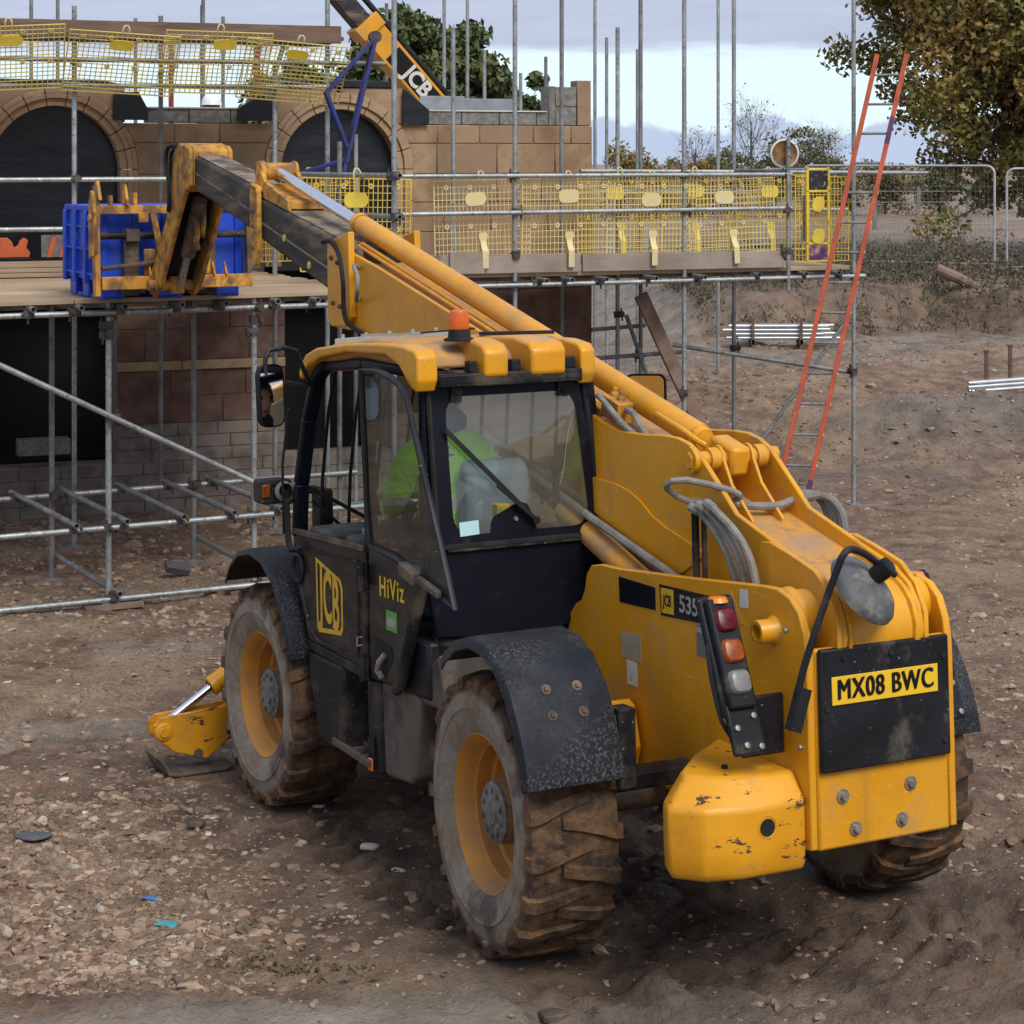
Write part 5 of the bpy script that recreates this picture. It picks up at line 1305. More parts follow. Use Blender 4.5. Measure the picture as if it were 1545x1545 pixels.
def hand(base, fwd, down, parent, sgn):
    b = Vector(base); f = Vector(fwd).normalized(); d = Vector(down).normalized(); s = f.cross(d) * sgn
    J = [tuple(b) + ((.020, .034),), tuple(b + f * .05) + ((.016, .040),), tuple(b + f * .085) + ((.014, .042),)]; E_ = [(0, 1), (1, 2)]
    for k, L in enumerate((.070, .080, .075, .058)):
        o = b + f * .085 + s * (.030 - .020 * k); i = len(J)
        J += [tuple(o + f * L * .45) + (.0095,), tuple(o + f * L * .65 + d * L * .35) + (.009,), tuple(o + f * L * .55 + d * L * .75) + (.008,)]
        E_ += [(2, i), (i, i + 1), (i + 1, i + 2)]
    i = len(J); o = b + f * .03 + s * .04
    J += [tuple(o) + (.012,), tuple(o + f * .03 + s * .02 + d * .01) + (.011,), tuple(o + f * .055 + s * .015 + d * .03) + (.009,)]; E_ += [(1, i), (i, i + 1), (i + 1, i + 2)]
    skin_obj('hand', J, E_, 'skin', parent, 1)
hand((1.66, .74, 1.735), (1, -.2, .1), (.3, 0, -1), D, 1)
hand((1.64, .48, 1.73), (1, .2, .1), (.3, 0, -1), D, -1)

# ------------------------------------------------------------------ building frame: t along the wall, b away from us, z up
A0 = R(21); MO = Vector((.03, 21.04, 0)); MU = Vector((math.cos(A0), math.sin(A0), 0)); MV = Vector((-math.sin(A0), math.cos(A0), 0))
def mpt(t, b, z): return MO + MU * t + MV * b + Vector((0, 0, z))
A1 = R(28); BO = Vector((-3.29, 16.83, 0)); BU = Vector((math.cos(A1), math.sin(A1), 0)); BV = Vector((-math.sin(A1), math.cos(A1), 0))
def bpt(t, b, z): return BO + BU * t + BV * b + Vector((0, 0, z))
def gz(p): return float(ground_h(p.x, p.y))

B = empty('stone_building', MO, (0, 0, A0))
tag(B, 'unfinished roofless sandstone building with arched window openings behind the scaffold', 'building')
WF = 1.6
ARCH = [(-4.38, 3.33, .65, .83), (-1.39, 3.33, .64, .82)]
LOW = [(-5.35, -3.76, .40, 2.12), (-1.99, -.80, .30, 2.12)]
T0, T1 = -6.6, 1.54
def row_segments(z0, z1):
    # intervals of solid wall with optional curved ends, as polygons in (t, z)
    cuts = []
    for (tc_, zc, ri, ro) in ARCH:
        if z1 > 2.30 and z0 < zc + ro:
            zs = [z0 + (z1 - z0) * i / 4 for i in range(5)]
            hw = [ro if z <= zc else math.sqrt(max(0, ro * ro - (z - zc) ** 2)) for z in zs]
            cuts.append((tc_, zs, hw))
    if z1 <= 2.15:
        for (a, b, za, zb) in LOW:
            if z1 > za + .01:
                zs = [z0, z1]; cuts.append(((a + b) / 2, zs, [(b - a) / 2] * 2))
    cuts.sort(key=lambda c: c[0])
    segs = []; left = ('flat', T0)
    for c in cuts:
        segs.append((left, ('arc', c, -1))); left = ('arc', c, 1)
    segs.append((left, ('flat', T1)))
    return segs
def edge_pts(e, z0, z1):
    if e[0] == 'flat': return [(e[1], z0), (e[1], z1)]
    c, s = e[1], e[2]
    return [(c[0] + s * h_, z) for z, h_ in zip(c[1], c[2])]
def edge_lim(e, inner):
    if e[0] == 'flat': return e[1]
    c, s = e[1], e[2]; v = [c[0] + s * h_ for h_ in c[2]]
    return (max(v) if s > 0 else min(v))
rows = []
z = -.60
while z < .40: rows.append((z, z + .13, 'plinth', .42)); z += .13
zz = z
for h_ in (.28, .27): rows.append((zz, zz + h_, 'darkred', .62)); zz += h_  # reddish courses, coloured darker for the shade under the deck
rows.append((zz, zz + .10, 'arch', .95)); zz += .10
for h_ in (.33, .33, .34): rows.append((zz, zz + h_, 'darkred', .62)); zz += h_  # reddish stone with the deck's shade put into its colour
for h_ in (.30, .32, .31, .33, .20): rows.append((zz, zz + h_, 'stone', .58)); zz += h_
top = zz
rr = random.Random(5)
mort = MB()
SHIFT = 3.81 - top
nstone = 0
for ri_, (z0, z1, mat, L) in enumerate(rows):
    z0 += SHIFT; z1 += SHIFT
    for (ea, eb) in row_segments(z0, z1):
        pa, pb = edge_pts(ea, z0, z1), edge_pts(eb, z0, z1)
        if edge_lim(eb, 1) - edge_lim(ea, 1) < .02: continue
        mort.prism(pa + pb[::-1], 'y', WF + .012, WF + .36)
        la, lb = edge_lim(ea, 1), edge_lim(eb, 1)
        js = [la]; x = la + L * rr.uniform(.35, .9)
        while x < lb - .2:
            js.append(x); x += L * (rr.uniform(.75, 1.3) if mat != 'plinth' else 1.0)
        js.append(lb)
        for k in range(len(js) - 1):
            g = .0035
            lft = [(js[k] + g, z0 + g), (js[k] + g, z1 - g)] if k > 0 else [(p[0] + g, min(max(p[1], z0 + g), z1 - g)) for p in pa]
            rgt = [(js[k + 1] - g, z0 + g), (js[k + 1] - g, z1 - g)] if k < len(js) - 2 else [(p[0] - g, min(max(p[1], z0 + g), z1 - g)) for p in pb]
            m = MB().prism(lft + rgt[::-1], 'y', WF - rr.uniform(.0, .010) - (.035 if mat == 'arch' else 0), WF + .10)
            m.build('brick' if mat == 'plinth' else 'stone', mat, B, .006 if mat != 'plinth' else .004, 40, 1); nstone += 1
mort.build('wall_core', 'mortar', B, 0, 30)
# stones hugging the arches above the parapet
for (tc_, zc, ri, ro) in ARCH:
    for s in (-1, 1):
        pts_ = [(tc_ + s * .70, 3.815), (tc_ + s * .70, 4.20), (tc_ + s * .02, 4.20)] + [(tc_ + s * ro * math.cos(R(a)), zc + ro * math.sin(R(a))) for a in (88, 75, 60, 48, 37)]
        pts_ = [p for p in pts_ if p[1] >= 3.81]
        MB().prism(pts_, 'y', WF, WF + .30).build('stone', 'stone', B, .006, 40, 1)
    # moulded ring and jambs: each voussoir its own piece
    n = 11
    for k in range(n):
        a0, a1 = R(180 * k / n + .35), R(180 * (k + 1) / n - .35)
        for (rA, rB, pr) in ((ri, ri + .075, .015), (ri + .077, ri + .125, .045), (ri + .127, ro, .025)):
            aa = [a0 + (a1 - a0) * i / 4 for i in range(5)]
            pl = [(tc_ + rA * math.cos(a), zc + rA * math.sin(a)) for a in aa] + [(tc_ + rB * math.cos(a), zc + rB * math.sin(a)) for a in aa[::-1]]
            MB().prism(pl, 'y', WF - pr, WF + .25).build('arch_stone', 'arch', B, .004, 40, 1)
    for s in (-1, 1):
        zb = 2.30
        while zb < zc - .01:
            zt = min(zc, zb + .345)
            for (rA, rB, pr) in ((ri, ri + .075, .015), (ri + .077, ri + .125, .045), (ri + .127, ro, .025)):
                x0, x1 = sorted((tc_ + s * rA, tc_ + s * rB))
                MB().box(x0, x1, WF - pr, WF + .25, zb + .003, zt - .003).build('jamb_stone', 'arch', B, .004, 40, 1)
            zb = zt
    # black sheet closing the window
    gxn, gzn = 16, 18
    vs, fs = [], []
    for j in range(gzn + 1):
        for i in range(gxn + 1):
            x = tc_ + (i / gxn - .5) * 2 * (ri + .05); zq = 2.25 + (4.05 - 2.25) * j / gzn
            vs.append((x, WF + .16 + .015 * float(fbm(np.array(x * 1.7), np.array(zq * 2.6), 3)) * 2, zq))
    for j in range(gzn):
        for i in range(gxn): fs.append((j * (gxn + 1) + i, j * (gxn + 1) + i + 1, (j + 1) * (gxn + 1) + i + 1, (j + 1) * (gxn + 1) + i))
    MB().add(vs, fs).build('window_sheet', 'membrane', B, 0, 60)
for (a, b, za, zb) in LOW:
    MB().box(a - .1, b + .1, WF + .9, WF + .95, za - .2, zb + .2).box(a - .1, a - .05, WF + .36, WF + .9, za, zb).box(b + .05, b + .1, WF + .36, WF + .9, za, zb).box(a, b, WF + .37, WF + .9, za - .1, za - .05).build('black_backing', 'void', B)  # black box added behind each opening in place of interior shade
# parapet of grey blocks, the pier and the black flaps
def run(t0, t1, z0, z1, L, mat, name):
    x = t0
    while x < t1 - .05:
        x2 = min(t1, x + L); MB().box(x + .004, x2 - .004, WF + .01 + rr.uniform(0, .012), WF + .22, z0 + .004, z1 - .002).build(name, mat, B, .006, 40, 1); x = x2
run(-3.45, -2.50, 3.812, 3.965, .44, 'greyblock', 'parapet_block')
run(-.44, 1.10, 3.812, 3.960, .44, 'greyblock', 'parapet_block')
run(1.10, 1.36, 3.812, 4.02, .3, 'greyblock', 'pier_block'); run(1.10, 1.36, 4.02, 4.245, .3, 'greyblock', 'pier_block')
run(1.365, 1.54, 3.812, 4.32, .3, 'stone', 'pier_block')
MB().box(1.02, 1.095, WF + .0, WF + .25, 3.815, 4.25).build('pier_board', 'greyblock', B, .004)
MB().box(-.44, 1.0, WF, WF + .24, 3.961, 3.975).build('parapet_cap', 'decalwhite', B)
MB().box(-3.45, -2.50, WF, WF + .24, 3.966, 3.98).build('parapet_cap', 'decalwhite', B)
for pl in ([(-3.81, 4.13), (-3.55, 4.13), (-3.45, 3.95), (-3.45, 3.84), (-3.81, 3.84)], [(-2.52, 3.84), (-2.13, 3.84), (-2.13, 4.08), (-2.25, 4.13), (-2.52, 3.96)], [(-.70, 4.20), (-.66, 4.18), (-.40, 3.97), (-.40, 3.815), (-.70, 3.815)]):
    MB().prism(pl, 'y', WF - .06, WF - .035).build('membrane_flap', 'membrane', B, .004)
MB().prism([(-2.05, 4.205), (-.75, 4.205), (-.80, 4.275), (-1.3, 4.29), (-2.0, 4.28)], 'y', WF - .02, WF + .3).build('membrane_flap', 'membrane', B, .01)
MB().prism([(-5.05, 4.205), (-3.7, 4.205), (-3.9, 4.245), (-5.0, 4.25)], 'y', WF - .02, WF + .3).build('membrane_flap', 'membrane', B, .01)
MB().box(1.20, 1.53, WF + .37, 7.0, -.5, 3.6).build('return_wall', 'mortar', B)
m = MB(); m.box(.2, 1.29, 3.4, 3.42, 4.0, 4.16).box(.2, 1.29, 3.42, 3.5, 4.145, 4.16).box(.2, 1.29, 3.42, 3.5, 4.0, 4.015).box(.05, .6, 3.2, 3.22, 3.98, 4.18); m.build('steel_beam', 'steel', B, .003)

# ------------------------------------------------------------------ scaffolds
TUBE_R = .0242
mb = MB(); mb.ring((0, 0, -.035), (0, 0, 1), .044, .0245, .07, 10); mb.box(.030, .075, -.030, .030, -.030, .030); mb.tube((.06, 0, -.075), (.06, 0, .07), .010, 6); mb.tube((.05, -.05, 0), (.05, .05, 0), .016, 6)
COUP = mb.mesh('coupler', 'coupler', 35)
mb = MB(); mb.box(-.075, .075, -.075, .075, 0, .008); mb.tube((0, 0, .008), (0, 0, .06), .019, 8)
BASE = mb.mesh('base_plate', 'oldtube', 35)
mb = MB(); mb.box(-.24, .24, -.115, .115, -.04, 0)
SOLE = mb.mesh('sole_board', 'timber', 0)
class Scaf:
    def __init__(self, name, label, o, rot, cat='scaffold'):
        self.r = empty(name, o, (0, 0, rot)); tag(self.r, label, cat)
        self.o = o; self.rot = rot
    def tube(self, name, a, b, mat='galv', hollow=True, r=TUBE_R):
        a, b = Vector(a), Vector(b); d = (b - a).normalized()
        m = MB(); m.path([a, b], r, 12, caps=False)
        m.lathe([(r, 0), (r * .8, 0), (r * .8, .06), (0, .06)], a, d, 12); m.lathe([(r, 0), (r * .8, 0), (r * .8, .06), (0, .06)], b, -d, 12)
        return m.build(name, mat, self.r, 0, 40)
    def coup(self, p, rz=None):
        return put('coupler', COUP, self.r, p, (random.uniform(-.1, .1), random.uniform(-.1, .1), rz if rz is not None else random.uniform(0, 6.28)))
    def post(self, t, b, z0, z1, mat='galv', base=True):
        self.tube('standard', (t, b, z0), (t, b, z1), mat)
        if base:
            put('base_plate', BASE, self.r, (t, b, z0 - .005)); put('sole_board', SOLE, self.r, (t + .02, b, z0 - .006), (0, 0, random.uniform(-.3, .6)))
    def board(self, t0, t1, b0, b1, z0, z1, mat='board', name='board'):
        return MB().box(t0, t1, b0, b1, z0, z1).build(name, mat, self.r, .004, 35, 1)
def base_z(fn, t, b): return gz(fn(t, b, 0)) + .045

# loading bay that carries the crate
S = Scaf('loading_bay_scaffold', 'galvanised tube loading bay with a bare timber board deck holding the blue crate', BO, A1)
bays = [(0.0, 0), (1.26, 0), (2.56, 0), (-.11, 1.3), (1.18, 1.3), (2.60, 1.3), (-1.35, 0), (-1.40, 1.3)]
for (t_, b_) in bays:
    S.post(t_, b_, base_z(bpt, t_, b_), 2.30 if b_ == 0 and t_ < 2 else (3.6 if t_ > 2 and b_ > 0 else (5.2 if t_ > 2 else 2.2)), 'galv' if b_ == 0 else 'oldtube')
for (zq, b_, mt) in ((2.185, -.05, 'galv'), (.435, -.05, 'galv'), (-.15, -.05, 'galv'), (2.15, 1.35, 'oldtube'), (.52, 1.25, 'galv')):
    S.tube('ledger', (-1.8, b_, zq), (2.75, b_, zq), mt)
    for t_ in (0.0, 1.26) if b_ < 1 else (-.11, 1.18): S.coup((t_, b_ + (.025 if b_ < 1 else -.025), zq))
for t_ in (-1.07, -.67, -.28, .08, .56, .94, 1.40, 1.76, 2.15, 2.5):
    S.tube('transom', (t_, -.20, 2.240), (t_, 2.7, 2.240), 'oldtube'); S.coup((t_, -.05, 2.20))
for ta, tb in ((-.31, -.45), (.11, -.02), (.59, .49), (1.03, .91), (1.45, 1.32)):
    S.tube('transom', (ta, -.16, .49), (tb, 1.36, .56), 'oldtube'); S.coup((ta, -.05, .45)); S.coup((tb, 1.25, .53))
S.tube('transom', (0.06, -.12, -.10), (-.06, 1.35, -.02), 'oldtube'); S.tube('transom', (1.32, -.10, -.05), (1.23, 1.35, .03), 'oldtube')
S.coup((0.03, -.04, -.12)); S.coup((0, 0, 2.08)); S.coup((1.26, 0, 2.08)); S.coup((0, 0, 2.0)); S.coup((1.26, 0, 1.98))
S.tube('brace', (-1.3, -.10, 2.0), (1.62, -.10, .52), 'galv'); S.coup((0, -.06, 1.33)); S.coup((1.30, -.06, .67))
S.tube('guard_rail', (2.56, -.12, 3.29), (2.62, 2.6, 3.29), 'galv'); S.tube('guard_rail', (2.56, -.12, 2.93), (2.62, 2.6, 2.93), 'galv')
S.coup((2.56, -.02, 3.29)); S.coup((2.56, -.02, 2.93))
nb = 16
for k in range(nb):
    b0 = -.06 + k * .233
    for (t0, t1) in ((-2.0, 2.45),):
        sp = random.Random(k).choice([None, .4, 1.1, -.3])
        zt = 2.302 + random.Random(k + 50).uniform(-.006, .006)
        t1b = t1 + random.Random(k + 9).uniform(-.03, .10)
        if sp is None: S.board(t0, t1b, b0, b0 + .222, zt - .038, zt)
        else: S.board(t0, sp - .003, b0, b0 + .222, zt - .038, zt); S.board(sp + .003, t1b, b0 + .002, b0 + .224, zt - .037, zt + .002)

# main scaffold along the wall
S = Scaf('wall_scaffold', 'galvanised tube scaffold with guard rails running along the stone wall', MO, A0)
for (t_, b_, top_, mt) in ((-4.45, 0, 4.88, 'galv'), (-2.51, 0, 4.35, 'galv'), (-1.98, 0, 5.6, 'galv'), (0, 0, 5.6, 'galv'), (1.91, 0, 5.7, 'galv'), (3.95, 0, 5.7, 'galv'),
                           (-3.37, 1.3, 4.9, 'oldtube'), (-1.30, 1.3, 3.7, 'galv'), (-.21, 1.3, 5.15 - .30, 'galv'), (1.05, 1.3, 5.6, 'oldtube'), (1.72, 1.3, 4.9, 'galv'), (2.0, 1.3, 5.6, 'oldtube'), (3.16, 1.3, 5.6, 'galv')):
    S.post(t_, b_, base_z(mpt, t_, b_), top_, mt)
S.tube('standard', (3.12, -.05, 2.03), (3.12, -.05, 3.66), 'galv')
S.tube('guard_rail', (-6.3, -.05, 3.24), (-2.3, -.05, 3.25), 'galv'); S.tube('guard_rail', (-6.3, -.05, 2.78), (-4.2, -.05, 2.78), 'galv')
S.tube('guard_rail', (-1.35, -.05, 3.265), (3.16, -.05, 3.275), 'galv'); S.tube('guard_rail', (-1.30, -.05, 2.885), (3.16, -.05, 2.915), 'galv')
S.tube('ledger', (-1.5, -.05, 2.15), (4.06, -.05, 2.17), 'galv'); S.tube('ledger', (-6.3, 0.05, 2.12), (-1.4, 0.05, 2.14), 'oldtube')
S.tube('guard_rail', (1.25, 1.25, 3.31), (5.67, 1.25, 3.28), 'galv'); S.tube('guard_rail', (1.3, 1.25, 2.86), (4.6, 1.25, 2.86), 'galv')
S.tube('ledger', (-1.5, 1.35, 2.14), (4.3, 1.35, 2.14), 'oldtube')
S.tube('guard_rail', (3.12, -.02, 3.31), (3.16, 1.35, 3.31), 'oldtube')
for t_ in (0, 1.91, 3.12):
    for zq in (3.27, 2.90, 2.16): S.coup((t_, -.02, zq))
for zq in (3.25, 2.13): S.coup((-4.45, -.02, zq)); S.coup((-2.51, -.02, zq))
S.coup((3.95, 0, 2.17)); S.coup((3.95, 0, 1.13)); S.coup((3.12, -.04, 2.46)); S.coup((3.95, .1, 3.05)); S.coup((0, -.03, 2.47)); S.coup((1.91, 0, .98))
for t_ in (.24, .52, .9, 1.46, 2.02, 2.74, 3.3, 3.7):
    S.tube('transom', (t_, -.28 if t_ < 2.1 else -.12, 2.21), (t_ + .05, 1.45, 2.21), 'oldtube'); S.coup((t_, -.04, 2.18))
S.tube('brace', (3.98, 0.05, 1.11), (2.2, .9, 1.40), 'oldtube'); S.tube('ledger', (1.0, 1.28, 1.23), (2.55, 1.28, 1.28), 'oldtube'); S.tube('ledger', (1.45, 1.4, 1.55), (2.1, 1.4, 1.58), 'oldtube')
S.tube('brace', (4.35, .55, 1.85), (3.02, .65, .15), 'oldtube', r=.02); S.tube('brace', (1.78, 1.2, 1.72), (2.15, 1.0, .5), 'oldtube')
S.coup((1.72, 1.3, 1.72)); S.coup((2.0, 1.3, 1.25)); S.coup((3.16, 1.3, 1.30))
for k in range(6):
    b0 = .03 + k * .229
    S.board(-1.45, 1.2 + .1 * (k % 3), b0, b0 + .222, 2.235, 2.273); S.board(1.21 + .1 * (k % 3), 4.0, b0 + .002, b0 + .224, 2.236, 2.275)
S.board(-1.4, 0.72, -.025, .012, 2.277, 2.47, 'toeboard', 'toe_board'); S.board(-.72, -.35, -.062, -.027, 2.28, 2.50, 'toeboard', 'toe_board'); S.board(.74, 3.08, -.025, .012, 2.277, 2.46, 'toeboard', 'toe_board')
# upper lift at the left
S.tube('ledger', (-6.3, -.05, 4.365), (-1.4, -.05, 4.385), 'oldtube'); S.tube('ledger', (-6.3, -.08, 4.11), (-1.95, -.06, 4.145), 'galv')
S.tube('brace', (-2.60, -.05, 4.02), (-2.42, -.05, 4.60), 'oldtube'); S.coup((-2.42, -.05, 4.62)); S.coup((-1.98, -.02, 4.37)); S.coup((-4.45, -.02, 4.36))
for k in range(5):
    b0 = -.10 + k * .229; S.board(-6.6, -1.84 + .02 * k, b0, b0 + .222, 4.60, 4.638, 'darkboard')
S.board(-6.6, -1.88, -.145, -.107, 4.57, 4.74, 'darkboard', 'toe_board')

# far scaffold on the other side of the building
S = Scaf('far_scaffold', 'thin dark scaffold poles rising beyond the building against the sky', MO + MV * 7, A0)
for i, (t_, top_, mt) in enumerate(((-3.88, 5.9, 'oldtube'), (-3.51, 5.9, 'oldtube'), (-2.46, 5.30, 'oldtube'), (-1.67, 5.9, 'oldtube'), (-1.63, 5.48, 'oldtube'), (-1.29, 5.35, 'oldtube'), (.84, 5.55, 'oldtube'), (1.75, 5.9, 'galv'),
                     (2.18, 5.9, 'galv'), (2.25, 4.95, 'galv'), (2.88, 4.65, 'galv'), (3.36, 4.90, 'oldtube'), (3.40, 5.9, 'oldtube'), (4.01, 5.9, 'galv'), (4.30, 5.19, 'galv'), (4.60, 5.9, 'galv'), (4.67, 5.02, 'galv'), (6.08, 5.9, 'galv'))):
    S.post(t_, .25 * (i % 3), gz(mpt(t_, 7, 0)) + .03, top_, mt, False)
for zq in (2.2, 3.0): S.tube('ledger', (-4.2, .1, zq), (6.3, .1, zq), 'oldtube')
m = MB(); m.tube((-.95, 0, 4.25), (-.95, 0, 5.10), .045, 10); m.build('prop', 'redpaint', S.r); m = MB(); m.tube((-2.05, .2, 3.9), (-2.05, .2, 4.95), .035, 10); m.build('prop', 'redpaint', S.r)

# ------------------------------------------------------------------ brick guards
def guard_mesh(w, h_, nx_, nz_, mat, name):
    m = MB(); bw = .0030
    for i in range(nx_ + 1):
        x = -w / 2 + w * i / nx_; k = 1.8 if i in (0, nx_) else 1
        m.box(x - bw * k, x + bw * k, -.006, .006, 0, h_)
    for j in range(nz_ + 1):
        z_ = h_ * j / nz_; k = 1.8 if j in (0, nz_) else 1
        m.box(-w / 2, w / 2, -.0075, .0045, z_ - bw * k, z_ + bw * k)
    for i in range(4):
        for z_ in (h_ * .92, h_ * .45):
            x = -w / 2 + w * (i + .5) / 4
            m.lathe([(.010, 0), (.026, 0), (.026, .012), (.010, .012)], (x, -.008, z_), (0, -1, 0), 8, True)
    return m.mesh(name, mat, 0, False)
GM = {'pale': guard_mesh(1.02, .84, 23, 13, 'guardpale', 'mesh_panel'), 'yellow': guard_mesh(1.02, .84, 23, 13, 'guard', 'mesh_panel'), 'lift': guard_mesh(1.02, .84, 21, 15, 'guardlift', 'mesh_panel')}
def disc_mesh(mat):
    q = []
    for a in range(0, 360, 20): q.append((.055 * math.copysign(1, math.cos(R(a))) + .058 * math.cos(R(a)), .070 * math.sin(R(a))))
    return MB().prism(q, 'y', -.018, -.009).mesh('name_plate', mat, 0)
DM = {'pale': disc_mesh('guardpale'), 'yellow': disc_mesh('guarddisc'), 'lift': disc_mesh('guarddisc')}
def clip_mesh(mat):
    m = MB(); pr = [(-.02, .22), (-.035, .17), (-.06, .13), (-.085, .10), (-.085, -.07), (-.075, -.08), (-.073, .095), (-.05, .125), (-.025, .165), (-.01, .21)]
    m.add([(x, y, z_) for x in (-.032, .032) for y, z_ in pr], [tuple(range(9, -1, -1)), tuple(range(10, 20))] + [(i, (i + 1) % 10, 10 + (i + 1) % 10, 10 + i) for i in range(10)])
    m.prism([(-.032, .20), (-.05, .25), (-.04, .29), (.04, .29), (.05, .25), (.032, .20)], 'y', -.024, -.012)
    return m.mesh('clip', mat, 35)
CM = {'pale': clip_mesh('guardpale'), 'yellow': clip_mesh('guarddisc')}
mb = MB(); mb.path([(-.03, 0, 0), (-.03, 0, .07), (-.015, .02, .10), (.015, .02, .10), (.03, 0, .07), (.03, 0, 0)], .008, 6)
HM = mb.mesh('hook', 'guardpale', 35)
def brick_guard(label, loc, rot, kind, clip=True, cat='brick guard', group='yellow mesh brick guards'):
    r = empty('brick_guard', loc, rot); tag(r, label, cat, group)
    put('mesh_panel', GM[kind], r); put('name_plate', DM[kind], r, (random.uniform(-.12, .08), 0, .66 + random.uniform(-.03, .02)), (0, R(random.uniform(-5, 5)), 0)); put('hook', HM, r, (0, 0, .83))
    if clip: put('clip', CM[kind], r, (.0, -.01, .02))
    return r
for (t_, lab) in ((-.34, 'first pale yellow mesh guard right of the telehandler boom above the toe board'), (.60, 'pale yellow mesh guard just right of the second tall pole, over the toe board'),
                  (1.54, 'pale yellow mesh guard crossing the third tall pole beyond the wall corner'), (2.50, 'pale yellow mesh guard at the end of the front rail before the ladder gate')):
    p = mpt(t_, .028, 2.385); brick_guard(lab, p, (R(random.uniform(-1, 3)), R(random.uniform(-2.2, 1.8)), A0 + R(random.uniform(-1.5, 1.5))), 'pale')
brick_guard('bright yellow mesh guard overlapping the bay corner post, right of the blue frame', bpt(2.52, .75, 2.42), (0, R(1), A1 + R(-8)), 'yellow', False)
brick_guard('bright yellow mesh guard behind the chrome ram rod below the arch', mpt(-2.0, .55, 2.42), (0, R(-1), A0), 'yellow', False)
for (t_, lab) in ((1.70, 'bright yellow mesh guard on the inner rail just past the wall corner'), (2.62, 'bright yellow mesh guard on the inner rail in line with the third tall pole'), (3.55, 'bright yellow mesh guard on the inner rail directly behind the ladder gate')):
    brick_guard(lab, mpt(t_, 1.19, 2.42), (0, R(random.uniform(-1, 1)), A0), 'yellow')
for (t_, zq, tx_, rz, lab) in ((-5.08, 4.08, 30, -5, 'tilted yellow mesh guard at the far left under the upper boards'), (-4.08, 4.06, 34, 4, 'tilted yellow mesh guard under the upper boards, above the left arch'),
                               (-3.16, 4.07, 30, 1, 'tilted yellow mesh guard in front of the worker with the white helmet'), (-2.42, 4.0, 33, 6, 'sagging yellow mesh guard at the right end of the upper boards')):
    g_ = brick_guard(lab, mpt(t_, -.12, zq), (R(-tx_), R(rz), A0), 'lift', False, group='tilted mesh guards under the upper boards')
    g_.scale = (1, 1, .78); g_.rotation_euler = (R(tx_), R(rz * .7), A0)
# ladder gate
G = empty('ladder_gate', mpt(3.66, .18, 2.33), (0, 0, A0)); tag(G, 'yellow mesh ladder gate with black and purple signs', 'gate')
gm = guard_mesh(.66, .92, 15, 14, 'guard', 'gate_mesh'); put('gate_mesh', gm, G)
for x0, x1 in ((-.20, -.17), (.06, .09)): MB().box(x0, x1, -.02, .004, 0, 1.02).build('gate_bar', 'guarddisc', G, .004)
for zq in (0.0, .19, .76, 1.0): MB().box(-.20, .09, -.02, .004, zq - .012, zq + .014).build('gate_bar', 'guarddisc', G, .004)
MB().box(-.17, .06, -.024, -.012, .78, .985).build('sign', 'signblack', G); MB().box(-.17, .06, -.024, -.012, .015, .175).build('sign', 'signpurple', G)
for zq in (.60, .25):
    m = MB().prism([(-.04, .0), (-.02, .07), (.02, .10), (.10, .10), (.12, .05), (.11, -.03), (.05, -.07), (-.02, -.05)], 'y', -.03, -.018); o = m.build('gate_plate', 'guarddisc', G, .004); o.location = (-.10, 0, zq)
MB().tube((-.235, -.03, .22), (-.235, -.03, .72), .012, 8).build('gate_hinge', 'coupler', G)
# round disc tied to the short post
Dk = empty('round_site_mirror', mpt(3.10, -.02, 3.50), (0, 0, A0)); tag(Dk, 'round dark disc with white rim tied to the short scaffold post', 'mirror')
m = MB(); m.lathe([(0, -.02), (.10, -.012), (.135, 0.01)], (0, .02, 0), (-.25, -1, 0), 28); m.build('mirror_back', 'rustyarm', Dk)
m = MB(); m.lathe([(.13, -.02), (.155, -.015), (.16, .01), (.14, .02)], (0, .02, 0), (-.25, -1, 0), 28, True); m.build('rim', 'decalwhite', Dk)
MB().path([(-.12, -.06, .08), (0, -.09, .06), (.10, -.05, .10)], .005, 6).path([(-.05, -.09, -.02), (.03, -.09, -.05)], .005, 6).build('tie_wire', 'coupler', Dk)

# ladder
LB, LT = mpt(2.98, -.62, 0), mpt(4.40, -.35, 4.57)
LB.z = gz(LB) + .02
wv = mpt(-.27, .16, 0) - mpt(0, 0, 0)
LD = empty('ladder', LB, (0, 0, 0)); tag(LD, 'long orange red ladder leaning on the scaffold end beside the gate', 'ladder')
dv = LT - LB; nl = wv.cross(dv).normalized()
for k, off in enumerate((Vector((0, 0, 0)), wv)):
    m = MB(); m.beam(off, off + dv, .050, .066, nl); m.build('rail', 'ladder', LD, .004)
    m = MB(); m.beam(off + dv * (.0), off + dv * .075, .053, .069, nl); m.build('rail_paint', 'purple', LD, .004) if k == 0 else None
m = MB(); m.beam(dv * .80, dv * .86, .053, .069, nl); m.build('rail_paint', 'purple', LD, .004)
for k in range(15):
    f = (k + .6) / 15.3
    MB().tube(dv * f, wv + dv * f, .014, 8).build('rung', 'oldtube', LD)
    m = MB(); m.lathe([(0, .020), (.016, .019), (.018, .012)], dv * f - wv.normalized() * .004, nl, 8); m.lathe([(0, .020), (.016, .019), (.018, .012)], dv * f - wv.normalized() * .004, -nl, 8); m.lathe([(0, .006), (.018, .004), (.02, 0)], dv * f - wv.normalized() * .026, -wv, 8)
    m.build('rung_cap', 'white', LD)

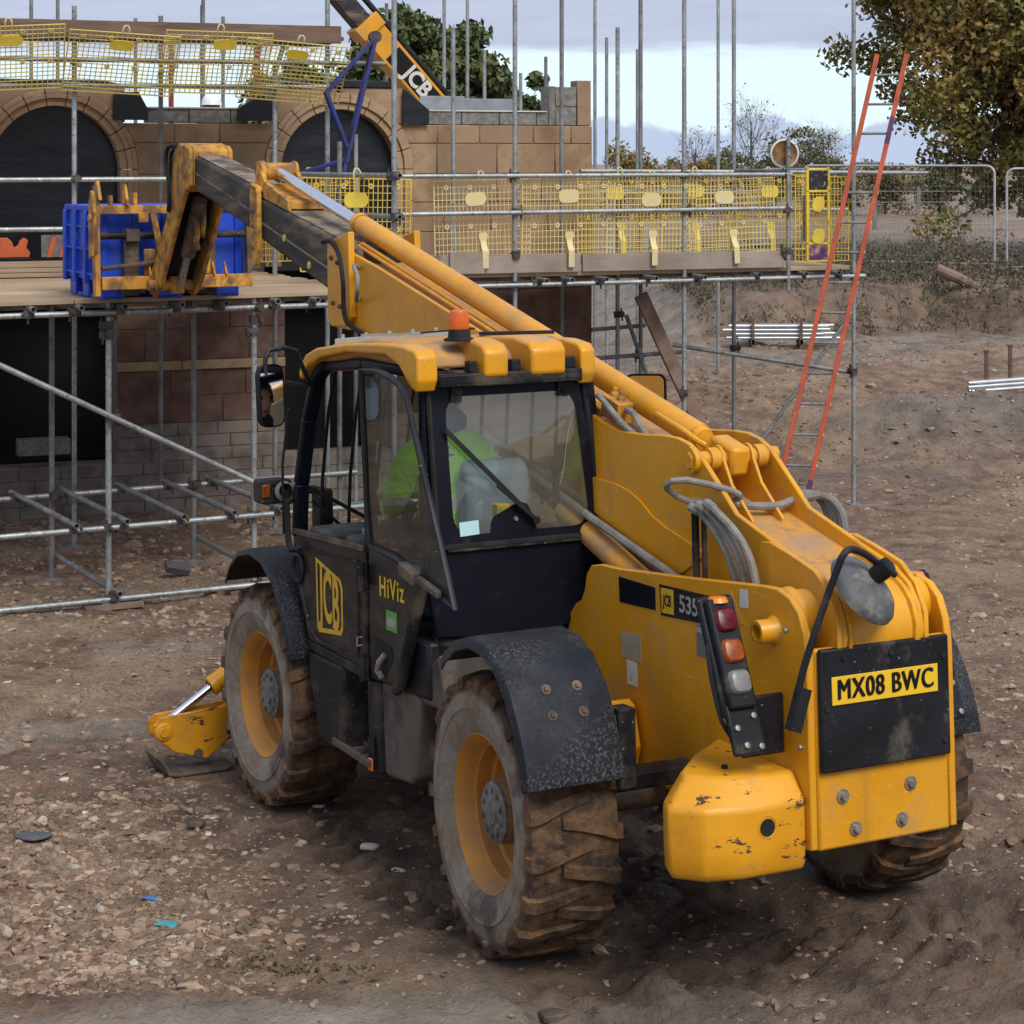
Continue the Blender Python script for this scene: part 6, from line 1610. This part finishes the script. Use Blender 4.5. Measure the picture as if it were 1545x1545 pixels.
# blue crate on the forks
CR = empty('pallet_box', (0, 0, 0)); tag(CR, 'bright blue plastic pallet box standing on the scaffold deck in front of the forks', 'crate')
CR.matrix_world = MW @ Matrix.Translation((8.14, -.13, 2.648)) @ Matrix.Rotation(-math.atan(PIT) , 4, 'Y')
W, Dp, H = 1.17, .98, .74
for s in (-1, 1):
    MB().box(0, Dp, s * (W / 2) - .02, s * (W / 2) + .02, .15, H).build('side_wall', 'crateblue', CR, .006)
    x = .02 if s < 0 else Dp - .02
    MB().box(x - .02, x + .02, -W / 2 + .02, W / 2 - .02, .15, H).build('side_wall', 'crateblue', CR, .006)
MB().box(0.02, Dp - .02, -W / 2 + .02, W / 2 - .02, .15, .18).build('floor', 'crateblue', CR)
MB().box(-.025, Dp + .025, -W / 2 - .035, -W / 2 + .02, H - .035, H + .01).box(-.025, Dp + .025, W / 2 - .02, W / 2 + .035, H - .035, H + .01).box(-.025, .02, -W / 2, W / 2, H - .035, H + .01).box(Dp - .02, Dp + .025, -W / 2, W / 2, H - .035, H + .01).build('rim', 'crateblue', CR, .008)
for x in (.03, Dp * .33, Dp * .66, Dp - .03):
    for s in (-1, 1): MB().box(x - .035, x + .035, s * (W / 2 + .035) - .018, s * (W / 2 + .035) + .018, .12, H - .03).build('rib', 'crateblue', CR, .006)
for y in (-.56, -.30, -.06, .06, .30, .56):
    for x in (-.012, Dp + .012): MB().box(x - .014, x + .014, y - .028, y + .028, .12, H - .03).build('rib', 'crateblue', CR, .006)
for zq in (.20, .40, .58):
    for s in (-1, 1): MB().box(0, Dp, s * (W / 2 + .028) - .012, s * (W / 2 + .028) + .012, zq - .008, zq + .008).build('rib', 'crateblue', CR)
for s in (-1, 1):
    for k in range(22):
        x = .06 + (Dp - .12) * k / 21
        if abs((x / Dp * 3) % 1 - .0) > .02: MB().box(x - .005, x + .005, s * (W / 2 + .022) - .006, s * (W / 2 + .022) + .006, .215, .395).build('slat', 'crateblue', CR)
for y in (-.48, 0, .48):
    for x in (.09, Dp / 2, Dp - .09): MB().box(x - .09, x + .09, y - .095, y + .095, 0.0, .15).build('foot', 'crateblue', CR, .01)
for y in (-.48, 0, .48): MB().box(0, Dp, y - .08, y + .08, .0015, .03).build('runner', 'crateblue', CR, .004)

# things on the deck at the left
o = empty('orange_barrier', mpt(-4.85, 1.2, 2.46), (0, 0, A0)); tag(o, 'orange plastic barrier foot standing on the deck beside the crate', 'barrier')
MB().prism([(-.25, 0), (.15, 0), (.16, .05), (.12, .10), (.14, .17), (.10, .20), (.06, .17), (.04, .12), (0, .10), (-.02, .16), (-.06, .20), (-.25, .20)], 'y', 0, .08).build('body', 'orangeplastic', o, .01)
MB().box(-.26, .18, -.02, .10, -.02, 0.0).build('base', 'rubber', o, .004)
o = empty('striped_barrier', mpt(-4.48, 1.2, 2.46), (0, 0, A0)); tag(o, 'small barrier with two leaning orange stripes left of the crate', 'barrier')
MB().box(-.10, .18, .03, .05, 0, .22).build('panel', 'greyblock', o, .004)
for x in (0.0, .12): MB().prism([(x - .05, 0), (x, 0), (x + .05, .20), (x, .20)], 'y', .012, .028).build('stripe', 'orangeplastic', o)
o = tag(empty('timber_stack', mpt(-4.95, .85, 2.31), (0, 0, A0)), 'loose pile of pale scaffold boards on the deck left of the crate', 'timber')
for k in range(7):
    MB().box(-1.2, .55 + .08 * (k % 3), -.5 + .13 * k, -.28 + .13 * k, .0 + .040 * (k % 3), .036 + .040 * (k % 3)).build('plank', 'board', o, .004)
o = tag(empty('block_stack', mpt(-2.62, 1.12, 2.31), (0, 0, A0)), 'grey concrete block standing on the deck behind the boom', 'block')
MB().box(-.35, .25, 0, .10, 0, .22).build('block', 'greyblock', o, .008)

# blue lifting frame and the second machine behind
o = tag(empty('blue_lifting_frame', mpt(-1.62, -.35, 4.6), (0, 0, A0)), 'dark blue steel lifting frame hanging in front of the right arch', 'lifting frame')
def bl(a, b, w=.06):
    m = MB(); m.beam((a[0] + 1.62, a[2] if len(a) > 2 else 0, a[1] - 4.6), (b[0] + 1.62, b[2] if len(b) > 2 else 0, b[1] - 4.6), .035, w, (0, 1, 0)); return m.build('bar', 'bluesteel', o, .006)
bl((-1.60, 4.62), (-2.10, 4.07), .075); bl((-2.10, 4.09), (-1.86, 3.50), .085); bl((-1.60, 4.62), (-1.90, 3.40), .12); bl((-1.90, 3.42), (-1.99, 2.95), .10); bl((-1.86, 3.44), (-2.42, 3.26, .3), .07)
m = MB(); m.lathe([(0, -.04), (.06, -.04), (.06, .04), (0, .04)], (-.0 + .02, 0, .03), (0, 1, 0), 14); m.build('knuckle', 'coupler', o)
o2 = tag(empty('second_telehandler', mpt(1.40, 6, 3.9), (0, 0, A0)), 'yellow and black telehandler boom with white lettering behind the building', 'telehandler')
d2 = Vector((-.64, 0, .70)); d2.normalize()
# boom axis in (t, z): from (1.6, 3.9) up to the left
n2 = Vector((d2.z, 0, -d2.x)); n2 = Vector((.70, 0, .64)).normalized()
def bs(s0, s1, h0, h1, y0, y1, mat, name, bev=.01):
    c = d2 * ((s0 + s1) / 2) + n2 * ((h0 + h1) / 2) + Vector((0, (y0 + y1) / 2, 0))
    m = MB(); m.obox(c, d2, (0, 1, 0), n2, s1 - s0, y1 - y0, h1 - h0); return m.build(name, mat, o2, bev)
bs(-1.3, 1.68, -.17, .15, -.18, .18, 'yellow', 'outer_boom'); bs(1.5, 3.6, -.13, .10, -.14, .14, 'boomblack', 'inner_boom'); bs(1.60, 1.80, -.20, .18, -.21, .21, 'yellow', 'boom_collar')
o_ = MB().tube(d2 * (-1) + n2 * .24, d2 * 3.6 + n2 * .22, .04, 12).build('hydraulic_pipe', 'rubber', o2)
bs(.25, 1.25, -.13, .11, -.186, -.181, 'plateink', 'decal', 0)
text_mb('JCB', .29, frame4(d2 * .75 + n2 * (-.01) + Vector((0, -.189, 0)), -d2, (0, -1, 0)), .001, .95, .010).build('lettering', 'decalwhite', o2, smooth=0)

# worker with a white helmet behind the parapet
Wk = skin_obj('person', [(0, 0, .95, (.15, .11)), (0, 0, 1.15, (.14, .10)), (0, 0, 1.38, (.17, .11)), (0, 0, 1.48, .06), (0, 0, 1.56, .055), (-.20, 0, 1.42, .06), (-.30, .02, 1.18, .045), (-.42, -.05, 1.30, .035), (.20, 0, 1.42, .06), (.28, 0, 1.14, .045), (.20, -.15, 1.0, .035),
                         (-.10, 0, .90, .09), (-.11, -.02, .50, .065), (-.11, .02, .06, .05), (-.11, -.10, .03, .04), (.10, 0, .90, .09), (.11, -.02, .50, .065), (.11, .02, .06, .05), (.11, -.10, .03, .04)],
              chain(0, 4) + [(2, 5), (5, 6), (6, 7), (2, 8), (8, 9), (9, 10), (0, 11)] + chain(11, 3) + [(0, 15)] + chain(15, 3), 'darkcloth')
Wk.location = mpt(-2.23, 4.0, 4.19 - 1.80); Wk.rotation_euler = (0, 0, A0)
tag(Wk, 'worker in dark clothes and white hard hat behind the parapet between the arches', 'person')
head_mesh((0, 0, 1.66), (-1, -.3, 0), Wk)
m = MB(); m.lathe([(.125, -.005), (.118, .012), (.112, .05), (.085, .10), (.04, .125), (0, .13)], (-.005, 0, 1.685), (0, 0, 1), 20); m.build('hard_hat', 'helmet', Wk, 0, 60)
hand((-.42, -.05, 1.30), (-.8, -.2, .4), (-.3, 0, -1), Wk, 1); hand((.20, -.15, 1.0), (-.5, -.6, -.2), (0, .2, -1), Wk, -1)
ws = tag(empty('inner_platform', mpt(-2.23, 4.0, 0), (0, 0, A0)), 'inner timber platform that carries the worker behind the wall', 'scaffold')
MB().box(-1.2, 1.2, -.5, .5, 2.34, 2.38).build('board', 'board', ws)
for x in (-1.1, 1.1): MB().tube((x, 0, -.5), (x, 0, 2.34), .024, 10).build('standard', 'oldtube', ws)

# timber props and pieces under the right scaffold
pa, pb = mpt(1.68, .60, 1.98), mpt(2.75, .55, 0); pb.z = gz(pb)
o = tag(empty('timber_prop', pb), 'brown timber plank leaning diagonally under the right scaffold', 'timber'); MB().beam((0, 0, 0), pa - pb, .05, .15, (MU.x, MU.y, 0.3)).build('plank', 'timber', o, .004)

# ------------------------------------------------------------------ beyond the scaffold
def at(X, Y, dz=0): return Vector((X, Y, float(ground_h(X, Y)) + dz))
# site fence panels
def fence_panel(label, p0, p1, h_=2.0):
    p0, p1 = Vector(p0), Vector(p1); L = (p1 - p0).length
    r = empty('mesh_fence', p0, (0, 0, math.atan2(p1.y - p0.y, p1.x - p0.x))); tag(r, label, 'fence', 'mesh site fence panels')
    pts_ = [(0.03, 0, 0)] + [(.03 + .16 * (1 - math.cos(R(a))), 0, h_ - .16 + .16 * math.sin(R(a))) for a in range(0, 91, 18)] + [(L - .03 - .16 * (1 - math.cos(R(a))), 0, h_ - .16 + .16 * math.sin(R(a))) for a in range(90, -1, -18)] + [(L - .03, 0, 0)]
    MB().path(pts_, .022, 8).build('frame', 'alu', r)
    m = MB()
    n = int(L / .085)
    for i in range(n): x = .06 + (L - .12) * i / (n - 1); m.tube((x, 0, .12), (x, 0, h_ - .03), .0022, 4, caps=False)
    for j in range(8): zq = .15 + (h_ - .3) * j / 7; m.tube((.03, 0, zq), (L - .03, 0, zq), .0025, 4, caps=False)
    m.build('mesh_infill', 'oldtube', r)
    MB().tube((.03, 0, .14), (L - .03, 0, .14), .014, 8).build('bottom_rail', 'alu', r)
    for x in (.03, L - .03): MB().box(x - .30, x + .30, -.11, .11, -.10, .06).build('foot_block', 'rubber', r, .02)
    return r
fence_panel('nearest mesh fence panel right of the ladder under the oak', at(5.75, 41.0, .05), at(9.15, 39.0, .05))
fence_panel('mesh fence panel at the right edge of the picture', at(9.32, 39.0, .05), at(12.7, 38.3, .05))
fence_panel('farther mesh fence panel glimpsed just right of the orange ladder', at(6.2, 52, 0), at(8.0, 51.0, 0))
fence_panel('farther mesh fence panel half hidden behind the ladder gate', at(2.8, 53, 0), at(6.05, 52, 0))
for i, X in enumerate((9.3, 11.6, 13.0, 14.6, 17.2)):
    p = at(X, 66)
    o = tag(empty('fence_post', p), ('leftmost', 'second from left', 'middle', 'second from right', 'rightmost')[i] + ' of the five pale fence posts far off beneath the oak', 'post', 'far fence posts'); MB().box(-.06, .06, -.06, .06, -.1, 1.35).prism([(-.06, 1.35), (.06, 1.35), (0, 1.42)], 'y', -.06, .06).build('post', 'greyblock', o)
o = tag(empty('post_rail_fence', at(13, 66.2)), 'far wire fence line strung along pale posts', 'fence')
for zq in (.5, .9, 1.25): MB().tube((-6, 0, zq), (6, 0, zq), .012, 5).build('wire', 'oldtube', o)
# scaffold tube stacks
def tube_thing(label, a, b, group):
    o = MB(); a, b = Vector(a), Vector(b); c = a; d = (b - a)
    o.path([(0, 0, 0), d], .0242, 10, False); dn = d.normalized()
    o.lathe([(.0242, 0), (.019, 0), (.019, .1), (0, .1)], (0, 0, 0), dn, 10); o.lathe([(.0242, 0), (.019, 0), (.019, .1), (0, .1)], d, -dn, 10)
    ob = o.build('scaffold_tube', 'alu', None, 0, 40); ob.location = a; tag(ob, label, 'tube', group); return ob
gA = 'tubes in the stack behind the ladder'
base = Vector((3.45, 32.5, 0)); base.z = gz(base + Vector((.8, 0, 0))) + .16
rs = random.Random(2)
for j in range(4):
    for i in range(4 if j else 5):
        x0 = rs.uniform(-.08, .12) - (.14 if (i == 0 and j == 2) else 0)
        tube_thing('grey scaffold tube lying in the rack behind the ladder', base + Vector((x0, .055 * i, .062 * j + .02)), base + Vector((x0 + rs.uniform(1.35, 1.62), .055 * i + .02, .062 * j + .02)), gA)
rk = tag(empty('tube_rack', base - Vector((0, 0, .16))), 'low rusty rack with uprights that holds the stacked tubes', 'rack')
for x in (.34, 1.10):
    for y in (-.06, .33): MB().box(x - .02, x + .02, y - .02, y + .02, 0, .50).build('upright', 'darkred', rk)
    MB().box(x - .03, x + .03, -.08, .35, .08, .155).build('bearer', 'darkred', rk)
MB().box(.05, 1.4, .05, .12, -.05, .06).build('bearer', 'darkred', rk)
gB = 'tubes in the stack at the right edge'
base = Vector((6.15, 27.9, 0)); base.z = gz(base + Vector((.6, .3, 0))) + .14
for j in range(3):
    for i in range(8 - 2 * j):
        x0 = rs.uniform(-.06, .06) + .03 * i
        tube_thing('grey scaffold tube in the low bundle at the right edge', base + Vector((x0, .054 * i + .05 * j - .2, .050 * j)), base + Vector((x0 + 2.6, .054 * i + .05 * j + .55, .050 * j + .10)), gB)
for wh_, X, Y in (('left', 6.62, 28.8), ('right', 7.0, 29.0)):
    p = at(X, Y); o = tag(empty('steel_stake', p), wh_ + ' one of two rusty stakes standing beside the right tube bundle', 'stake', 'rusty stakes'); MB().box(-.025, .025, -.02, .02, -.1, .55).box(-.035, .035, -.025, .025, .53, .56).build('stake', 'darkred', o)
p = at(7.6, 36.5, .0)
lg = tag(empty('leaning_log', p), 'grey weathered log leaning out of the undergrowth before the fence', 'log'); MB().path([(-.1, 0, .62), (.35, .03, .42), (.8, .06, .18), (1.15, .1, -.1)], [.10, .10, .09, .07], 10).build('trunk', 'timber', lg)
p = at(1.45, 30); o = tag(empty('rubber_matting', p), 'folded black sheet lying on the ground behind the wall corner', 'sheet')
m = MB(); m.prism([(-.9, 0), (.35, 0), (.42, .12), (.1, .20), (-.4, .22), (-.9, .20)], 'y', -.25, .25); m.build('sheet', 'rubber', o, .03)

# small litter in the foreground
def lump(name, label, cat, loc, poly, th, mat, rz=0, tilt=0, group=None):
    o = MB().prism(poly, 'z', 0, th).build(name, mat, None, min(.006, th * .3)); o.location = loc; o.rotation_euler = (tilt, tilt * .5, rz); tag(o, label, cat, group); return o
lump('plastic_scrap', 'torn teal plastic scrap on the rubble at lower left', 'scrap', at(-1.575, 9.40, .012), [(-.06, -.01), (.05, -.02), (.045, .02), (-.01, .035)], .006, 'scrapteal', .1, .2)
lump('plastic_scrap', 'blue plastic scrap lying just above the teal one', 'scrap', at(-1.70, 9.72, .012), [(-.05, -.01), (.04, -.012), (.05, .015), (-.01, .02)], .006, 'scrapblue', -.2, .15)
lump('slate', 'dark oval slate piece lying flat on the mud at left', 'slate', at(-2.47, 10.65, .018), [(.075 * math.cos(a) * 1.3, (.055 + .012 * math.sin(3 * a)) * math.sin(a)) for a in np.linspace(0, 6.283, 13)[:-1]], .012, 'slate', .2, .05)
lump('brick', 'broken red brick half buried in rubble at the far left', 'brick', at(-2.41, 8.98, .02), [(-.09, -.045), (.06, -.05), (.07, .04), (-.08, .05)], .06, 'brickred', .1, .1)
lump('brick', 'weathered stone brick with three holes under the loading bay', 'brick', bpt(.86, .85, float(ground_h(*bpt(.86, .85, 0)[:2])) + .05), [(-.11, -.05), (.11, -.05), (.11, .05), (-.11, .05)], .065, 'slate', .5, .5)
lump('stone_block', 'pale stone block resting on the plinth in the dark opening', 'block', mpt(-4.45, WF + .10, .43), [(-.30, -.08), (.22, -.08), (.22, .14), (-.30, .14)], .16, 'greyblock', A0, 0)
lump('stone_lump', 'dark lump of stone on bare mud left of the front wheel', 'stone', at(-1.66, 10.85, .02), [(-.05, -.03), (.02, -.035), (.05, 0), (.02, .03), (-.04, .03)], .03, 'mudmetal', .3, .1)
lump('stone_lump', 'dark angular stone at the bottom behind the rear tyre', 'stone', at(.16, 8.36, .015), [(-.06, -.03), (.03, -.04), (.06, 0), (.02, .035), (-.05, .03)], .03, 'mudmetal', .6, .15)
for i, (X, Y, s, lab) in enumerate(((-.72, 10.45, .05, 'small white stone between the wheels and the rubble'), (-2.55, 11.75, .035, 'small white stone near the left edge on brown mud'), (-2.30, 11.1, .03, 'tiny white chip on the mud left of the stabiliser'),
                                   (-1.05, 11.2, .035, 'white chip right of the stabiliser foot'), (.12, 9.95, .05, 'pale flat stone in the dark mud between the wheels'), (2.75, 19.8, .10, 'white stone on the track beyond the boom'))):
    lump('white_stone', lab, 'stone', at(X, Y, .004), [(-s, -s * .4), (s * .5, -s * .6), (s, .1 * s), (.2 * s, s * .5), (-.8 * s, .4 * s)], s * .45, 'decalwhite', i, .1)

# ------------------------------------------------------------------ trees and plants
def leaf_mesh(name, mat, centres, sizes, n_each, leaf, flat=1.0):
    C_ = np.repeat(centres, n_each, 0); S_ = np.repeat(sizes, n_each)
    n = len(C_)
    d = RNG.normal(0, 1, (n, 3)); d /= np.linalg.norm(d, axis=1)[:, None]
    r = RNG.random(n) ** 0.45
    P_ = C_ + d * (S_ * r)[:, None] * np.array([1, 1, .75 * flat])
    a = RNG.normal(0, 1, (n, 3)); a /= np.linalg.norm(a, axis=1)[:, None]
    b = np.cross(a, RNG.normal(0, 1, (n, 3))); b /= np.linalg.norm(b, axis=1)[:, None]
    L = leaf * RNG.uniform(.6, 1.4, n)[:, None]
    q = np.stack([P_ - a * L, P_ + b * L * .55, P_ + a * L, P_ - b * L * .55], 1).reshape(-1, 3)
    F = np.arange(n * 4).reshape(-1, 4)
    m = bpy.data.meshes.new(name)
    m.vertices.add(n * 4); m.vertices.foreach_set('co', q.ravel()); m.loops.add(n * 4); m.loops.foreach_set('vertex_index', F.ravel())
    m.polygons.add(n); m.polygons.foreach_set('loop_start', np.arange(0, n * 4, 4)); m.polygons.foreach_set('loop_total', np.full(n, 4)); m.polygons.foreach_set('use_smooth', np.zeros(n, bool)); m.update()
    m.materials.append(MATS[mat]); return m
def tree(name, label, loc, trunk_h, crown_c, crown_r, ncl, n_each, leaf, mat, clump, group=None, bare=False, seed=1, trunk_r=.25, shell=.55):
    rg = np.random.default_rng(seed); loc = Vector(loc)
    r = empty(name, loc); tag(r, label, 'tree' if 'bush' not in name else 'bush', group)
    d = rg.normal(0, 1, (ncl, 3)); d /= np.linalg.norm(d, axis=1)[:, None]
    rad = shell + (1 - shell) * rg.random(ncl)
    lump_ = 1 + .22 * np.sin(3 * np.arctan2(d[:, 1], d[:, 0]) + seed) * np.cos(4 * d[:, 2] + seed)
    C_ = np.array(crown_c) + d * (rad * lump_)[:, None] * np.array(crown_r)
    m = MB(); rp_ = random.Random(seed)
    top_ = Vector((crown_c[0] * .8, crown_c[1] * .8, crown_c[2] + crown_r[2] * .3))
    tr = [Vector((0, 0, -.3)), Vector((.02 * trunk_h, 0, trunk_h * .5)), Vector((crown_c[0] * .3, crown_c[1] * .3, trunk_h)), top_]
    m.path(tr, [trunk_r * 1.25, trunk_r, trunk_r * .8, trunk_r * .2], 10)
    for k in range(ncl):
        c = Vector(C_[k]); f = rp_.uniform(.1, .9)
        s = tr[2].lerp(tr[3], f) if rp_.random() > .3 else tr[1].lerp(tr[2], f)
        mid = s.lerp(c, .5) + Vector((rp_.uniform(-.3, .3), rp_.uniform(-.3, .3), rp_.uniform(-.1, .4))) * (s - c).length * .2
        w = trunk_r * (.22 if not bare else .16) * rp_.uniform(.6, 1.1)
        m.path([s, mid, c], [w, w * .6, w * .15], 5, False)
        if bare:
            for q in range(7):
                e = c + Vector((rp_.gauss(0, 1), rp_.gauss(0, 1), abs(rp_.gauss(.5, .8)))) * clump
                s2 = mid.lerp(c, rp_.uniform(.1, 1)); m.path([s2, s2.lerp(e, .5) + Vector((0, 0, .08)), e], [w * .3, w * .2, w * .06], 4, False)
    m.build('trunk', 'bark' if not bare else 'twig', r, 0, 60)
    if n_each:
        me_ = leaf_mesh('crown', mat, C_, clump * rg.uniform(.7, 1.3, ncl), n_each, leaf)
        put('crown', me_, r)
    return r
tree('oak_tree', 'large oak with browning leaves filling the upper right corner', at(12.9, 48), 2.6, (-.1, 0, 6.0), (5.3, 4.5, 5.5), 470, 240, .080, 'oakleaf', .70, seed=4, trunk_r=.40, shell=.30)
tree('oak_tree', 'dark green tree behind the second yellow boom above the wall', at(-2.3, 58), 2.2, (0, 0, 4.6), (3.0, 2.4, 2.9), 230, 210, .12, 'greenleaf', .60, seed=8, trunk_r=.25, shell=.35)
tree('oak_tree', 'smaller green tree right of the steel beam above the parapet', at(.1, 60), 1.6, (0, 0, 3.9), (2.0, 1.8, 1.7), 110, 180, .11, 'greenleaf', .45, seed=12, trunk_r=.18, shell=.35)
tree('oak_tree', 'green tree glimpsed left of the blue frame beyond the wall', at(-5.6, 56), 2.0, (0, 0, 4.1), (2.2, 2.0, 2.2), 110, 180, .12, 'greenleaf', .5, seed=21, trunk_r=.2, shell=.35)
bushes = [(4.1, 78, 2.6, 'amberleaf', 'golden bush just right of the wall corner between the poles'), (5.6, 80, 2.3, 'hedgeleaf', 'russet bush between the pair of grey poles past the wall corner'),
          (7.2, 82, 2.0, 'amberleaf', 'amber bush left of the third tall pole'), (8.8, 84, 2.5, 'oliveleaf', 'olive bush right of the third tall pole'), (10.4, 82, 2.9, 'oliveleaf', 'dense olive bush left of the round disc'),
          (11.9, 84, 3.2, 'oliveleaf', 'tall olive bush directly behind the round disc'), (13.5, 86, 2.5, 'hedgeleaf', 'brownish bush between the round disc and the ladder'), (15.2, 84, 2.3, 'hedgeleaf', 'low brown bush behind the orange ladder'), (17.4, 84, 2.2, 'oliveleaf', 'olive bush under the left oak branches'),
          (20, 86, 2.2, 'hedgeleaf', 'brown bush seen through the right fence panel'), (23, 88, 2.4, 'oliveleaf', 'olive bush at the far right behind the fence')]
for i, (X, Y, h_, mt, lab) in enumerate(bushes):
    h_ *= 1.12
    tree('hedge_bush', lab, at(X, Y), .5, (0, 0, h_ * .5), (1.25, 1.0, h_ * .50), 54, 85, .075, mt, .42, 'bushes along the far hedge', seed=30 + i, trunk_r=.07, shell=.2)
for i, (X, Y, h_, lab) in enumerate(((10.2, 88, 5.4, 'bare twiggy tree left of the round disc on the skyline'), (13.9, 92, 4.4, 'bare small tree between the round disc and the ladder'), (8.0, 90, 3.8, 'bare sapling tree just right of the third tall pole'))):
    tree('bare_tree', lab, at(X, Y), 1.6, (0, 0, h_ * .62), (1.3, 1.2, h_ * .36), 46, 5, .06, 'oliveleaf', .42, 'bare trees along the far hedge', True, 60 + i, .10, .45)
# undergrowth on the bank: stems and leaves nobody could count
m = MB(); rb = random.Random(9); leaves = []
for k in range(2600):
    X = rb.uniform(3.2, 13.5); Y = 34.0 + 9.0 * rb.random() ** .7 + .1 * X
    if rb.random() > .35 + .65 * (0.5 + float(fbm(np.array(X * .5), np.array(Y * .5), 2)) * 1.6): continue
    p = at(X, Y, -.03); h_ = rb.uniform(.12, .75) * (1.3 if rb.random() < .15 else .8); a = rb.uniform(0, 6.28); l = rb.uniform(.05, .45)
    q = p + Vector((math.cos(a) * l, math.sin(a) * l, h_)); mid = p.lerp(q, .5) + Vector((0, 0, .12))
    m.path([p, mid, q], [.009, .007, .003], 4, False)
    for j in range(3): leaves.append(tuple(p.lerp(q, rb.uniform(.1, 1)) + Vector((rb.uniform(-.1, .1), rb.uniform(-.1, .1), 0))))
o = m.build('undergrowth', 'twig', None, 0, 0); tag(o, 'tangle of dry brown stems along the bank below the fence', None, None, 'stuff')
lm = leaf_mesh('weeds', 'weed', np.array(leaves), np.full(len(leaves), .18), 6, .034, .6)
o = put('weeds', lm); tag(o, 'low green and brown weeds along the bank below the fence', None, None, 'stuff')
cl_ = []
for (X, Y, n, s) in ((-1.05, 8.95, 16, .12), (-.75, 8.75, 10, .10), (3.05, 8.75, 14, .12), (3.35, 8.45, 10, .1), (4.6, 33, 40, .3), (2.3, 30, 26, .3), (2.9, 28.5, 30, .35), (-1.25, 9.3, 8, .08)):
    for k in range(n):
        x_, y_ = X + rb.gauss(0, s), Y + rb.gauss(0, s); cl_.append((x_, y_, float(ground_h(x_, y_)) + .012))
lm = leaf_mesh('grass', 'weed', np.array(cl_), np.full(len(cl_), .035), 9, .014, .7)
o = put('grass', lm); tag(o, 'sparse green grass tufts in the mud', None, None, 'stuff')
